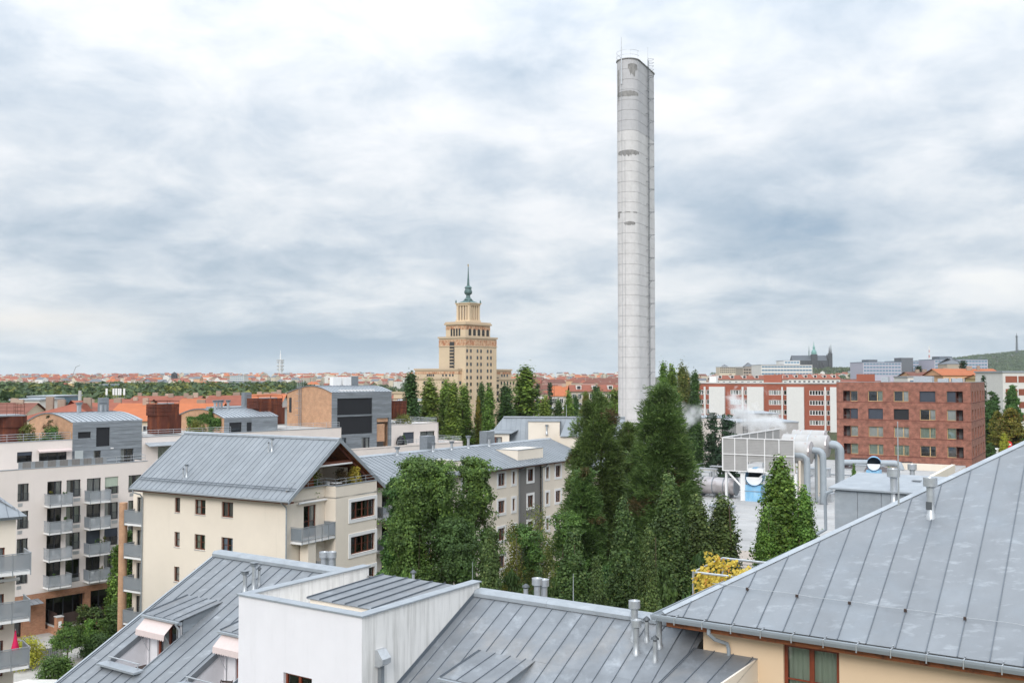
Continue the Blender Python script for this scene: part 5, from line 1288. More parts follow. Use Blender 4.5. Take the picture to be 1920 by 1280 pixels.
for k, zt in enumerate(kt):
    for i, (a, b) in enumerate(kc):
        ty, cu = spec.get((k, i), ('W', 'curtain_green'))
        z0, z1 = zt - 1.75, zt
        if ty == 'S':
            window(kf, a, b, z0, z1, 'frame_dark', 1, 1, .05, blind=(1, cu), sill=False, y=.25)
        elif ty == 'W':
            window(kf, a, b, z0, z1, 'frame_pine', 2, 1, .09, mid=.62, curtain=cu, cside='right' if k < 2 else 'full', sill=False, y=.25)
            kf.put('railing', MB().box(a + (b - a) * .64, b - .05, .12, .14, z0 + .55, z0 + .58).box(a + (b - a) * .64, b - .05, .12, .14, z0 + .3, z0 + .32), M['steel_dark'])
        else:
            s = .47 if ty == 'L' else .58
            m_ = a + (b - a) * s
            wa, wb = (m_, b) if ty == 'L' else (a, m_); la, lb = (a, m_) if ty == 'L' else (m_, b)
            kf.holes.append((la, lb, z0, z1))
            window(kf, wa, wb, z0, z1, 'frame_pine', 1, 1, .09, curtain=cu if cu != 'blind_slate' else None, blind=((1, 'blind_slate') if cu == 'blind_slate' else None), cside='full', sill=False, y=.25)
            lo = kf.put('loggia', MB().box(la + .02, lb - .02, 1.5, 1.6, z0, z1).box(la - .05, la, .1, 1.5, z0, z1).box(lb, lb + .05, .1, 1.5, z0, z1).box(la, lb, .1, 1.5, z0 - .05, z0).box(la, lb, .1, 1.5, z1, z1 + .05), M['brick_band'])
            kf.put('railing', MB().box(la, lb, .12, .14, z0 + .55, z0 + .6).box(la, lb, .12, .14, z0 + .3, z0 + .32), M['steel_dark'])
            kf.put('door', MB().box(la + .2, lb - .3, 1.44, 1.5, z0, z1 - .2), M['curtain_grey'])
kf.wall(0, 20.87, 0, 25.5, M['brick_red'], .3)
ks = Face(KB, 20.87, 0, math.radians(90))
for zt in kt:
    for y in (1.3, 4.9, 8.4, 11.9, 15.4):
        ks.holes.append((y, y + 1.5, zt - 1.75, zt))
        ks.put('window', MB().box(y, y + 1.5, .5, .56, zt - 1.75, zt), M['frame_dark'])
ks.wall(0, 18.8, 0, 25.5, M['brick_red'], .5)
Face(KB, 0, 18.8, math.radians(-90)).wall(0, 18.8, 0, 25.5, M['brick_red'], holes=[]); Face(KB, 20.87, 18.8, math.radians(180)).wall(0, 20.87, 0, 25.5, M['brick_red'], holes=[])
for zt in kt:
    put('string_course', MB().box(-.01, 20.9, -.03, 0, zt - 1.90, zt - 1.82).box(20.87, 20.91, 0, 18.8, zt - 1.90, zt - 1.82), M['brick_band'], KB)
put('roof', MB().box(.3, 20.57, .3, 18.5, 25.0, 25.1).box(0, 20.9, -.03, .3, 25.5, 25.56).box(20.57, 20.9, .3, 18.5, 25.5, 25.56), M['zinc_cap'], KB)
for (x, y, w, d, h) in ((11, 8, 3.0, 2, 1.4), (15, 7, 1.6, 1.4, 1.0), (17.2, 7, 1.6, 1.4, 1.0), (5.5, 9, 1.2, 1.2, 1.3)): put('rooftop_unit', MB().box(x, x + w, y, y + d, 25.1, 25.1 + h), M['galv'], KB)

# ------------------------------------------------------------------ orange and white panel building
ox, oy, _ = dep(1306, 722, 318)
OB = B('panel_building', 'long orange slab building with white vertical piers and ribbon windows', 'building', ox, oy, -math.atan(F / 4600))
of = Face(OB, 0, 0, 0); OT = of.on(1400, 719)[1]
M['orange_plaster'] = mat('orange_plaster', (.32, .10, .062), .85, 0, .05)
M['pier_white'] = mat('pier_white', (.66, .65, .63), .85, 0, .04)
def ox_(px): return of.on(px, 740)[0]
xe = ox_(1600)
def obars(a, b, n, zt, h=2.0):
    window(of, ox_(a), ox_(b), zt - h, zt, 'trim_white', n, 1, .16, curtain='curtain_white' if (int(a) + int(zt)) % 3 else None, cside='both', sill=False, y=.12)
piers = [(1331, 1360), (1402, 1432.5), (1476, 1508), (1557, 1569)]
wins = [(1310.5, 1319, 2), (1324.5, 1330.5, 1), (1369.5, 1390, 4), (1395.5, 1401, 1), (1441.5, 1464.5, 5), (1469, 1475.5, 1), (1517.5, 1544.5, 5), (1549.5, 1556, 1)]
st = 3.06
for k in range(8):
    zt = OT - 2.0 - k * st
    for a, b, n in wins: obars(a, b, n, zt, 1.55)
of.wall(0, xe, 0, OT, M['orange_plaster'], .25)
for a, b in piers: of.put('pier', MB().box(ox_(a), ox_(b), -1.6, 0, 0, OT - 1.0), M['pier_white'])
for a, b in ((1320, 1323.5), (1391, 1394.5), (1465.3, 1468.3), (1545.6, 1549)): of.put('pier', MB().box(ox_(a), ox_(b), -.5, 0, 0, OT - 1.0), M['pier_white'])
put('roof', MB().box(-.2, xe, -.3, 14, OT, OT + .35), M['concrete'], OB)
put('wall', MB().box(0, .3, .02, 14, 0, OT).box(0, xe, 13.7, 14, 0, OT), M['orange_plaster'], OB)
for (a, b, c) in ((1330, 1343, 2.4), (1432, 1465, 2.8), (1606, 1640, 3)):
    p = OB.on('y', 6, a, 715); q = OB.on('y', 6, b, 715); put('lift_housing', MB().box(p[0], q[0], 6, 9, OT + .3, OT + c), M['orange_plaster' if c > 2.5 else 'pier_white'], OB)

# ------------------------------------------------------------------ factory hall with a flat roof
HZ = 12.3
HX = -14; HYF = -93
HB = B('factory_hall', 'low factory hall with a pale flat roof full of ducts, below the brick building', 'building', kx, ky, KP)
HX2 = HB.on('y', HYF, 1292, 1050)[0]
put('roof', MB().poly([(HX2, HYF, HZ), (20, HYF, HZ), (20, -.1, HZ), (HX, -.1, HZ), (HX, -38, HZ)]), M['flat_roof'], HB)
put('wall', MB().box(HX2, 20, HYF, HYF + .3, 0, HZ - .01).prism([(HX2, HYF, 0), (HX, -38, 0), (HX, -38, HZ - .01), (HX2, HYF, HZ - .01)], (.3, 0, 0)).box(HX, HX + .3, -37.9, -.2, 0, HZ - .01).box(19.7, 20, HYF + .3, -.2, 0, HZ - .01), M['plaster_pale'], HB)
for k in range(18):
    _y = -76 + k * 4.2; put('roof_seam', MB().box(HX + max(0, (-38 - _y)) / (-38 - HYF) * (HX2 - HX) + .2, 19.4, -76 + k * 4.2, -75.93 + k * 4.2, HZ, HZ + .02), M['concrete'], HB)
put('parapet', MB().box(19.5, 20.02, -45, -12, HZ, HZ + 1.1).box(10, 20, -12.3, -12, HZ, HZ + 1.0), M['plaster_cream'], HB)
rr = random.Random(8)
for k in range(9):
    x, y = -24 + rr.random() * 26, -58 + rr.random() * 30; put('duct_base', MB().box(x, x + 1.5 + rr.random() * 5, y, y + .5, HZ, HZ + .35), M['concrete'], HB)
for k in range(7):
    y = -60 + k * 6.3; x0_ = -8 + (k * 5) % 9
    put('conduit', MB().tube([(x0_, y, HZ + .25), (x0_ + 7 + k % 3 * 3, y + .4, HZ + .25), (x0_ + 7 + k % 3 * 3, y + 4, HZ + .25)], .09, 6), M['galv_dark'], HB)
for (x, y, w, d, h) in ((-4, -66, 1.6, 1.6, .7), (4, -72, 2.4, 1.4, .5), (12, -58, 1.2, 1.2, .9), (14, -40, 2.2, 1.6, 1.3), (3, -30, 3.0, 1.2, 1.1), (-6, -22, 1.4, 1.4, 1.6), (7, -18, 4, 1.2, .8)):
    hv2 = put('roof_hatch', MB().box(x, x + w, y, y + d, HZ, HZ + h), M['galv'], HB); link('hatch_lid', MB().box(x - .1, x + w + .1, y - .1, y + d + .1, HZ + h, HZ + h + .1).mesh('hatch_lid', M['zinc_cap']), hv2)
put('railing', MB().tube([(HX + 1, -36, HZ + 1), (HX + 1, -8, HZ + 1)], .04, 5).tube([(HX + 1, -36, HZ + .5), (HX + 1, -8, HZ + .5)], .03, 5), M['galv'], HB)
# ladder of platforms
def HH(px, py, z=HZ):
    p = HB.on('z', z, px, py); return p
# silver horizontal duct
p = HB.on('z', 13.6, 1300, 908); q = HB.on('z', 13.6, 1408, 905)
SP = B('silver_duct', 'fat silver duct lying on the factory roof left of the blue stack', 'duct', *HB.w(p[0], p[1], 0)[:2], KP, z=HZ)
Ld = q[0] - p[0]
for k in range(4): put('duct_section', MB().tube([(Ld * k / 4 + .02, 0, 1.35), (Ld * (k + 1) / 4 - .02, 0, 1.35)], .98, 20), M['silver_pipe'], SP, True)
for k in range(5): put('flange', MB().tube([(Ld * k / 4 - .05, 0, 1.35), (Ld * k / 4 + .05, 0, 1.35)], 1.05, 20), M['galv_dark'], SP)
for k in range(3): put('support', MB().box(1 + Ld * k / 3, 1.2 + Ld * k / 3, -.7, .7, 0, .6), M['steel_dark'], SP)
for i, (px, py) in enumerate(((1322, 893), (1345, 888), (1312, 900))):
    p = HH(px + 5, py + 25)
    pl = B('steel_platform', ('low steel platform over the silver duct, middle one', 'low steel platform over the silver duct, nearest the louvred unit', 'low steel platform over the silver duct, by the pines')[i], 'platform', *HB.w(p[0], p[1], 0)[:2], KP, z=HZ, group='steel platforms over the silver duct')
    put('deck', MB().box(-1.2, 1.2, -.5, .5, 2.6, 2.7), M['galv'], pl)
    for a in (-1.1, 1.02):
        for b in (-.45, .37): put('leg', MB().box(a, a + .08, b, b + .08, 0, 2.6), M['steel'], pl)

# louvred cooling unit
p0 = HB.on('y', HB.on('z', HZ, 1395, 938)[1], 1354, 820)
UX, UY = p0[0], p0[1] - .3
UB = B('cooling_unit', 'rooftop cooling unit behind tall louvred screens on steel legs', 'cooling unit', *HB.w(UX, UY, 0)[:2], KP, z=HZ)
uf_ = Face(UB, 0, 0, 0)
cx = [uf_.on(px, 850)[0] for px in (1355, 1378, 1401.5, 1434, 1461, 1489)]
zt, zm, zb = [uf_.on(1355, py)[1] for py in (820, 850, 881)]
lv = {}
def louvre(f, a, b, z0, z1, lab=None):
    key = (round(b - a, 1), round(z1 - z0, 1))
    if key not in lv:
        mb = MB(); n = max(4, int((z1 - z0) / .16)); w = b - a
        for i in range(n):
            za = (z1 - z0) * i / n; h = (z1 - z0) / n
            mb.poly([(.05, -.04, za), (w - .05, -.04, za), (w - .05, .05, za + h * .95), (.05, .05, za + h * .95)]); mb.poly([(.05, .05, za), (w - .05, .05, za), (w - .05, -.04, za), (.05, -.04, za)])
        lv[key] = mb.mesh('louvre_panel', M['louvre'])
    o = f.link('louvre_panel', lv[key], a, 0, z0); o['kind'] = 'stuff' if False else 'thing'; del o['kind']
    return o
for i in range(5):
    louvre(uf_, cx[i], cx[i + 1], zm, zt)
    if i != 2: louvre(uf_, cx[i], cx[i + 1], zb, zm)
    else: louvre(uf_, cx[i], cx[i + 1], zb + 1.1, zm)
fr = MB()
for x in cx: fr.box(x - .045, x + .045, -.1, -.02, zb, zt)
for z in (zb, zm, zt): fr.box(cx[0], cx[-1], -.12, -.02, z - .045, z + .045)
uf_.put('frame', fr, M['trim_white'])
us = Face(UB, cx[0], 0, math.radians(90)); dpt = us.on(1462, 805)[0]
for i in range(7):
    a, b = dpt * i / 7, dpt * (i + 1) / 7; louvre(us, a, b, zm, zt); louvre(us, a, b, zb, zm)
    us.put('frame', MB().box(a - .05, a + .05, -.08, .02, zb, zt), M['trim_white'])
us.put('frame', MB().box(0, dpt, -.1, .03, zt - .06, zt + .08), M['trim_white'])
for x in (uf_.on(1392, 900)[0], cx[-1] - .1, cx[0] + .3):
    put('leg', MB().box(x - .3 if x > 1 else x - .1, x + .3 if x > 1 else x + .1, .2, .6, 0, zb), M['trim_white'], UB)
for (a, b) in ((cx[0] + .3, uf_.on(1390, 900)[0]), (uf_.on(1434, 900)[0], uf_.on(1405, 900)[0])): put('brace', MB().tube([(a, .3, zb), (b, .3, zb * .45)], .12, 6), M['trim_white'], UB)
put('duct', MB().box(cx[2] + .1, cx[3] - .1, -.3, 1.5, zb - .05, zb + .35), M['trim_white'], UB)
def tank(px0, px1, pyc, r, y, lab, hood=False):
    fc_ = Face(UB, 0, y, 0); a, z = fc_.on(px0, pyc); b, _z = fc_.on(px1, pyc + 2)
    wv = UB.w(a, y, 0); t = B('storage_tank', lab, 'tank', wv[0], wv[1], KP, z=HZ, group='rust-streaked white tanks'); z_ = z; L_ = b - a
    put('shell', MB().tube([(0, 0, z_), (L_, 0, z_)], r, 22), M['tank_white'], t, True)
    put('end_cap', MB().tube([(L_, 0, z_), (L_ + .15, 0, z_), (L_ + .3, 0, z_)], [r * 1.03, r, r * .6], 22), M['silver_pipe'], t)
    for k in (.3, .6): put('band', MB().tube([(L_ * k - .05, 0, z_), (L_ * k + .05, 0, z_)], r * 1.02, 22), M['galv'], t)
    for x in (L_ * .2, L_ * .8): put('leg', MB().box(x - .12, x + .12, -r * .7, r * .7, 0, z_ - r * .6), M['plaster_cream'], t)
    return t
tank(1440, 1519, 845, 1.25, 1.8, 'nearest white tank beside the louvred screen, rust along its top')
tank(1470, 1551, 833, 1.3, 9.5, 'middle white tank with rust patches at its right end')
tank(1488, 1546, 821, 1.1, 17, 'farthest white tank behind the two rusty ones')
def bigpipe(lab, pts, r, z0=True):
    """pts in photo directions on given local y of the unit"""
    P = []
    for px, py, y in pts:
        a, z = Face(UB, 0, y, 0).on(px, py); P.append((a, y, z))
    P.append((P[-1][0], P[-1][1], 0.0)); o = P[0]
    # round the elbow
    Q = []
    for i, q in enumerate(P):
        if 0 < i < len(P) - 1:
            a, b, c = Vector(P[i - 1]), Vector(q), Vector(P[i + 1]); e = min(1.1, (a - b).length * .45, (c - b).length * .45)
            s, t = b + (a - b).normalized() * e, b + (c - b).normalized() * e
            for k in range(5):
                u = k / 4; Q.append(tuple(s * (1 - u) ** 2 + b * 2 * u * (1 - u) + t * u * u))
        else: Q.append(q)
    wv = UB.w(P[-1][0], P[-1][1], 0); b = B('steam_pipe', lab, 'pipe', wv[0], wv[1], KP, z=HZ, group='grey pipes curving down to the factory roof')
    put('pipe', MB().tube([(x - P[-1][0], y - P[-1][1], z) for x, y, z in Q], r, 14), M['pipe_grey'], b, True)
    put('flange', MB().lathe([(r * 1.25, 0), (r * 1.25, .15)], n=14), M['galv_dark'], b)
    return b
bigpipe('front curved grey pipe leaving the louvred unit', [(1488, 852, .8), (1513, 853, .8)], .36)
bigpipe('tall grey pipe curving down from the nearest tank end', [(1517, 843, 1.8), (1543, 845, 1.8)], .36)
bigpipe('double grey pipe curving down from the middle tank end', [(1553, 833, 9.5), (1576, 836, 9.5)], .42)
bigpipe('second of the double pipes at the middle tank, slightly behind', [(1553, 831, 11.5), (1572, 833, 11.5)], .42)
bigpipe('thin straight pipe between the two tallest curved pipes', [(1529, 845, 3), (1530, 849, 3)], .16)
bigpipe('thin straight pipe just right of the louvred screen', [(1497, 855, 3), (1499, 857, 3)], .2)
def blue(px0, px1, pyt, pyb, lab, wide=1.0):
    p = HB.on('z', HZ, px0, pyb); q = HB.on('y', p[1], px1, pyb); w = q[0] - p[0]; H_ = HB.on('y', p[1], px0, pyt)[2] - HZ
    b = B('blue_duct', lab, 'duct', *HB.w(p[0] + w / 2, p[1], 0)[:2], KP, z=HZ, group='blue exhaust ducts')
    hw = w / 2; R = hw * 1.12
    put('duct_section', MB().box(-hw, hw, -hw, hw, 0, H_ * .42 - .03), M['blue_paint'], b); put('duct_section', MB().box(-hw, hw, -hw, hw, H_ * .42 + .03, H_ - R * .9), M['blue_paint'], b)
    put('flange', MB().box(-hw - .06, hw + .06, -hw - .06, hw + .06, H_ * .42 - .03, H_ * .42 + .03), M['pipe_grey'], b)
    a = Vector((.19, -.975, 0)) * R * 1.1; c = Vector((0, 0, H_)); m = MB(); n = 24
    up = Vector((0, 0, 1)); sd = a.normalized().cross(up)
    for (rad, k0, k1) in ((R, -1, 1), (R * .93, 1, -1)):
        b0 = len(m.v)
        for kk in (k0, k1):
            for i in range(n):
                t_ = 6.2832 * i / n; m.v.append(tuple(c + a * kk * -1 * -1 + (up * math.sin(t_) + sd * math.cos(t_)) * rad))
        for i in range(n): j = (i + 1) % n; m.f.append((b0 + i, b0 + j, b0 + n + j, b0 + n + i)); m.m.append(0)
    put('cowl', m, M['blue_paint'], b, True)
    # white damper plate closing the lower half
    pl = [c + a * .8 + (up * math.sin(t_) + sd * math.cos(t_)) * R * .92 for t_ in [math.pi + math.pi * i / 12 for i in range(13)]]
    put('damper', MB().poly([tuple(v) for v in pl]), M['trim_white'], b)
    bk = [c - a * .9 + (up * math.sin(t_) + sd * math.cos(t_)) * R * .92 for t_ in [6.2832 * i / 20 for i in range(20)]]
    put('back_plate', MB().poly([tuple(v) for v in bk]), M['steel_dark'], b)
    return b
blue(1402, 1431, 892, 937, 'blue square duct with round open cowl under the louvred unit')
blue(1627, 1651, 868, 903, 'blue square duct with round open cowl before the brick building')
# long grey pipe and solar panels near the brick building
p = HB.on('z', 13.2, 1572, 868); q = HB.on('z', 13.2, 1690, 870)
GP = B('roof_pipe', 'long grey pipe running behind the right blue duct', 'pipe', *HB.w(p[0], p[1], 0)[:2], KP, z=HZ)
put('pipe', MB().tube([(0, 0, 1.0), (q[0] - p[0] - 1, q[1] - p[1], 1.0), (q[0] - p[0] - .3, q[1] - p[1], .8), (q[0] - p[0], q[1] - p[1], .0)], .5, 12), M['pipe_grey'], GP, True)
for k in (.2, .5, .8): put('support', MB().box((q[0] - p[0]) * k - .1, (q[0] - p[0]) * k + .1, -.3, .3, 0, .6), M['steel'], GP)
names = ['row by the pipes', 'row nearest the brick wall', 'row behind the blue duct', 'row in front of the others']
for i, (px, py) in enumerate(((1572, 880), (1592, 868), (1652, 874), (1620, 886))):
    p = HH(px, py); sb = B('solar_array', 'dark solar panels on the factory roof, ' + names[i], 'solar panels', *HB.w(p[0], p[1], 0)[:2], KP, z=HZ, group='solar panel rows')
    for k in range(4): put('solar_panel', MB().prism([(k * 1.1, 0, .25), (k * 1.1 + 1.04, 0, .25), (k * 1.1 + 1.04, 1.7, .75), (k * 1.1, 1.7, .75)], (0, 0, .05)), M['panel_solar'], sb)
    put('frame', MB().box(0, 4.4, 0, .06, 0, .25).box(0, 4.4, 1.6, 1.66, 0, .7), M['galv'], sb)
# plain sheds behind the unit
for nm, (a, b, t, u, Y, z1) in {'pale grey service block behind the cooling unit': (1380, 1497, 792, 815, 175, 0), 'upper pale plant room half hidden by the steam': (1404, 1460, 776, 796, 195, 0), 'low white parapet block right of the plant room': (1290, 1392, 784, 800, 205, 0)}.items():
    l = dep(a, t, Y); r_ = dep(b, t, Y)
    s = B('service_building', nm, 'building', l[0], l[1], 0)
    put('wall', MB().box(0, r_[0] - l[0], 0, 12, 0, l[2]), M['plaster_pale' if 'white' in nm else 'louvre'], s); put('roof', MB().box(-.1, r_[0] - l[0] + .1, -.1, 12.1, l[2], l[2] + .2), M['zinc_cap'], s)
    if 'service' in nm:
        x = dep(1397, 800, Y)[0] - l[0]; lm = MB().box(x - .4, x - .33, -.2, -.1, 8, l[2] + 2.2).box(x + .33, x + .4, -.2, -.1, 8, l[2] + 2.2)
        for k in range(26): lm.box(x - .35, x + .35, -.18, -.12, 8 + k * .45, 8.06 + k * .45)
        put('ladder', lm, M['steel_dark'], s)

# ------------------------------------------------------------------ the tall concrete chimney
c0, c1, RR = Vector((16.62, 139.7, 0)), Vector((19.55, 145.7, 0)), 1.6
ZTOP = 26.5 + 601 * 138.1 / F
ax = (c1 - c0).normalized(); nl = Vector((ax.y, -ax.x, 0))   # outward normal of the side seen on the right
CH = B('chimney', 'very tall pale concrete chimney with caged ladder, stained patches and top railing', 'chimney', (c0.x + c1.x) / 2, (c0.y + c1.y) / 2, 0)
O_ = Vector((CH.o[0], CH.o[1], 0))
def outline(r, n=12):
    pts = []
    for i in range(n + 1):
        t = math.pi * i / n; pts.append(c1 - O_ + (nl * math.cos(t) + ax * math.sin(t)) * r)
    for i in range(n + 1):
        t = math.pi * i / n; pts.append(c0 - O_ + (-nl * math.cos(t) - ax * math.sin(t)) * r)
    return pts
M['chim_white'] = mat('chimney_white', (.585, .565, .555), .9, 0, .06, 1.6, .05, 30, streak=((.50, .49, .48), 1.0, (1.6, 1.6, .8), .52, .76, .5, 9), blotch=((.68, .66, .65), .7, (1, 1, .6), .5, .7, .6))
M['chim_grey'] = mat('chimney_grey', (.48, .47, .475), .9, 0, .05, 1.2, .05, 30, streak=((.40, .39, .385), 1.2, (1.8, 1.8, .5), .54, .74, .5, 9))
M['chim_joint'] = mat('chimney_joint', (.44, .43, .42), .9)
M['chim_bare'] = mat('chimney_bare', (.26, .25, .24), .95, 0, .3, 3, .3, 20, (1, 1, .5))
hgt = 1.43; z = 0.0; nseg = int(ZTOP / hgt); hgt = ZTOP / nseg; rj = random.Random(5)
zg = 26.5 + (705 - 262) * 140 / F
for k in range(nseg):
    r = RR + rj.uniform(-.004, .006); ol = outline(r); m = MB(); m.prism([(v.x, v.y, z + .04) for v in ol], (0, 0, hgt - .04)); m.cur = 1; m.prism([(v.x, v.y, z) for v in outline(RR - .05)], (0, 0, .04))
    o = put('concrete_ring', m, [M['chim_grey' if z > zg else 'chim_white'], M['chim_joint']], CH)
    z += hgt
put('rim', MB().prism([(v.x, v.y, ZTOP) for v in outline(RR + .12)], (0, 0, .12)), M['chim_bare'], CH)
def patch(pt0, pt1, zc, h0, h1, seed, ragged=.35):
    """bare concrete where the coat has fallen off, following the curve of the wall; pt: position along the outline 0..1"""
    ol = outline(RR + .008, 40); n = len(ol); rj = random.Random(seed); ia, ib = int(pt0 * n), int(pt1 * n); m = MB(); prev = None
    for i in range(ia, ib + 1):
        v = ol[i % n]; u = (i - ia) / max(1, ib - ia); e = math.sin(math.pi * min(max(u, .02), .98)) ** .35
        t = zc + h0 * e * (.85 + .15 * rj.random()); b_ = zc - h1 * e * (1 - ragged * rj.random())
        if prev: m.poly([(prev[0].x, prev[0].y, prev[2]), (v.x, v.y, b_), (v.x, v.y, t), (prev[0].x, prev[0].y, prev[1])])
        prev = (v, t, b_)
    put('bare_patch', m, M['chim_bare'], CH)
def zc_(py, Y=138.5): return 26.5 + (705 - py) * Y / F
# c0 end runs 0.5..1.0 of the outline; towards the right side it wraps to 0
for (a, b, py, h0, h1, s) in [(.60, .965, 172, .45, .5, 1), (.63, .98, 284, .4, .6, 2), (.74, .90, 418, .28, .35, 3), (.60, .70, 396, .12, .2, 5), (.74, .82, 397, .1, .12, 6), (.86, .93, 397, .1, .14, 7), (.62, .66, 403, .5, .4, 8), (.80, .95, 118, .3, 1.8, 9), (.61, .66, 130, .5, 6, 10)]:
    patch(a, b, zc_(py), h0, h1, s, .6)
# ladder on the right-hand side
sL = 3.6
bp = c0 - O_ + ax * sL + nl * RR
def LP(u, out, z): v = bp + ax * u + nl * out; return (v.x, v.y, z)
ld = MB()
for u in (-.22, .22): ld.tube([LP(u, .22, 2), LP(u, .22, ZTOP + 1.1)], .035, 5)
for k in range(int(ZTOP / .5)): ld.tube([LP(-.22, .22, 2.2 + k * .5), LP(.22, .22, 2.2 + k * .5)], .016, 4)
put('ladder', ld, M['steel_dark'], CH)
k = 0; z = ZTOP - 1.4
while z > 4:
    put('ladder_hoop', MB().tube([LP(-.24, .22, z), LP(-.45, .7, z), LP(0, 1.05, z), LP(.45, .7, z), LP(.24, .22, z)], .03, 4), M['steel_dark'], CH)
    put('bracket', MB().tube([LP(-.6, 0, z - 2.2), LP(-.6, .25, z - 2.2), LP(.3, .25, z - 2.2)], .035, 4).tube([LP(0, .02, z - .7), LP(.3, .5, z - .02)], .03, 4), M['steel_dark'], CH)
    z -= 3.3
for dz in (0, .5, 1.0, 1.5): put('ladder_hoop', MB().tube([LP(-.24, .22, ZTOP - .4 + dz), LP(-.45, .7, ZTOP - .4 + dz), LP(0, 1.05, ZTOP - .4 + dz), LP(.45, .7, ZTOP - .4 + dz), LP(.24, .22, ZTOP - .4 + dz)], .03, 4), M['steel'], CH)
rl = MB(); ol = [v for v in outline(RR + .05, 12)]
for h in (.55, 1.2): rl.tube([(v.x, v.y, ZTOP + .1 + h) for v in ol[6:26]], .025, 4)
for i in range(6, 26, 3): rl.tube([(ol[i].x, ol[i].y, ZTOP + .1), (ol[i].x, ol[i].y, ZTOP + 1.3)], .025, 4)
put('railing', rl, M['galv'], CH)
v = c0 - O_ + (-nl * .25 - ax * .97) * (RR + .1)
lrod(CH, v.x, v.y, zc_(152), zc_(63) - zc_(152), .07, 'galv'); v2 = bp + ax * .5; lrod(CH, v2.x, v2.y, ZTOP, 3.2, .03)
put('cable', MB().tube([(v.x, v.y, 2), (v.x, v.y, zc_(152))], .02, 4), M['steel'], CH); v3 = c0 - O_ + (nl * .02 - ax * 1.0) * (RR + .05); put('cable', MB().tube([(v3.x, v3.y, 2), (v3.x, v3.y, zc_(262))], .02, 4), M['steel'], CH)

# ------------------------------------------------------------------ stepped hotel tower
hx, hy, _ = dep(873, 640, 500)
HT = B('stepped_tower', 'sandstone stepped tower building with green copper spire and star', 'tower', hx, hy, math.atan(F / 1400))
M['sand'] = mat('sandstone', (.63, .49, .335), .9, 0, .05, .1)
M['sand_dark'] = mat('sandstone_trim', (.54, .415, .285), .9, 0, .05, .1)
M['fresco'] = mat('fresco', (.40, .16, .08), .9, 0, .25, .8, 0, 20, (1, 1, .6), blotch=((.60, .42, .27), .9, (1, 1, .5), .40, .55, .85))
M['copper'] = mat('copper_green', (.10, .16, .155), .6, .2, .25, .8)
M['gold'] = mat('gilding', (.55, .38, .12), .4, .7)
def hz(py): return 26.5 + (705 - py) * 500 / F
Rf, Lf = Face(HT, 0, 0, 0), Face(HT, 0, 0, math.radians(-90))   # right face; left face handled by origin below
def rx(px): return HT.on('y', 0, px, 690)[0]
def ly(px): return HT.on('x', 0, px, 690)[1]
WX, WY = rx(931), ly(823)
def block(x0, x1, y0, y1, z0, z1, m='sand', cor=.5, nm='block'):
    o = put(nm, MB().box(x0, x1, y0, y1, z0, z1), M[m], HT)
    if cor: link('cornice', MB().box(x0 - cor, x1 + cor, y0 - cor, y1 + cor, z1 - .9, z1).mesh('cornice', M['sand_dark']), o)
    return o
block(0, WX, 0, WY, 0, hz(630)); put('fresco_band', MB().box(-.05, WX + .05, -.05, WY + .05, hz(647), hz(636)), M['fresco'], HT)
put('cornice', MB().box(-.3, WX + .3, -.3, WY + .3, hz(649), hz(647.5)), M['sand_dark'], HT)
# recessed slot on the left face, and corner mass
y5 = ly(852); y6 = ly(843)
put('recess', MB().box(-.08, .02, y5, y6 , hz(690), hz(640)), M['room'], HT)
for k in range(9): put('balcony', MB().box(-.5, .1, y5 + .4, y6 - .4, hz(655 + k * 6), hz(655 + k * 6) + .5), M['sand_dark'], HT)
ux0, ux1 = rx(873) + 0.6, rx(920.5); uy1 = ly(834.5)
block(.6, ux1, .6, uy1, hz(630), hz(604.5), cor=.7)
put('parapet', MB().box(.3, ux1 + .3, .3, uy1 + .3, hz(604.5), hz(602)), M['sand_dark'], HT)
put('fresco_band', MB().box(.55, ux1 + .05, .55, uy1 + .05, hz(617), hz(609.5)), M['fresco'], HT)
for k in range(5):
    x = ux1 * (.1 + .175 * k) + 1.0; m = MB().box(x, x + 2.1, .5, .62, hz(628), hz(619))
    m.prism([(x + 1.05 + 1.05 * math.cos(t), .5, hz(619) + 1.05 * math.sin(t)) for t in [math.pi * i / 8 for i in range(9)]], (0, .12, 0)); put('arch_window', m, M['room'], HT)
for k in range(4):
    y = uy1 * (.22 + .13 * k) + 1; put('arch_window', MB().box(.5, .62, y, y + 1.1, hz(629), hz(615)), M['room'], HT)
# colonnaded lantern
lx0, lx1 = rx(877) , rx(877) + 11.2
cxl, cyl = (ux1) / 2 + .3, uy1 / 2 + .3; hw = 4.2
zl0, zl1 = hz(601.5), hz(570)
put('lantern_core', MB().box(cxl - hw + .9, cxl + hw - .9, cyl - hw + .9, cyl + hw - .9, zl0, zl1), M['plaster_grey'], HT)
put('base', MB().box(cxl - hw - .5, cxl + hw + .5, cyl - hw - .5, cyl + hw + .5, zl0, zl0 + 1.0), M['sand'], HT)
for i in range(5):
    for j in range(5):
        if i in (0, 4) or j in (0, 4):
            xx, yy = cxl - hw + .5 + (2 * hw - 1) * i / 4, cyl - hw + .5 + (2 * hw - 1) * j / 4; w_ = .62 if (i in (0, 4) and j in (0, 4)) else .42
            put('column', MB().box(xx - w_, xx + w_, yy - w_, yy + w_, zl0 + 1, zl1), M['sand'], HT)
put('entablature', MB().box(cxl - hw - .3, cxl + hw + .3, cyl - hw - .3, cyl + hw + .3, zl1, zl1 + .95).box(cxl - hw - .8, cxl + hw + .8, cyl - hw - .8, cyl + hw + .8, zl1 + .95, zl1 + 1.4), M['sand'], HT)
zs = zl1 + 1.4
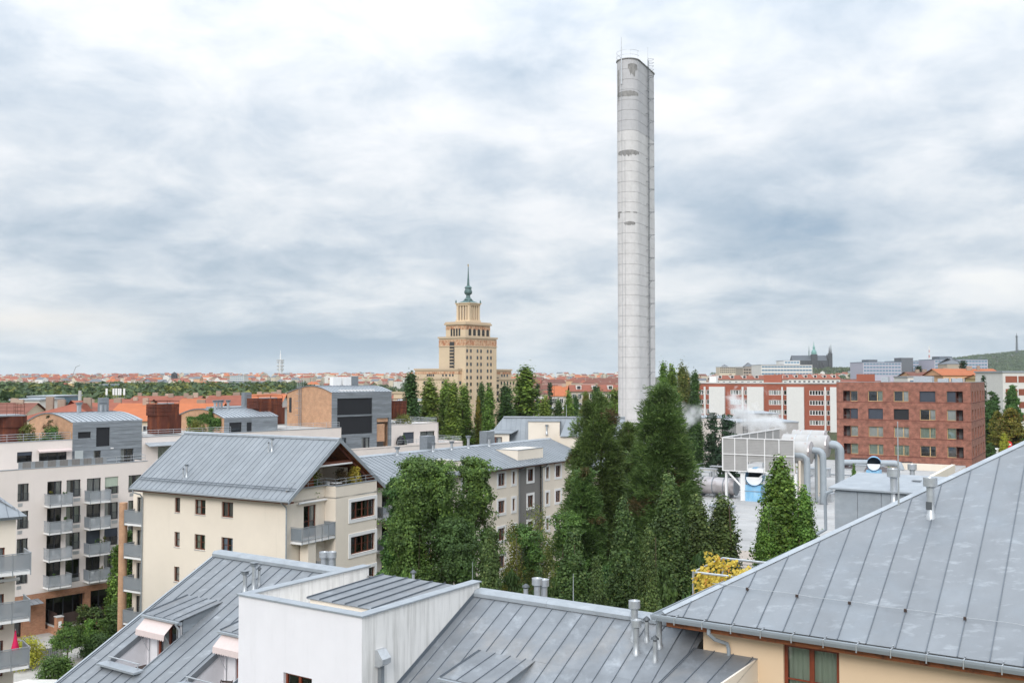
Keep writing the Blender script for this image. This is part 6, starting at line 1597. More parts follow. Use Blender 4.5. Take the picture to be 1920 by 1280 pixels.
for a in (-1, 1):
    for b in (-1, 1): put('finial', MB().lathe([(.45, zs), (.35, zs + 1.0), (.1, zs + 1.7)], cxl + a * (hw + .3), cyl + b * (hw + .3), 8), M['copper'], HT)
put('copper_roof', MB().lathe([(5.9, zs), (4.5, zs + .5), (2.7, zs + 1.2), (2.2, zs + 1.9)], cxl, cyl, 4, math.pi / 4), M['copper'], HT)
zb_ = zs + 1.8
put('spire_base', MB().lathe([(2.1, zb_), (1.7, zb_ + .7), (1.2, zb_ + 1.1), (1.0, zb_ + 2.4)], cxl, cyl, 16), M['copper'], HT, True)
put('orb', MB().lathe([(.9, hz(549.5)), (1.9, hz(546.5)), (2.15, hz(543)), (1.75, hz(539)), (1.5, hz(536.5)), (2.0, hz(535.5)), (1.6, hz(533)), (.9, hz(531))], cxl, cyl, 16), M['copper'], HT, True)
put('spire', MB().lathe([(.75, hz(533)), (.6, hz(525)), (.35, hz(510)), (.16, hz(494))], cxl, cyl, 10), M['copper'], HT, True)
sp = []
for i in range(10):
    t = math.pi / 2 + math.pi * i / 5; r_ = .85 if i % 2 == 0 else .36; sp.append((cxl + r_ * math.cos(t) * .72, cyl - .0 - r_ * math.cos(t) * -.0, hz(491.5) + r_ * math.sin(t)))
put('star', MB().prism(sp, (.05, .25, 0)), M['gold'], HT)
# low wings
wl = HT.on('x', 4, 795, 700)[1]; wl2 = HT.on('x', -4, 782, 710)[1]
block(-3, 8, 2.6, wl, 0, hz(690.5)); put('fresco_band', MB().box(-3.1, 8.1, 2.5, wl + .1, hz(701), hz(696.5)), M['fresco'], HT)
block(-6, 10, 9, wl2, 0, hz(707.5)); block(-9, 10, 14, wl2 + 12, 0, hz(735))
wr = HT.on('y', 6, 958.5, 700)[0]; wr2 = HT.on('y', 6, 970, 710)[0]
block(WX - 1, wr, 6, 18, 0, hz(691)); put('fresco_band', MB().box(WX, wr + .1, 5.9, 18.1, hz(701), hz(696.5)), M['fresco'], HT)
block(WX - 1, wr2, 3, 20, 0, hz(709))
hwm = {}
def hwin(f, x, z, w=1.35, h=1.7, y=-.02):
    k_ = (w, h)
    if k_ not in hwm: hwm[k_] = MB().box(0, w, -.0, .05, 0, h).mesh('window', M['room']), MB().box(-.12, w + .12, -.06, .0, -.14, 0).mesh('sill', M['sand_dark']), MB().poly([(.08, -.012, .08), (w - .08, -.012, .08), (w - .08, -.012, h - .08), (.08, -.012, h - .08)]).mesh('pane', M['glass'])
    o = f.link('window', hwm[k_][0], x, y, z); link('sill', hwm[k_][1], o); link('pane', hwm[k_][2], o)
zwin = [hz(660.5 + 12.55 * k) for k in range(8)]
for px in (875.8, 882.8, 895.2, 901.8, 914.2, 920.4):
    for z_ in zwin: hwin(Rf, rx(px) - .65, z_, 1.4, 1.7)
    hwin(Rf, rx(px) - .9, hz(646.5), 1.8, 2.3)
    put('pilaster', MB().box(rx(px) + 1.0, rx(px) + 1.35, -.22, 0, 0, hz(649)), M['sand'], HT)
Lf = Face(HT, 0, WY, math.radians(-90))
def lyf(px): return WY - ly(px)
for z_ in zwin[:4]: 
    for px in (846, 850): hwin(Lf, lyf(px) - .4, z_, .9, 2.2, -.12)
W1 = Face(HT, -3, wl, math.radians(-90)); W2 = Face(HT, -6, wl2, math.radians(-90)); W4 = Face(HT, 0, 3, 0); W3 = Face(HT, 0, 6, 0)
for px in (800, 803.5, 807, 811, 829, 835, 842, 847.5): q = W1.on(px, 703); hwin(W1, q[0], q[1] - .6, 1.1, 1.5)
for py in (718, 731): 
    for px in (794, 828, 834, 861): q = W2.on(px, py); hwin(W2, q[0], q[1] - .8, 1.4, 1.8)
for py in (712, 725, 738, 750):
    for px in (933, ): q = W4.on(px, py); hwin(W4, q[0] - .9, q[1] - .8, 2.0, 2.2)
for py in (718, 731, 743): 
    for px in (940, 945.5, 951.5, 957, 962.5): q = W4.on(px, py); hwin(W4, q[0] - .6, q[1] - .8, 1.3, 1.7)
for px in (941, 945.5, 951): q = W3.on(px, 704); hwin(W3, q[0] - .6, q[1] - .6, 1.3, 1.5)
# ------------------------------------------------------------------ town
M['roof_red'] = mat('roof_red', (.25, .078, .046), .85, 0, .14, .6, objvar=.12)
M['roof_orange'] = mat('roof_orange', (.40, .125, .05), .85, 0, .10, .6, objvar=.10)
M['roof_brown'] = mat('roof_brown', (.17, .065, .045), .85, 0, .14, .6, objvar=.12)
M['roof_slate'] = mat('roof_slate', (.14, .15, .165), .8, 0, .1, objvar=.1)
M['wall_cream'] = mat('wall_cream', (.58, .50, .38), .9, 0, .06, objvar=.06)
M['wall_white'] = mat('wall_white', (.66, .64, .60), .9, 0, .05, objvar=.06)
M['wall_beige'] = mat('wall_beige', (.40, .34, .27), .9, 0, .06, objvar=.06)
M['wall_peach'] = mat('wall_peach', (.62, .38, .22), .9, 0, .06, objvar=.06)
M['wall_pink'] = mat('wall_pink', (.48, .28, .24), .9, 0, .06, objvar=.06)
M['wall_yellow'] = mat('wall_yellow', (.66, .53, .28), .9, 0, .06)
M['wall_lilac'] = mat('wall_lilac', (.42, .41, .48), .8, 0, .05)
M['glass_blue'] = mat('glass_blue', (.16, .25, .33), .2, 0, .05)
M['stone_black'] = mat('stone_black', (.045, .045, .05), .9, 0, .1, .1)
M['chimney_brick'] = mat('chimney_brick', (.36, .28, .22), .9, 0, .1, objvar=.2)
_hw = {}
def house(lab, x, y, w, d, hw, hr, phi, wall='wall_cream', roof='roof_red', hip=False, win=(0, 0), chim=0, group=None, z=0.0, cat='house', seed=0, name='town_house', dorm=0, ww=(1.1, 1.6), ov=.5):
    e = bpy.data.objects.new(name, None); COL.objects.link(e); e.location = (x, y, z); e.rotation_euler = (0, 0, phi); tag(e, lab, cat, group)
    m = MB().box(0, w, 0, d, -8, hw)
    if not hip: m.prism([(.02, 0, hw), (.02, d / 2, hw + hr), (.02, d, hw)], (w - .04, 0, 0))
    put('wall', m, M[wall], e)
    i_ = d / 2 if hip else 0
    r = MB(); A, B_, C_, D_ = (-ov, -ov, hw - .1), (w + ov, -ov, hw - .1), (w + ov, d + ov, hw - .1), (-ov, d + ov, hw - .1); P, Q_ = (i_, d / 2, hw + hr + .15), (w - i_, d / 2, hw + hr + .15)
    if not hip: P, Q_ = (-ov, d / 2, hw + hr + .15), (w + ov, d / 2, hw + hr + .15)
    r.poly([A, B_, Q_, P]).poly([C_, D_, P, Q_])
    if hip: r.poly([B_, C_, Q_]).poly([D_, A, P])
    r.poly([D_, C_, B_, A])
    ro = put('roof', r, M[roof], e)
    rr = random.Random(seed * 31 + int(w * 7))
    for k in range(chim):
        cx_ = w * (k + .5 + rr.uniform(-.3, .3)) / chim; cy_ = d / 2 + rr.choice((-1, 1)) * rr.uniform(.3, 1.5); s = rr.uniform(.35, .8)
        link('chimney', MB().box(cx_ - s, cx_ + s, cy_ - .3, cy_ + .3, hw + hr * .4, hw + hr + rr.uniform(.3, 1.2)).mesh('chimney', M['chimney_brick']), ro)
    nx, nz = win
    if nx:
        k_ = ww
        if k_ not in _hw: _hw[k_] = MB().box(-.12, ww[0] + .12, -.05, .0, -.12, ww[1] + .12).mesh('window', M['trim_white']), MB().box(0, ww[0] / 2 - .05, -.08, -.05, 0, ww[1]).box(ww[0] / 2 + .05, ww[0], -.08, -.05, 0, ww[1]).mesh('pane', M['frame_dark'])
        for i in range(nx):
            for j in range(nz):
                o = link('window', _hw[k_][0], e, loc=((w) * (i + .5) / nx - ww[0] / 2, -.01, hw - 1.0 - ww[1] - j * 3.1)); link('pane', _hw[k_][1], o)
    for i in range(dorm):
        cx_ = w * (i + .5) / dorm; y0 = d * .12; zz = hw + hr * .24
        dn = link('dormer', MB().box(cx_ - .9, cx_ + .9, y0, d * .42, zz - .2, zz + 1.5).mesh('dormer', M['wall_white']), e); link('window', MB().box(cx_ - .6, cx_ + .6, y0 - .05, y0, zz + .2, zz + 1.3).mesh('window', M['frame_dark']), dn)
    return e
def rowh(lab, x0, x1, yr, ye, Y, d, **k):
    """a house from its photo extent: ridge line yr, eaves ye, at distance Y"""
    l = dep(x0, ye, Y); r_ = dep(x1, ye, Y); zr = 26.5 + (705 - yr) * (Y + d / 2) / F
    z = k.pop('z', 0.0)
    return house(lab, l[0], Y, r_[0] - l[0], d, l[2] - z, zr - l[2], k.pop('phi', 0.0), z=z, **k)
# --- red roofs in the middle distance at the left
rowh('long brick-red hipped roof at far left beyond the penthouses', 30, 182, 752, 786, 165, 16, hip=True, roof='roof_red', chim=4, seed=1)
rowh('orange-red roof stretching behind the first hipped roof', 172, 262, 749, 770, 215, 14, roof='roof_red', chim=2, seed=2)
rowh('bright orange plain tiled roof between the rusty stacks', 198, 395, 757, 788, 180, 15, roof='roof_orange', wall='wall_cream', chim=2, dorm=0, seed=3, win=(9, 2))
rowh('dark red roof row with many chimneys behind the bright orange roof', 236, 362, 743, 757, 255, 14, roof='roof_red', chim=6, seed=4)
rowh('red house with white windows and orange roof right of the rusty stack', 380, 468, 742, 759, 215, 13, roof='roof_red', wall='wall_pink', win=(7, 2), chim=3, seed=5)
rowh('orange gabled roof just left of the tall penthouse', 455, 520, 740, 764, 205, 13, roof='roof_orange', wall='wall_white', win=(4, 2), chim=3, seed=6)
rowh('low orange roof left of the brick-red hipped roof', -40, 34, 756, 786, 190, 14, roof='roof_brown', chim=2, seed=7)
rowh('narrow red roof behind the leftmost penthouse flues', 135, 200, 756, 778, 198, 12, roof='roof_red', chim=2, seed=8)
rowh('red roof peeping between stack and creeper penthouse', 330, 392, 748, 762, 240, 12, roof='roof_orange', chim=2, seed=9)
rowh('rust-red roof between two tall trees of the park edge', 495, 545, 738, 752, 260, 12, roof='roof_red', chim=2, seed=10)
def flatb(lab, x0, x1, yt, Y, d, wall, bands=0, glass='glass_blue', name='office_building', bh=3.5, z=0.0, phi=0.0, roofk='zinc_cap', cat='building', fins=0, group=None):
    l = dep(x0, yt, Y); r_ = dep(x1, yt, Y); w = r_[0] - l[0]; e = bpy.data.objects.new(name, None); COL.objects.link(e); e.location = (l[0], Y, z); e.rotation_euler = (0, 0, phi); tag(e, lab, cat, group)
    H_ = l[2] - z; put('wall', MB().box(0, w, 0, d, -8, H_), M[wall], e); put('roof', MB().box(-.3, w + .3, -.3, d + .3, H_, H_ + .4), M[roofk], e)
    for k in range(bands):
        zt = H_ - 1.0 - k * bh
        g = put('window_band', MB().box(.5, w - .5, -.06, 0, zt - bh * .5, zt), M[glass], e)
        n = max(2, int(w / 3.2))
        f_ = MB()
        for i in range(n + 1): xx = .5 + (w - 1) * i / n; f_.box(xx - .15, xx + .15, -.12, -.06, zt - bh * .5, zt)
        link('mullion', f_.mesh('mullion', M['wall_white']), g)
    return e
flatb('white and dark red modern block at far left by the woods', 20, 74, 751, 230, 12, 'wall_white', 3, 'room')
flatb('flat dark glazed pavilion roof among trees at far left', 52, 104, 744, 330, 20, 'glass_blue', 2, 'room')
for i, (px, pt, pb, Y) in enumerate(((200, 728, 745, 240), (213, 728, 745, 240), (218, 728, 745, 240), (223, 728, 745, 240), (226, 728, 745, 240), (233, 728, 745, 240))):
    a = dep(px, pt, Y); b = dep(px, pb, Y); an = B('cell_antenna', ('detached leftmost white panel antenna above the red roofs', 'white antenna first in the close cluster above the red roofs', 'white antenna second in the close cluster above the red roofs', 'white antenna third in the close cluster above the red roofs', 'white antenna fourth in the close cluster above the red roofs', 'rightmost white antenna set apart above the red roofs')[i], 'antenna', a[0], Y, z=b[2] - 2, group='white panel antennas')
    put('panel', MB().box(-.22, .22, -.1, .1, a[2] - b[2] + 2 - 1.6, a[2] - b[2] + 2), M['trim_white'], an); put('mast', MB().tube([(0, .15, 0), (0, .15, a[2] - b[2] + 2)], .05, 5), M['steel'], an)
a = dep(150, 732, 300); lp = B('chimney_stack', 'thin pale chimney stack at the edge of the woods, far left', 'chimney', a[0], 300); put('shaft', MB().lathe([(.7, 0), (.45, a[2])], n=10), M['concrete'], lp)
# villa and pavilions in the woods
def gh(lab, px, pyr, pye, Y, wpx, d, **k):
    l = dep(px, pye, Y); w = wpx * Y / F; zr = 26.5 + (705 - pyr) * Y / F
    return house(lab, l[0], Y, w, d, l[2] - gz(l[0], Y), zr - l[2], k.pop('phi', 0), z=gz(l[0], Y), **k)
gh('red roofed villa among the dark woods at far left', 106, 718, 725, 780, 20, 12, hip=True, wall='wall_cream', roof='roof_red', win=(4, 2))
gh('pale villa tower beside the red roofed villa in the woods', 128, 715.5, 718, 790, 7, 4, hip=True, wall='wall_yellow', roof='wall_cream', name='villa_tower', cat='tower')
flatb('grey-green flat pavilion in the woods left of the antennas', 173, 200, 721, 900, 20, 'wall_white', 1); flatb('long grey-green pavilion above the antennas', 196, 230, 721, 860, 20, 'glass_blue', 2, 'wall_white')
flatb('white greenhouse-like hall among trees right of centre-left', 405, 450, 722, 900, 20, 'wall_white', 1, 'glass_blue'); flatb('long low white hall beside the park', 452, 478, 723, 900, 20, 'wall_white', 1)
flatb('white hospital-like block on the left horizon', 431, 457, 704, 1700, 30, 'wall_white', 3); flatb('wide grey hall under the white block on the left horizon', 428, 500, 714.5, 1500, 30, 'wall_beige', 1)
flatb('tiny turquoise-roofed hall in the woods', 497, 514, 722, 950, 14, 'wall_white', 0, roofk='copper')
# --- horizon town
rt = random.Random(42)
walls = ['wall_cream', 'wall_white', 'wall_beige', 'wall_peach', 'wall_pink', 'wall_white', 'wall_cream']; roofs = ['roof_red', 'roof_brown', 'roof_red', 'roof_red', 'roof_orange', 'roof_slate']
MARKS = [(60, 'below the faint tower cranes'), (100, 'left of the red villa'), (130, 'above the red villa'), (165, 'under the bent crane boom'), (250, 'above the white panel antennas'), (300, 'left of the dark domed pavilion'), (340, 'beside the dark domed pavilion'), (375, 'under the pale round-topped block'),
         (425, 'left of the white hospital block'), (465, 'beside the white hospital block'), (515, 'left of the television tower'), (560, 'beside the television tower'), (640, 'above the tall penthouse'), (700, 'above the penthouse air conditioners'), (790, 'left of the stepped tower'),
         (1010, 'right of the tallest poplar'), (1050, 'behind the dark spruces'), (1100, 'above the orange tiled corner house'), (1180, 'left of the tall chimney'), (1340, 'behind the poplars right of the chimney'), (1400, 'below the palace wing'), (1480, 'below the white office block'),
         (1570, 'below the cathedral'), (1640, 'left of the lilac office range'), (1720, 'below the lilac office range'), (1790, 'behind the tall conifer'), (1860, 'above the bright orange roof'), (3000, 'at the foot of the wooded hill')]
_used = {}
CN = dict(wall_cream='cream', wall_white='white', wall_beige='beige', wall_peach='peach', wall_pink='pink', roof_red='red', roof_brown='brown', roof_orange='orange', roof_slate='slate')
def scatter(n, px0, px1, Y0, Y1, lab, grp, hw=(8, 14), w=(14, 40), seed=1, roofs_=None, win=False, pw=1.0, walls_=None):
    q = random.Random(seed); roofs_ = roofs_ or roofs; walls_ = walls_ or walls
    for i in range(n):
        u = (i + q.random()) / n; px = px0 + (px1 - px0) * ((i * .618034) % 1.0); Y = Y0 + (Y1 - Y0) * q.random() ** pw
        x = (px - CX) * Y / F; W_ = q.uniform(*w); h = q.uniform(*hw)
        rf = q.choice(roofs_); wl_ = q.choice(walls_); hp = q.random() < .4
        t = (Y - Y0) / (Y1 - Y0); m = [b for a, b in MARKS if px < a][0]
        L_ = '%s %s house, %s %s roof, %s, %s' % (('small', 'medium', 'long')[int((W_ - w[0]) / (w[1] - w[0] + .01) * 3)], CN[wl_], CN[rf], 'hipped' if hp else 'gabled', m, ('front row', 'middle row', 'back row')[min(2, int(t * 3))])
        if L_ in _used: L_ = L_.replace(' row', ' row, farther right' if px > _used[L_] else ' row, farther left')
        _used[L_] = px
        house(L_, x, Y, W_, q.uniform(11, 16), h, q.uniform(3.0, 5), q.uniform(-1.2, 1.2), wl_, rf, hp, (max(2, int(W_ / 4)), 2) if win else (0, 0), q.randint(1, 3) if win or Y < 1600 else 0, grp, gz(x, Y), 'house', i, dorm=(q.randint(2, 5) if win and q.random() < .4 else 0))
scatter(112, 40, 480, 1450, 2500, 'small house with tiled roof packed along the left horizon beyond the woods', 'houses on the left horizon', (9, 19), (9, 24), 2, pw=.8)
scatter(34, 480, 790, 1500, 2900, 'small house on the horizon under the dark cloud left of the stepped tower', 'houses on the horizon left of the stepped tower', (7, 15), (9, 24), 3)
scatter(12, 655, 780, 520, 900, 'red roofed house among trees left of the stepped tower', 'red roofed houses left of the stepped tower', (9, 12), (12, 26), 4, ['roof_red', 'roof_brown'], True)
scatter(34, 975, 1165, 800, 1700, 'roof in the crowded red roofed district between tower and tall chimney', 'houses between the stepped tower and the tall chimney', (13, 21), (12, 28), 5, ['roof_red', 'roof_brown', 'roof_brown'], False)
scatter(16, 985, 1175, 430, 700, 'white gabled house among red roofs left of the tall chimney', 'gabled houses left of the tall chimney', (11, 16), (14, 26), 6, ['roof_red', 'roof_brown'], True, walls_=['wall_white', 'wall_cream'])
scatter(26, 1300, 1640, 650, 1300, 'red roofed tenement in the quarter above the orange slab building', 'tenements above the orange slab building', (13, 20), (22, 44), 7, ['roof_red', 'roof_brown', 'roof_red'], True)
scatter(14, 1620, 1925, 600, 1100, 'tiled house behind the brick building towards the wooded hill', 'houses behind the brick building', (12, 17), (18, 36), 8, ['roof_red', 'roof_brown', 'roof_orange'], True)
scatter(8, 1300, 1560, 1900, 2600, 'tiny house below the cathedral hill', 'houses below the cathedral hill', (8, 14), (16, 40), 9)
def roofmass(lab, n, px0, px1, Y0, Y1, seed):
    q = random.Random(seed); mb = MB()
    for i in range(n):
        px = q.uniform(px0, px1); Y = q.uniform(Y0, Y1); x = (px - CX) * Y / F; w, d, h, hr = q.uniform(9, 24), q.uniform(10, 14), q.uniform(9, 18), q.uniform(3, 5); z = gz(x, Y); a = q.uniform(-1.3, 1.3); c, s = math.cos(a), math.sin(a)
        def R(u, v, t): return (x + u * c - v * s, Y + u * s + v * c, z + t)
        mb.cur = q.choice((0, 0, 1, 2)); A = [R(0, 0, -4), R(w, 0, -4), R(w, d, -4), R(0, d, -4)]; T = [R(0, 0, h), R(w, 0, h), R(w, d, h), R(0, d, h)]
        for k in range(4): mb.poly([A[k], A[(k + 1) % 4], T[(k + 1) % 4], T[k]])
        P, Q_ = R(0, d / 2, h + hr), R(w, d / 2, h + hr); mb.poly([T[0], T[3], P]).poly([T[1], T[2], Q_]); mb.cur = q.choice((3, 3, 4, 5, 3, 6)); mb.poly([T[0], T[1], Q_, P]).poly([T[2], T[3], P, Q_])
    o = put('distant_town', mb, [M[k] for k in ('wall_cream', 'wall_white', 'wall_beige', 'roof_red', 'roof_brown', 'roof_orange', 'roof_slate')]); o['kind'] = 'stuff'; o['label'] = lab
roofmass('mass of tiny roofs filling the left horizon', 420, -20, 480, 1700, 3600, 31)
roofmass('mass of tiny roofs along the middle horizon', 300, 480, 1180, 1800, 3600, 32)
roofmass('mass of tiny roofs at the right below the hills', 200, 1290, 1930, 1300, 2600, 33)
# nearer named ones
rowh('orange tiled roof corner house beside the dark spruces', 1034, 1072, 724, 742, 360, 14, roof='roof_orange', wall='wall_white', win=(3, 4), chim=1, seed=21)
rowh('beige tenement with red roof and white dormers left of the tall chimney', 1071, 1190, 722, 733, 345, 14, roof='roof_red', wall='wall_beige', win=(11, 4), chim=3, dorm=4, seed=22)
rowh('low yellow annex with flat cornice between the poplars', 745, 800, 748, 752, 260, 14, roof='zinc_cap', wall='wall_cream', win=(6, 2), seed=23)
rowh('low yellow annex left of the beige tenement', 1000, 1090, 764, 768, 250, 14, roof='zinc_cap', wall='wall_cream', win=(8, 2), seed=24)
rowh('dark red double roof directly above the orange slab building', 1340, 1478, 704, 711, 480, 15, roof='roof_red', wall='wall_white', win=(12, 2), chim=5, dorm=6, seed=25)
rowh('red roof with white dormers right of the dark double roof', 1468, 1575, 702, 710, 520, 15, roof='roof_red', wall='wall_white', win=(12, 2), chim=5, dorm=6, seed=26)
rowh('peach house with bright orange roof behind the brick building', 1768, 1880, 692, 703, 300, 14, roof='roof_orange', wall='wall_peach', win=(9, 1), chim=3, dorm=0, seed=27)
rowh('yellow house under the bright orange roof right of the brick building', 1846, 1882, 703, 709, 285, 12, roof='roof_orange', wall='wall_yellow', win=(3, 4), seed=28)
rowh('peach house behind the spruce with rusty red roof', 1712, 1768, 698, 705, 340, 13, roof='roof_brown', wall='wall_peach', win=(7, 2), chim=2, seed=29)
flatb('white and brick-red flat block at the right edge', 1880, 1960, 698, 270, 16, 'wall_white', 4, 'roof_red', cat='building')
flatb('low white annex roofs behind the brick building', 1702, 1745, 707, 330, 12, 'wall_white', 1); flatb('dark roofed grey block left of the spruce', 1735, 1770, 697, 420, 14, 'wall_beige', 1, roofk='roof_slate')
flatb('white office block with glazed bands below the cathedral', 1427, 1523, 684, 1000, 40, 'wall_white', 4, 'glass_blue'); flatb('upper set-back storey of the white office block', 1470, 1500, 676, 1020, 30, 'wall_white', 2, 'glass_blue')
flatb('beige palace wing left of the white office block', 1349, 1397, 688, 1700, 30, 'wall_cream', 3, 'room'); flatb('grey stepped terraces block beside the white office block', 1393, 1428, 690, 1200, 40, 'wall_beige', 3, 'room')
gh('dark mansard pavilion on the palace left of the office block', 1353, 683, 688, 1710, 14, 12, hip=True, wall='wall_cream', roof='roof_slate'); gh('domed dark pavilion with flagpole beside the terraces block', 1397, 680, 687, 1250, 16, 12, hip=True, wall='wall_beige', roof='roof_slate')
for i, (a, b, t, Y, dsc) in enumerate(((1618, 1690, 679, 1050, 'left third of the lilac office range'), (1684, 1756, 677, 1100, 'middle third of the lilac office range'), (1752, 1852, 674, 1040, 'right third of the lilac office range'))):
    flatb('long lilac and blue glazed office, ' + dsc, a, b, t, Y, 40, 'wall_lilac', 4, 'glass_blue', roofk='glass_blue')
for (a, b, t, lb) in ((1628, 1645, 674.5, 'grey plant room on the left of the lilac office range'), (1690, 1712, 671, 'dark plant room on the middle of the lilac office range'), (1762, 1785, 668.5, 'rusty plant room on the right of the lilac office range')): flatb(lb, a, b, t, 1070, 20, 'roof_slate', 0, name='plant_room')
gh('dark domed roof before the lilac office range', 1776, 671, 682, 900, 30, 20, hip=True, wall='wall_beige', roof='roof_slate')
gh('pale yellow manor on the slope of the wooded hill', 1872, 674, 677, 3900, 40, 60, wall='wall_yellow', roof='roof_brown')
# the cathedral on its hill
kx_, ky_ = (1484 - CX) * 3000 / F, 3000; kz = gz(kx_ + 60, 3000)
CT = B('cathedral', 'dark gothic cathedral with green domed tower and twin spire on the castle hill', 'cathedral', kx_, ky_, z=kz)
def cp(px): return (px - 1484) * 3000 / F
def cz2(py): return 26.5 + (705 - py) * 3000 / F - kz
put('nave', MB().box(cp(1484), cp(1552), 0, 30, -5, cz2(676)), M['stone_black'], CT)
put('roof', MB().prism([(cp(1486), -1, cz2(676)), (cp(1486), 15, cz2(666)), (cp(1486), 31, cz2(676))], (cp(1551) - cp(1486), 0, 0)), mat('cath_roof', (.075, .085, .10), .7), CT)
for k in range(12): put('buttress', MB().prism([(cp(1487 + k * 5), -6, -5), (cp(1487 + k * 5), -6, cz2(684)), (cp(1487 + k * 5), 0, cz2(678)), (cp(1487 + k * 5), 0, -5)], (1.5, 0, 0)), M['stone_black'], CT)
put('tower', MB().box(cp(1521.5), cp(1532), -4, 10, 0, cz2(664)), M['stone_black'], CT)
put('green_dome', MB().lathe([(7.5, cz2(664)), (8.5, cz2(661)), (7, cz2(658)), (3.6, cz2(655.5)), (3.2, cz2(652)), (4, cz2(651)), (1.6, cz2(648)), (1, cz2(645)), (.2, cz2(640))], cp(1526.8), 3, 12), mat('dome_green', (.16, .33, .30), .6), CT, True)
put('spire', MB().lathe([(1.6, cz2(668)), (1.4, cz2(659)), (.2, cz2(648))], cp(1517.5), 3, 8), M['copper'], CT)
put('tower', MB().box(cp(1553.5), cp(1560.5), -2, 9, -5, cz2(662)), M['stone_black'], CT)
for x in (1554.8, 1558): put('spire', MB().lathe([(2.6, cz2(663)), (1.2, cz2(653)), (.1, cz2(644.5 if x > 1555 else 648))], cp(x + .8), 3, 8), M['stone_black'], CT)
put('apse', MB().lathe([(8, -5), (8, cz2(672)), (.5, cz2(664))], cp(1554), 18, 10), M['stone_black'], CT)
# lookout tower and masts
def mast(name, lab, px, pyt, pyb, Y, kind, cat='tower'):
    a, b = dep(px, pyt, Y), dep(px, pyb, Y); t = B(name, lab, cat, a[0], Y, z=gz(a[0], Y) - 1); H_ = a[2] - t.o[2]; hb = b[2] - t.o[2]
    if kind == 'lookout':
        for i in range(8):
            A = i * math.pi / 4; c, s = math.cos(A), math.sin(A)
            put('leg', MB().tube([(9 * c, 9 * s, 0), (4.5 * c, 4.5 * s, hb * .5 + 8), (2.6 * c, 2.6 * s, H_ * .82)], .55, 4), M['steel_dark'], t)
        for q in (.35, .5, .65): put('platform', MB().lathe([(5 - q * 2.5, H_ * q), (5 - q * 2.5, H_ * q + 1)], n=10), M['steel_dark'], t)
        put('cabin', MB().lathe([(4.2, H_ * .80), (4.2, H_ * .86), (1.2, H_ * .9), (.3, H_)], n=10), M['steel_dark'], t); put('core', MB().lathe([(1.4, 0), (1.4, H_ * .8)], n=8), M['steel_dark'], t)
    elif kind == 'tv':
        for i in range(3):
            A = i * 2.094 + .5; put('shaft', MB().tube([(9 * math.cos(A), 9 * math.sin(A), 0), (9 * math.cos(A), 9 * math.sin(A), H_ * .62)], 4.0 if i == 0 else 3.0, 8), M['trim_white'], t)
        for q in (.30, .42, .54, .62): put('deck', MB().box(-17, 17, -10, 10, H_ * q, H_ * q + 6.5), M['louvre'], t)
        put('antenna', MB().lathe([(3.6, H_ * .62), (3.6, H_ * .86), (1.6, H_ * .87), (1.0, H_)], n=8), M['trim_white'], t)
    elif kind == 'lattice':
        for i in range(3):
            A = i * 2.094; put('leg', MB().tube([(3 * math.cos(A), 3 * math.sin(A), 0), (.8 * math.cos(A), .8 * math.sin(A), H_ * .98)], .4, 4), M['trim_white'], t)
        for k in range(5): put('band', MB().lathe([(2.4 - k * .35, H_ * (.35 + k * .12)), (2.4 - k * .35, H_ * (.41 + k * .12))], n=8), mat('mast_red', (.45, .05, .04)) if k == 0 else bpy.data.materials['mast_red'], t)
    elif kind == 'rod': put('mast', MB().tube([(0, 0, 0), (0, 0, H_)], .35, 5), M['steel'], t)
    return t
mast('lookout_tower', 'steel lattice lookout tower on the wooded hill at the right edge', 1906, 624, 656, 4000, 'lookout')
mast('television_tower', 'pale television tower with stacked decks on the left horizon', 526, 656, 712, 5200, 'tv')
mast('radio_mast', 'thin red and white radio mast left of the wooded hill', 1742, 647, 676, 1900, 'lattice', 'mast')
for px, t_, lb in ((38, 700, 'faint tower crane at the far left horizon'), (27, 702, 'fainter crane left of the tower crane on the left horizon'), (293, 700, 'small crane above the left horizon houses')):
    a = dep(px, t_, 3000); cr = B('tower_crane', lb, 'crane', a[0], 3000, z=gz(a[0], 3000)); H_ = a[2] - cr.o[2]
    put('mast', MB().box(-.5, .5, -.5, .5, 0, H_), M['steel'], cr); put('jib', MB().box(-12, 26, -.4, .4, H_ - 5, H_ - 4), M['steel'], cr)
a, b, c = dep(134, 709, 1500), dep(142, 688, 1500), dep(150, 684.5, 1500)
cr = B('crane_arm', 'bent crane boom rising from the left horizon', 'crane', a[0], 1500, z=gz(a[0], 1500)); z0 = cr.o[2]
put('boom', MB().tube([(0, 0, 0), (0, 0, a[2] - z0), (b[0] - a[0], 0, b[2] - z0), (c[0] - a[0], 0, c[2] - z0)], .4, 5), M['steel'], cr)
flatb('pale round-topped tower block on the left horizon', 345, 355, 700, 2600, 20, 'wall_lilac', 4); 
gh('dark domed pavilion with buttresses on the left horizon', 321, 697, 701, 1900, 9, 9, hip=True, wall='stone_black', roof='stone_black', name='domed_pavilion', cat='building')
flatb('pale tower blocks at the leftmost horizon', 10, 18, 707.5, 3200, 20, 'wall_lilac', 4)

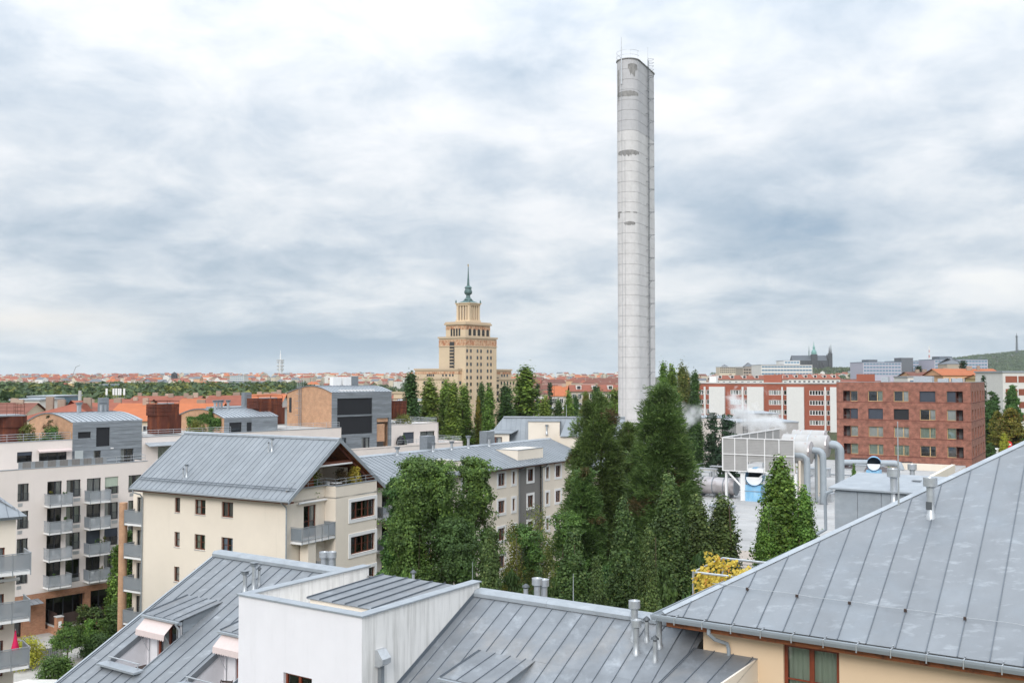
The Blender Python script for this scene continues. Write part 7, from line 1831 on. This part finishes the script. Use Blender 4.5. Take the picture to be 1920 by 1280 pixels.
# ------------------------------------------------------------------ woods
def wood(name, lab, spots, leaf, seed, nq=60, size=1.9):
    """crowns of far trees as loose leaf masses; spots: (x, y, z, radius, height)"""
    r = np.random.default_rng(seed); S = np.array(spots); n = len(S)
    R = np.repeat(S, nq, 0); m = len(R)
    v = r.normal(0, 1, (m, 3)); v /= np.linalg.norm(v, axis=1)[:, None]; v[:, 2] = np.abs(v[:, 2]) * 1.0 - .25
    q = r.uniform(.72, 1.08, m)
    # uneven crowns: a few boughs per tree
    P = np.stack([R[:, 0] + v[:, 0] * R[:, 3] * q, R[:, 1] + v[:, 1] * R[:, 3] * q, R[:, 2] + R[:, 4] * .55 + v[:, 2] * R[:, 4] * .45 * q], 1)
    D = v + np.array([0, 0, .35])
    me = leaf_mesh(name, P, size * (R[:, 3] / 5.0) * r.uniform(.6, 1.4, m), D, LM[leaf], 1, r, None, .45); o = link(name, me); o['kind'] = 'stuff'; o['label'] = lab
    return o
q = random.Random(77); sp1, sp2, sp3 = [], [], []
for i in range(2300):
    Y = 330 * (1500 / 330) ** (q.random() ** .8); px = q.uniform(-60, 575)
    if Y < 520 and px > 240: continue
    if Y < 700 and 240 < px < 560 and q.random() < .3: continue
    x = (px - CX) * Y / F; top = 26.5 + (705 - (712 + 20 * max(0, (800 - Y) / 500) + q.uniform(0, 6))) * Y / F
    h = min(max(top, 11), 24) * q.uniform(.78, 1.05); (sp1 if q.random() < .72 else sp2).append((x, Y, gz(x, Y), h * q.uniform(.32, .48), h))
wood('woods', 'dark green woods filling the valley at the left', sp1, 'wood_far', 1); wood('woods', 'yellowing trees among the woods at the left', sp2, 'olive', 2)
sp1, sp2 = [], []
for i in range(420):
    Y = q.uniform(600, 1700); px = q.uniform(540, 1160); x = (px - CX) * Y / F; h = q.uniform(10, 17); (sp1 if q.random() < .8 else sp2).append((x, Y, gz(x, Y), h * .4, h))
for i in range(260):
    Y = q.uniform(700, 1500); px = q.uniform(1250, 1960); x = (px - CX) * Y / F; h = q.uniform(10, 17); sp1.append((x, Y, gz(x, Y), h * .4, h))
for i in range(90):
    px = q.uniform(1545, 1622); Y = q.uniform(1700, 2600); x = (px - CX) * Y / F; h = 20; sp1.append((x, Y, gz(x, Y), 9, h))
wood('woods', 'scattered trees between the distant houses', sp1, 'wood_far', 3, 50); wood('woods', 'yellowing trees between the distant houses', sp2, 'olive', 4, 50)
sp1 = []
for i in range(2400):
    x, Y = q.uniform(1350, 2600), q.uniform(3200, 4200)
    if gz(x, Y) < 32: continue
    sp1.append((x, Y, gz(x, Y) - 2, q.uniform(10, 16), q.uniform(13, 20)))
wood('woods', 'wooded slopes of the hill under the lookout tower', sp1, 'wood_far', 5, 48, 1.5)
sp1 = []
for i in range(220):
    x = q.uniform(600, 1300); Y = q.uniform(2650, 2960); sp1.append((x, Y, gz(x, Y), q.uniform(7, 11), q.uniform(12, 18)))
wood('woods', 'dark trees on the slope below the cathedral', sp1, 'wood_far', 6, 40)

# ------------------------------------------------------------------ single trees
def T(px, pyt, Y, wpx, kind, lab, group=None, seed=1, z=0.0, var=0, name=None, cat='tree', base=None):
    x = (px - CX) * Y / F; H = 26.5 + (705 - pyt) * Y / F - z; R = wpx * .5 * Y / F
    if kind == 'poplar':
        R *= 1.3
        k = ('poplar', var); return tree(name or 'poplar_tree', lab, cat, x, Y, 26, p_poplar(1.0), 3.0, ['poplar', 'poplar_dark', 'poplar', 'birch'][var % 4], 10 + var, 480, 56, .24, .24, group, 14, .22, .42, .5, 2.4, .6, scale=(R, R, H / 26), key=k, rot=seed * 1.3, upswept=2.5, z=z)
    if kind == 'spruce':
        k = ('spruce', var); return tree(name or 'spruce_tree', lab, cat, x, Y, 20, p_cone(1.0), 1.5, 'spruce', 20 + var, 360, 30, .20, .42, group, 26, .2, .12, .3, .5, -.1, scale=(R, R, H / 20), key=k, rot=seed, upswept=-.1, aspect=.3, z=z)
    if kind == 'column':
        k = ('column', var); return tree(name or 'columnar_oak', lab, cat, x, Y, 15, p_column(1.0), 1.0, ['column', 'hornbeam', 'column'][var % 3], 30 + var, 900, 66, .12, .115, group, 26, .15, .30, .45, 1.9, .5, scale=(R, R, H / 15), key=k, rot=seed, upswept=2.0, z=z)
    if kind == 'round':
        k = ('round', var); return tree(name or 'broadleaf_tree', lab, cat, x, Y, 10, p_round(3.2), 1.8, ['linden', 'autumn', 'poplar_dark', 'olive', 'lime'][var % 5], 40 + var, 520, 56, .36, .26, group, 22, .2, .3, .5, .9, .45, scale=(R / 3.4, R / 3.4, H / 10), key=k, rot=seed, z=z, lobes=(24, .38, .85, .72))
g = 'tall poplars in the row beyond the zinc roofs'
for i, (px, py, w, v, lab) in enumerate(((771, 703, 27, 1, 'dark poplar at the left end of the row, beside the rusty stack'), (806, 710, 30, 0, 'broad poplar second from the left, left of the stepped tower'), (836, 712, 24, 0, 'slim poplar before the left wing of the stepped tower'),
        (851, 722, 24, 2, 'short bright poplar under the left wing of the tower'), (870, 727, 24, 2, 'bright green short poplar just below the stepped tower corner'), (903, 722, 16, 1, 'thin dark poplar at the foot of the stepped tower'), (917, 720, 18, 0, 'poplar with open crown at the foot of the stepped tower'),
        (948, 726, 28, 1, 'dark poplar before the right wing of the stepped tower'), (987, 693, 40, 2, 'tallest and widest poplar, right of the stepped tower'), (1022, 742, 22, 0, 'low poplar between the two dark spruces'), (1047, 752, 18, 1, 'very slim poplar right of the dark spruces'),
        (1066, 733, 17, 0, 'slim tall poplar before the beige tenement'), (1079, 746, 15, 1, 'short slim poplar before the beige tenement'), (1118, 728, 22, 1, 'poplar half hidden behind the left pine'), (1152, 735, 26, 2, 'leafy poplar between left pine and tall chimney'),
        (1243, 686, 18, 2, 'yellowish poplar touching the right side of the tall chimney'), (1259, 683, 21, 0, 'tall poplar second from the chimney on its right'), (1279, 684, 20, 3, 'pale yellow-green poplar with thin crown'), (1288, 696, 14, 3, 'pale poplar behind the thin crowned one'), (1303, 701, 19, 1, 'dark poplar at the left end of the orange slab building'))):
    T(px, py, 185 + (i * 7) % 19, w, 'poplar', lab, g, i, var=v)
T(1098, 735, 210, 34, 'round', 'airy birch with yellowing leaves before the beige tenement', var=3, name='birch_tree', seed=3); T(1135, 745, 205, 34, 'round', 'second airy birch, left of the tall chimney', var=3, name='birch_tree', seed=5)
T(897, 745, 200, 26, 'round', 'small russet tree between poplars at the foot of the stepped tower', var=1, seed=6); T(1008, 715, 230, 18, 'spruce', 'dark spruce right of the tallest poplar', 'dark spruces', 1); T(1031, 714, 235, 20, 'spruce', 'dark spruce nearest the orange tiled corner house', 'dark spruces', 2)
T(1335, 769, 150, 44, 'spruce', 'dark spruce in the steam left of the cooling unit', 'dark spruces', 3); T(1362, 778, 140, 52, 'spruce', 'brownish conifer touching the louvred screen', 'dark spruces', 4, var=1)
T(1722, 684, 420, 26, 'spruce', 'dark conifer behind the brick building, before the lilac offices', 'dark spruces', 5); T(1805, 673, 330, 30, 'spruce', 'tall dark conifer in front of the orange tiled roof', 'dark spruces', 6, z=0); T(1843, 700, 260, 16, 'spruce', 'slim conifer at the right corner of the brick building', 'dark spruces', 7)
for (px, py, Y, w, v, lab) in ((1858, 735, 230, 44, 2, 'dark tree right of the brick building corner'), (1897, 722, 260, 38, 0, 'round green poplar-like tree at the right edge'), (1893, 765, 215, 60, 1, 'large yellowing chestnut at the right edge'), (1868, 770, 225, 36, 1, 'russet and green tree beside the yellowing chestnut'),
                              (1880, 812, 200, 22, 4, 'small lime-yellow tree above the hip roof'), (1915, 822, 195, 30, 2, 'low blue-green shrub tree above the hip roof'), (1855, 830, 198, 26, 2, 'dark round bush by the brick building foot')):
    T(px, py, Y, w, 'round', lab, None, px, z=gz((px - CX) * Y / F, Y), var=v)
for (px, py, Y, w) in ((1912, 800, 240, 60), (1850, 800, 240, 60)): T(px, py, Y, w, 'round', ('dense green tree at the far right edge behind the chestnut' if px > 1900 else 'dense green tree just right of the brick building'), None, px, z=9, var=2)
# the big garden trees
def solo(name, lab, px, pyt, Y, wpx, leaf, prof, H0, **k):
    x = (px - CX) * Y / F; H = 26.5 + (705 - pyt) * Y / F; R = wpx * .5 * Y / F
    return tree(name, lab, k.pop('cat', 'tree'), x, Y, H, prof(R), H0, leaf, **k)
def p_lobe(R): return lambda t: R * (min(1, (t + .08) / .4) ** .7) * (1 - max(0, (t - .45) / .56) ** 2.6) ** .6 + .08
solo('linden_tree', 'big fresh green linden with upswept boughs in front of the long wing', 800, 868, 60, 170, 'linden', p_lobe, 5, seed=3, nclump=2300, per=60, spread=.22, size=.115, lump=.45, hollow=.55, flat=1.7, vdir=.5, limbs=40, upswept=1.6, r0=.28, lobes=(26, .34, 2.3, .8))
solo('linden_tree', 'narrower green linden just right of the big one, against the long wing', 892, 862, 63, 96, 'linden', p_lobe, 5, seed=8, nclump=1150, per=60, spread=.21, size=.115, lump=.4, hollow=.5, flat=1.7, vdir=.5, limbs=24, upswept=1.8, r0=.2, lobes=(13, .5, 2.0, .7))
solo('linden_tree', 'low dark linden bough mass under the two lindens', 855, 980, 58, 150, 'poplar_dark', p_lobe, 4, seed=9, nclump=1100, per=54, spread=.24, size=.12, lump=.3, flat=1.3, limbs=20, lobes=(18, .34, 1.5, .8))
solo('linden_tree', 'leftmost lower crown of the linden group by the gabled house', 752, 905, 61, 78, 'linden', p_lobe, 6, seed=12, nclump=850, per=58, spread=.21, size=.115, lump=.45, flat=1.5, limbs=20, upswept=1.5, lobes=(12, .42, 1.9, .75))
def pine(lab, px, pyt, Y, wpx, seed):
    return solo('pine_tree', lab, px, pyt, Y, wpx, 'pine', lambda R: (lambda t: R * (min(1, (t + .1) / .3) ** .5) * max(1 - t, 0) ** .52 + .12), 3.5, seed=seed, nclump=1700, per=60, spread=.24, size=.42, lump=.34, hollow=.4, flat=.8, vdir=.6, limbs=60, upswept=.45, r0=.3, aspect=.16, mix=('brown', .03), part='needles', lobes=(300, .2, .85, .9))
pine('long-needled pine on the left, covering the foot of the tall chimney', 1118, 736, 92, 172, 5)
pine('long-needled pine on the right, taller and denser', 1241, 722, 86, 196, 6)
pine('smaller long-needled pine filling the gap between the two tall ones', 1180, 792, 98, 120, 7)
pine('low pine crown below the taller left pine', 1095, 880, 80, 120, 9)
g = 'columnar trees in the courtyard'
for i, (px, py, Y, w, v, lab) in enumerate(((918, 1000, 54, 62, 0, 'columnar tree directly right of the lindens'), (1168, 942, 60, 72, 0, 'tall columnar tree standing between the two pines'), (1252, 897, 64, 80, 0, 'broadest columnar tree under the right pine'), (1075, 1000, 58, 78, 0, 'columnar tree below the left pine'),
        (1352, 928, 68, 88, 2, 'columnar tree right of the right pine, before the flat roof'), (1306, 935, 66, 84, 0, 'columnar tree squeezed behind the broadest one'), (1118, 1040, 55, 50, 2, 'short columnar tree before the left pine'), (1010, 1070, 52, 50, 0, 'small columnar tree above the vent pipes'),
        (1215, 985, 57, 52, 2, 'columnar tree at the foot of the two pines'), (1462, 864, 66, 100, 1, 'bright green columnar hornbeam before the blue duct'), (1506, 918, 64, 70, 1, 'shorter hornbeam leaning on the bright one'), (1432, 955, 64, 60, 1, 'lowest hornbeam left of the bright one'), (1598, 878, 75, 24, 1, 'small hornbeam tip above the metal roof box'), (1665, 884, 70, 20, 1, 'tiny hornbeam tip between the flue pipes'))):
    T(px, py, Y, w, 'column', lab, g, i * 1.7, var=v)
solo('birch_tree', 'light open crowned tree before the grey stripe of the long wing', 1005, 948, 72, 120, 'birch', lambda R: p_round(R), 4, seed=17, nclump=420, per=44, spread=.2, size=.11, lump=.35, flat=1.3, limbs=30, upswept=1.3, bark='bark_grey')
solo('maple_tree', 'fresh green round tree behind the light open crowned tree', 985, 990, 70, 110, 'linden', p_lobe, 3, seed=27, nclump=520, per=54, spread=.24, size=.12, limbs=20, upswept=1.2, lobes=(16, .36, 1.2, .8))
solo('maple_tree', 'green tree at the right foot of the left pine', 1060, 960, 76, 90, 'shrub', p_lobe, 3, seed=28, nclump=460, per=54, spread=.24, size=.12, limbs=20, upswept=1.2, lobes=(14, .36, 1.4, .8))
solo('birch_tree', 'thin light tree beside the columnar tree, long wing behind', 960, 985, 66, 60, 'olive', lambda R: p_round(R), 4, seed=18, nclump=230, per=44, spread=.18, size=.11, lump=.35, flat=1.3, limbs=20, upswept=1.3, bark='bark_grey')
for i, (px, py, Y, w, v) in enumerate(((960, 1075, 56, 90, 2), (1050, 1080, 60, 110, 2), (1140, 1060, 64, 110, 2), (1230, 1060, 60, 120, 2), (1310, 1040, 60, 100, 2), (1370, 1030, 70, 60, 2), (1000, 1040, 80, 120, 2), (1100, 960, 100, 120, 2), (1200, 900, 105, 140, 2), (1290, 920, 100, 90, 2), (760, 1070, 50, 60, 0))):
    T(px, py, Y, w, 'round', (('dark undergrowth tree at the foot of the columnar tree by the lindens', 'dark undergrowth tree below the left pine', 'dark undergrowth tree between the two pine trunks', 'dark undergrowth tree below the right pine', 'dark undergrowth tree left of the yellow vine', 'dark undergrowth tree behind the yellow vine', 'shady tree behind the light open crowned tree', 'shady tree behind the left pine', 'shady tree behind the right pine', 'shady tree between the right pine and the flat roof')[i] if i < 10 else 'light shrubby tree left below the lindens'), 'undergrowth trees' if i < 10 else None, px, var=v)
# ------------------------------------------------------------------ courtyard at the lower left
def G0(px, py, z=0.0): p = lvl(px, py, z); return (p[0], p[1])
def sheet(name, pts, m, z): 
    o = put(name, MB().poly([(*G0(*p), z) for p in pts]), M[m]); o['kind'] = 'structure'; return o
sheet('pavement', [(-60, 1160), (60, 1165), (108, 1192), (225, 1180), (260, 1200), (120, 1212), (-60, 1230)], 'paving', .012)
sheet('road', [(-60, 1232), (30, 1218), (120, 1206), (190, 1196), (260, 1190), (240, 1222), (120, 1222), (30, 1245), (-60, 1262)], 'asphalt', .004)
sheet('path', [(100, 1230), (150, 1212), (190, 1214), (170, 1250), (120, 1290), (60, 1330), (-60, 1330), (-20, 1270)], 'paving', .016)
# brick garden wall and mesh fence
w0, w1, w2 = CB.on('z', .0, 63, 1172), CB.on('z', 0, 108, 1192), CB.on('z', 0, 200, 1168)
gw = B('garden_wall', 'low orange brick garden wall with brown mesh fence in front of the apartment block', 'wall', *CB.w(w1[0], w1[1], 0)[:2], math.atan(F / 1670))
L1 = 8.5; L2 = 5.2
put('wall', MB().box(0, L1, 0, .35, 0, .75).box(0, .35, .352, L2, 0, .75), M['brick_plinth'], gw); put('coping', MB().box(-.05, L1, -.05, .4, .75, .83).box(-.05, .4, .4, L2, .75, .83), M['concrete'], gw)
put('pier', MB().box(-.15, .5, -.15, .5, 0, 1.9), M['brick_plinth'], gw); put('pier_cap', MB().box(-.2, .55, -.2, .55, 1.9, 1.98), M['concrete'], gw); put('letter_box', MB().box(0, .3, -.2, -.15, .9, 1.5), M['trim_white'], gw)
M['mesh_brown'] = mesh_mat('fence_mesh', (.055, .035, .03), .82)
for k in range(4): put('fence_panel', MB().box(.6 + k * 1.95, 2.5 + k * 1.95, .16, .18, .85, 2.2), M['mesh_brown'], gw); put('post', MB().box(.52 + k * 1.95, .6 + k * 1.95, .13, .21, .83, 2.25), M['steel_dark'], gw)
for k in range(2): put('fence_panel', MB().box(.16, .18, .6 + k * 2.1, 2.6 + k * 2.1, .85, 2.2), M['mesh_brown'], gw); put('post', MB().box(.13, .21, 2.6 + k * 2.1, 2.68 + k * 2.1, .83, 2.25), M['steel_dark'], gw)
def yb(px, py, R, H, leaf, lab, seed, name='garden_shrub', grp=None, n=90, size=.16):
    x, y = G0(px, py); return bush(name, lab, x, y, R, H, leaf, seed, grp, n, size)
yb(112, 1160, 1.5, 3.9, 'shrub', 'yellow-green shrub spreading before the brick ground floor', 1, n=170)
yb(122, 1158, 1.2, 4.9, 'lime', 'thin yellow shoots rising behind the yellow-green shrub', 21, n=26)
yb(185, 1146, 1.2, 2.8, 'poplar_dark', 'grey-green willow shrub under the right balconies', 2, n=170)
yb(172, 1160, 1.1, 1.8, 'shrub', 'low leafy shrub behind the brown fence', 3, n=90)
yb(222, 1182, 1.25, 8.8, 'hornbeam', 'tall dark hedge tree against the orange brick column', 4, 'hedge_tree', n=420, size=.19)
yb(236, 1176, 1.0, 10.2, 'poplar_dark', 'tallest dark hedge tree close to the orange brick column', 5, 'hedge_tree', n=380, size=.19)
yb(216, 1200, 1.0, 3.6, 'poplar_dark', 'dark rounded hedge bush at the road side', 6, n=190)
yb(178, 1200, 1.0, 3.4, 'column', 'small dark conifer in the hedge row, middle', 7, n=90); yb(155, 1203, .9, 3.6, 'column', 'small dark conifer at the left of the hedge row', 8, n=90); yb(168, 1206, .8, 2.4, 'hornbeam', 'bright green small conifer between the dark ones', 9, n=60); yb(192, 1210, .8, 2.6, 'shrub', 'round green bush at the right of the hedge row', 10, n=70)
yb(182, 1230, 1.5, 1.8, 'poplar_dark', 'wide dark bush by the zinc roof edge', 12, n=200)
yb(48, 1250, 1.9, 2.4, 'lime', 'yellow-green low bush beside the white parasol', 13, n=140)
yb(104, 1300, 1.7, 2.9, 'shrub', 'bushy green shrub in the lower left corner', 14, n=260)
x, y = G0(128, 1242)
tree('young_maple', 'young spreading tree beside the courtyard path', 'tree', x, y, 3.6, p_round(1.3), 1.5, 'shrub', 61, 130, 34, .22, .15, None, 12, .09, .3, .4, .5, .4)
x, y = G0(52, 1290, 2.6)
cp_ = B('white_parasol', 'large cream square parasol at the lower left corner', 'parasol', x, y, .4)
put('canopy', MB().poly([(-2, -2, 2.5), (2, -2, 2.5), (0, 0, 3.3)]).poly([(2, -2, 2.5), (2, 2, 2.5), (0, 0, 3.3)]).poly([(2, 2, 2.5), (-2, 2, 2.5), (0, 0, 3.3)]).poly([(-2, 2, 2.5), (-2, -2, 2.5), (0, 0, 3.3)]), M['wall_white'], cp_)
put('pole', MB().tube([(0, 0, 0), (0, 0, 3.25)], .05, 6), M['galv'], cp_)
x, y = G0(75, 1245); gt = B('garden_fence', 'grey slatted garden gate beside the courtyard path', 'fence', x, y, .9)
for k in range(9): put('slat', MB().box(k * .2, k * .2 + .12, 0, .03, .1, 1.3), M['galv'], gt)
put('rail', MB().box(0, 1.8, .03, .06, .3, .36).box(0, 1.8, .03, .06, 1.1, 1.16), M['galv'], gt); put('post', MB().box(1.8, 2.1, -.1, .2, 0, 1.6), M['concrete'], gt)
# street beyond the brick building
a = dep(1891, 833, 205); zb = gz(a[0], 205)
rs = B('road_sign', 'round red no-entry road sign at the right edge above the roof', 'sign', a[0], 205, z=zb)
put('disc', MB().tube([(0, 0, a[2] - zb), (0, -.05, a[2] - zb)], .75, 24), mat('sign_red', (.62, .03, .03), .5), rs); put('bar', MB().box(-.5, .5, -.08, -.06, a[2] - zb - .14, a[2] - zb + .14), M['trim_white'], rs); put('pole', MB().tube([(0, .08, 0), (0, .08, a[2] - zb + .3)], .05, 6), M['steel'], rs)
a = dep(1868, 848, 200); vn = B('parked_van', 'white van parked beside the trees right of the brick building', 'van', a[0], 200, .2, z=gz(a[0], 200))
put('body', MB().prism([(0, 0, .4), (0, 0, 2.2), (.2, 0, 2.35), (3.6, 0, 2.3), (4.3, 0, 1.5), (5.1, 0, 1.2), (5.2, 0, .4)], (0, 1.9, 0)), M['trim_white'], vn); put('window', MB().box(2.9, 3.6, -.01, 0, 1.4, 2.05), M['room'], vn)
for x_ in (1.0, 4.1): put('wheel', MB().tube([(x_, -.03, .38), (x_, .2, .38)], .38, 14), M['shutter_dark'], vn); put('wheel', MB().tube([(x_, 1.7, .38), (x_, 1.93, .38)], .38, 14), M['shutter_dark'], vn)
# potted plants and chairs on the balconies of the apartment block
for i, (bx, k, R, H_, lf, lb) in enumerate(((3.5, 0, .35, 1.5, 'autumn', 'flowering pot plant at the left end of the top left balcony'), (5.0, 0, .35, 1.3, 'shrub', 'green pot plant at the right end of the top left balcony'), (8.6, 2, .6, 1.6, 'shrub', 'bushy plants filling the third balcony of the right stack'),
        (9.2, 2, .4, 1.7, 'olive', 'tall olive plant at the right of the third right balcony'), (5.1, 1, .3, 1.5, 'poplar_dark', 'dark plant on the second balcony of the left stack'), (8.9, 3, .35, 1.4, 'olive', 'dry plant on the lowest right balcony'), (4.0, 3, .3, 1.3, 'shrub', 'small plant on the lowest left balcony'))):
    w = CB.w(bx, -.75, tops[k] - 2.4); bush('potted_plant', lb, w[0], w[1], R, H_, lf, 70 + i, None, 16, .1, 'plant', w[2])
for i, (bx, k, lb) in enumerate(((4.6, 0, 'white chair on the top left balcony'), (4.1, 2, 'white chair on the third balcony of the left stack'), (8.2, 3, 'pale chair on the lowest right balcony'), (8.0, 1, 'pale chair on the second balcony of the right stack'))):
    w = CB.w(bx, -.7, tops[k] - 2.4); cc = B('balcony_chair', lb, 'chair', w[0], w[1], .6 + i, z=w[2])
    put('seat', MB().box(-.22, .22, -.22, .22, .42, .46), M['trim_white'], cc); put('backrest', MB().box(-.22, .22, .2, .23, .46, .95), M['trim_white'], cc)
    for a_ in (-.2, .17):
        for b_ in (-.2, .17): put('leg', MB().box(a_, a_ + .03, b_, b_ + .03, 0, .42), M['trim_white'], cc)
# ------------------------------------------------------------------ steam
def steam(lab, pts, dens, seed):
    """white vapour: a chain of soft puffs in one volume"""
    mb = bmesh.new(); c = [Vector(dep(px, py, Y)) for px, py, Y, r in pts]; o0 = c[0]
    lo = Vector([min(v[i] - pts[k][3] * 1.3 for k, v in enumerate(c)) for i in range(3)]); hi = Vector([max(v[i] + pts[k][3] * 1.3 for k, v in enumerate(c)) for i in range(3)])
    m = MB().box(lo.x - o0.x, hi.x - o0.x, lo.y - o0.y, hi.y - o0.y, lo.z - o0.z, hi.z - o0.z)
    mt = bpy.data.materials.new('steam'); mt.use_nodes = True; nt = mt.node_tree; N, L = nt.nodes, nt.links; N.remove(N['Principled BSDF'])
    pv = N.new('ShaderNodeVolumePrincipled'); pv.inputs['Color'].default_value = (1, 1, 1, 1); pv.inputs['Anisotropy'].default_value = .2
    tc = N.new('ShaderNodeTexCoord'); nz = N.new('ShaderNodeTexNoise'); nz.inputs['Scale'].default_value = .55; nz.inputs['Detail'].default_value = 5; nz.inputs['Distortion'].default_value = .6
    L.new(tc.outputs['Object'], nz.inputs['Vector'])
    acc = None
    for k, v in enumerate(c):
        s = N.new('ShaderNodeVectorMath'); s.operation = 'DISTANCE'; L.new(tc.outputs['Object'], s.inputs[0]); s.inputs[1].default_value = v - o0
        a = N.new('ShaderNodeMapRange'); a.interpolation_type = 'SMOOTHSTEP'; a.inputs[1].default_value = pts[k][3] * 1.25; a.inputs[2].default_value = 0; a.inputs[3].default_value = 0; a.inputs[4].default_value = 1
        L.new(s.outputs['Value'], a.inputs[0])
        if acc is None: acc = a.outputs[0]
        else: q_ = N.new('ShaderNodeMath'); q_.operation = 'MAXIMUM'; L.new(acc, q_.inputs[0]); L.new(a.outputs[0], q_.inputs[1]); acc = q_.outputs[0]
    th = N.new('ShaderNodeMath'); th.operation = 'MULTIPLY_ADD'; L.new(nz.outputs['Fac'], th.inputs[0]); th.inputs[1].default_value = 2.6; th.inputs[2].default_value = -1.75
    s2 = N.new('ShaderNodeMath'); s2.operation = 'ADD'; L.new(th.outputs[0], s2.inputs[0]); L.new(acc, s2.inputs[1])
    s3 = N.new('ShaderNodeMath'); s3.operation = 'MULTIPLY'; s3.use_clamp = True; L.new(s2.outputs[0], s3.inputs[0]); s3.inputs[1].default_value = 1.2
    s4 = N.new('ShaderNodeMath'); s4.operation = 'MULTIPLY'; L.new(s3.outputs[0], s4.inputs[0]); s4.inputs[1].default_value = dens
    L.new(s4.outputs[0], pv.inputs['Density']); L.new(pv.outputs[0], N['Material Output'].inputs['Volume'])
    o = put('steam', m, mt); o.location = o0; o['kind'] = 'stuff'; o['label'] = lab
    return o
steam('white steam drifting from the roof vent behind the louvred unit', [(1476, 812, 133, .5), (1468, 800, 134, .9), (1452, 791, 136, 1.5), (1430, 789, 138, 2.0), (1405, 783, 140, 2.4), (1388, 768, 142, 2.4), (1378, 752, 144, 1.8)], 1.8, 1)
steam('puff of steam in front of the dark poplar right of the right pine', [(1290, 782, 120, 2.0), (1278, 766, 120, 1.6), (1304, 775, 120, 1.8), (1270, 757, 120, 1.0)], .9, 2)
# ------------------------------------------------------------------ the air
hm = bpy.data.materials.new('haze'); hm.use_nodes = True; hn = hm.node_tree; hn.nodes.remove(hn.nodes['Principled BSDF'])
hv = hn.nodes.new('ShaderNodeVolumePrincipled'); hv.inputs['Color'].default_value = (.86, .92, .97, 1); hv.inputs['Density'].default_value = 4e-5; hv.inputs['Anisotropy'].default_value = .1
hn.links.new(hv.outputs[0], hn.nodes['Material Output'].inputs['Volume'])
ho = put('haze', MB().box(-9100, 9100, -400, 11100, -9.5, 260), hm); ho['kind'] = 'stuff'; ho['label'] = 'thin pale haze over the distant town'
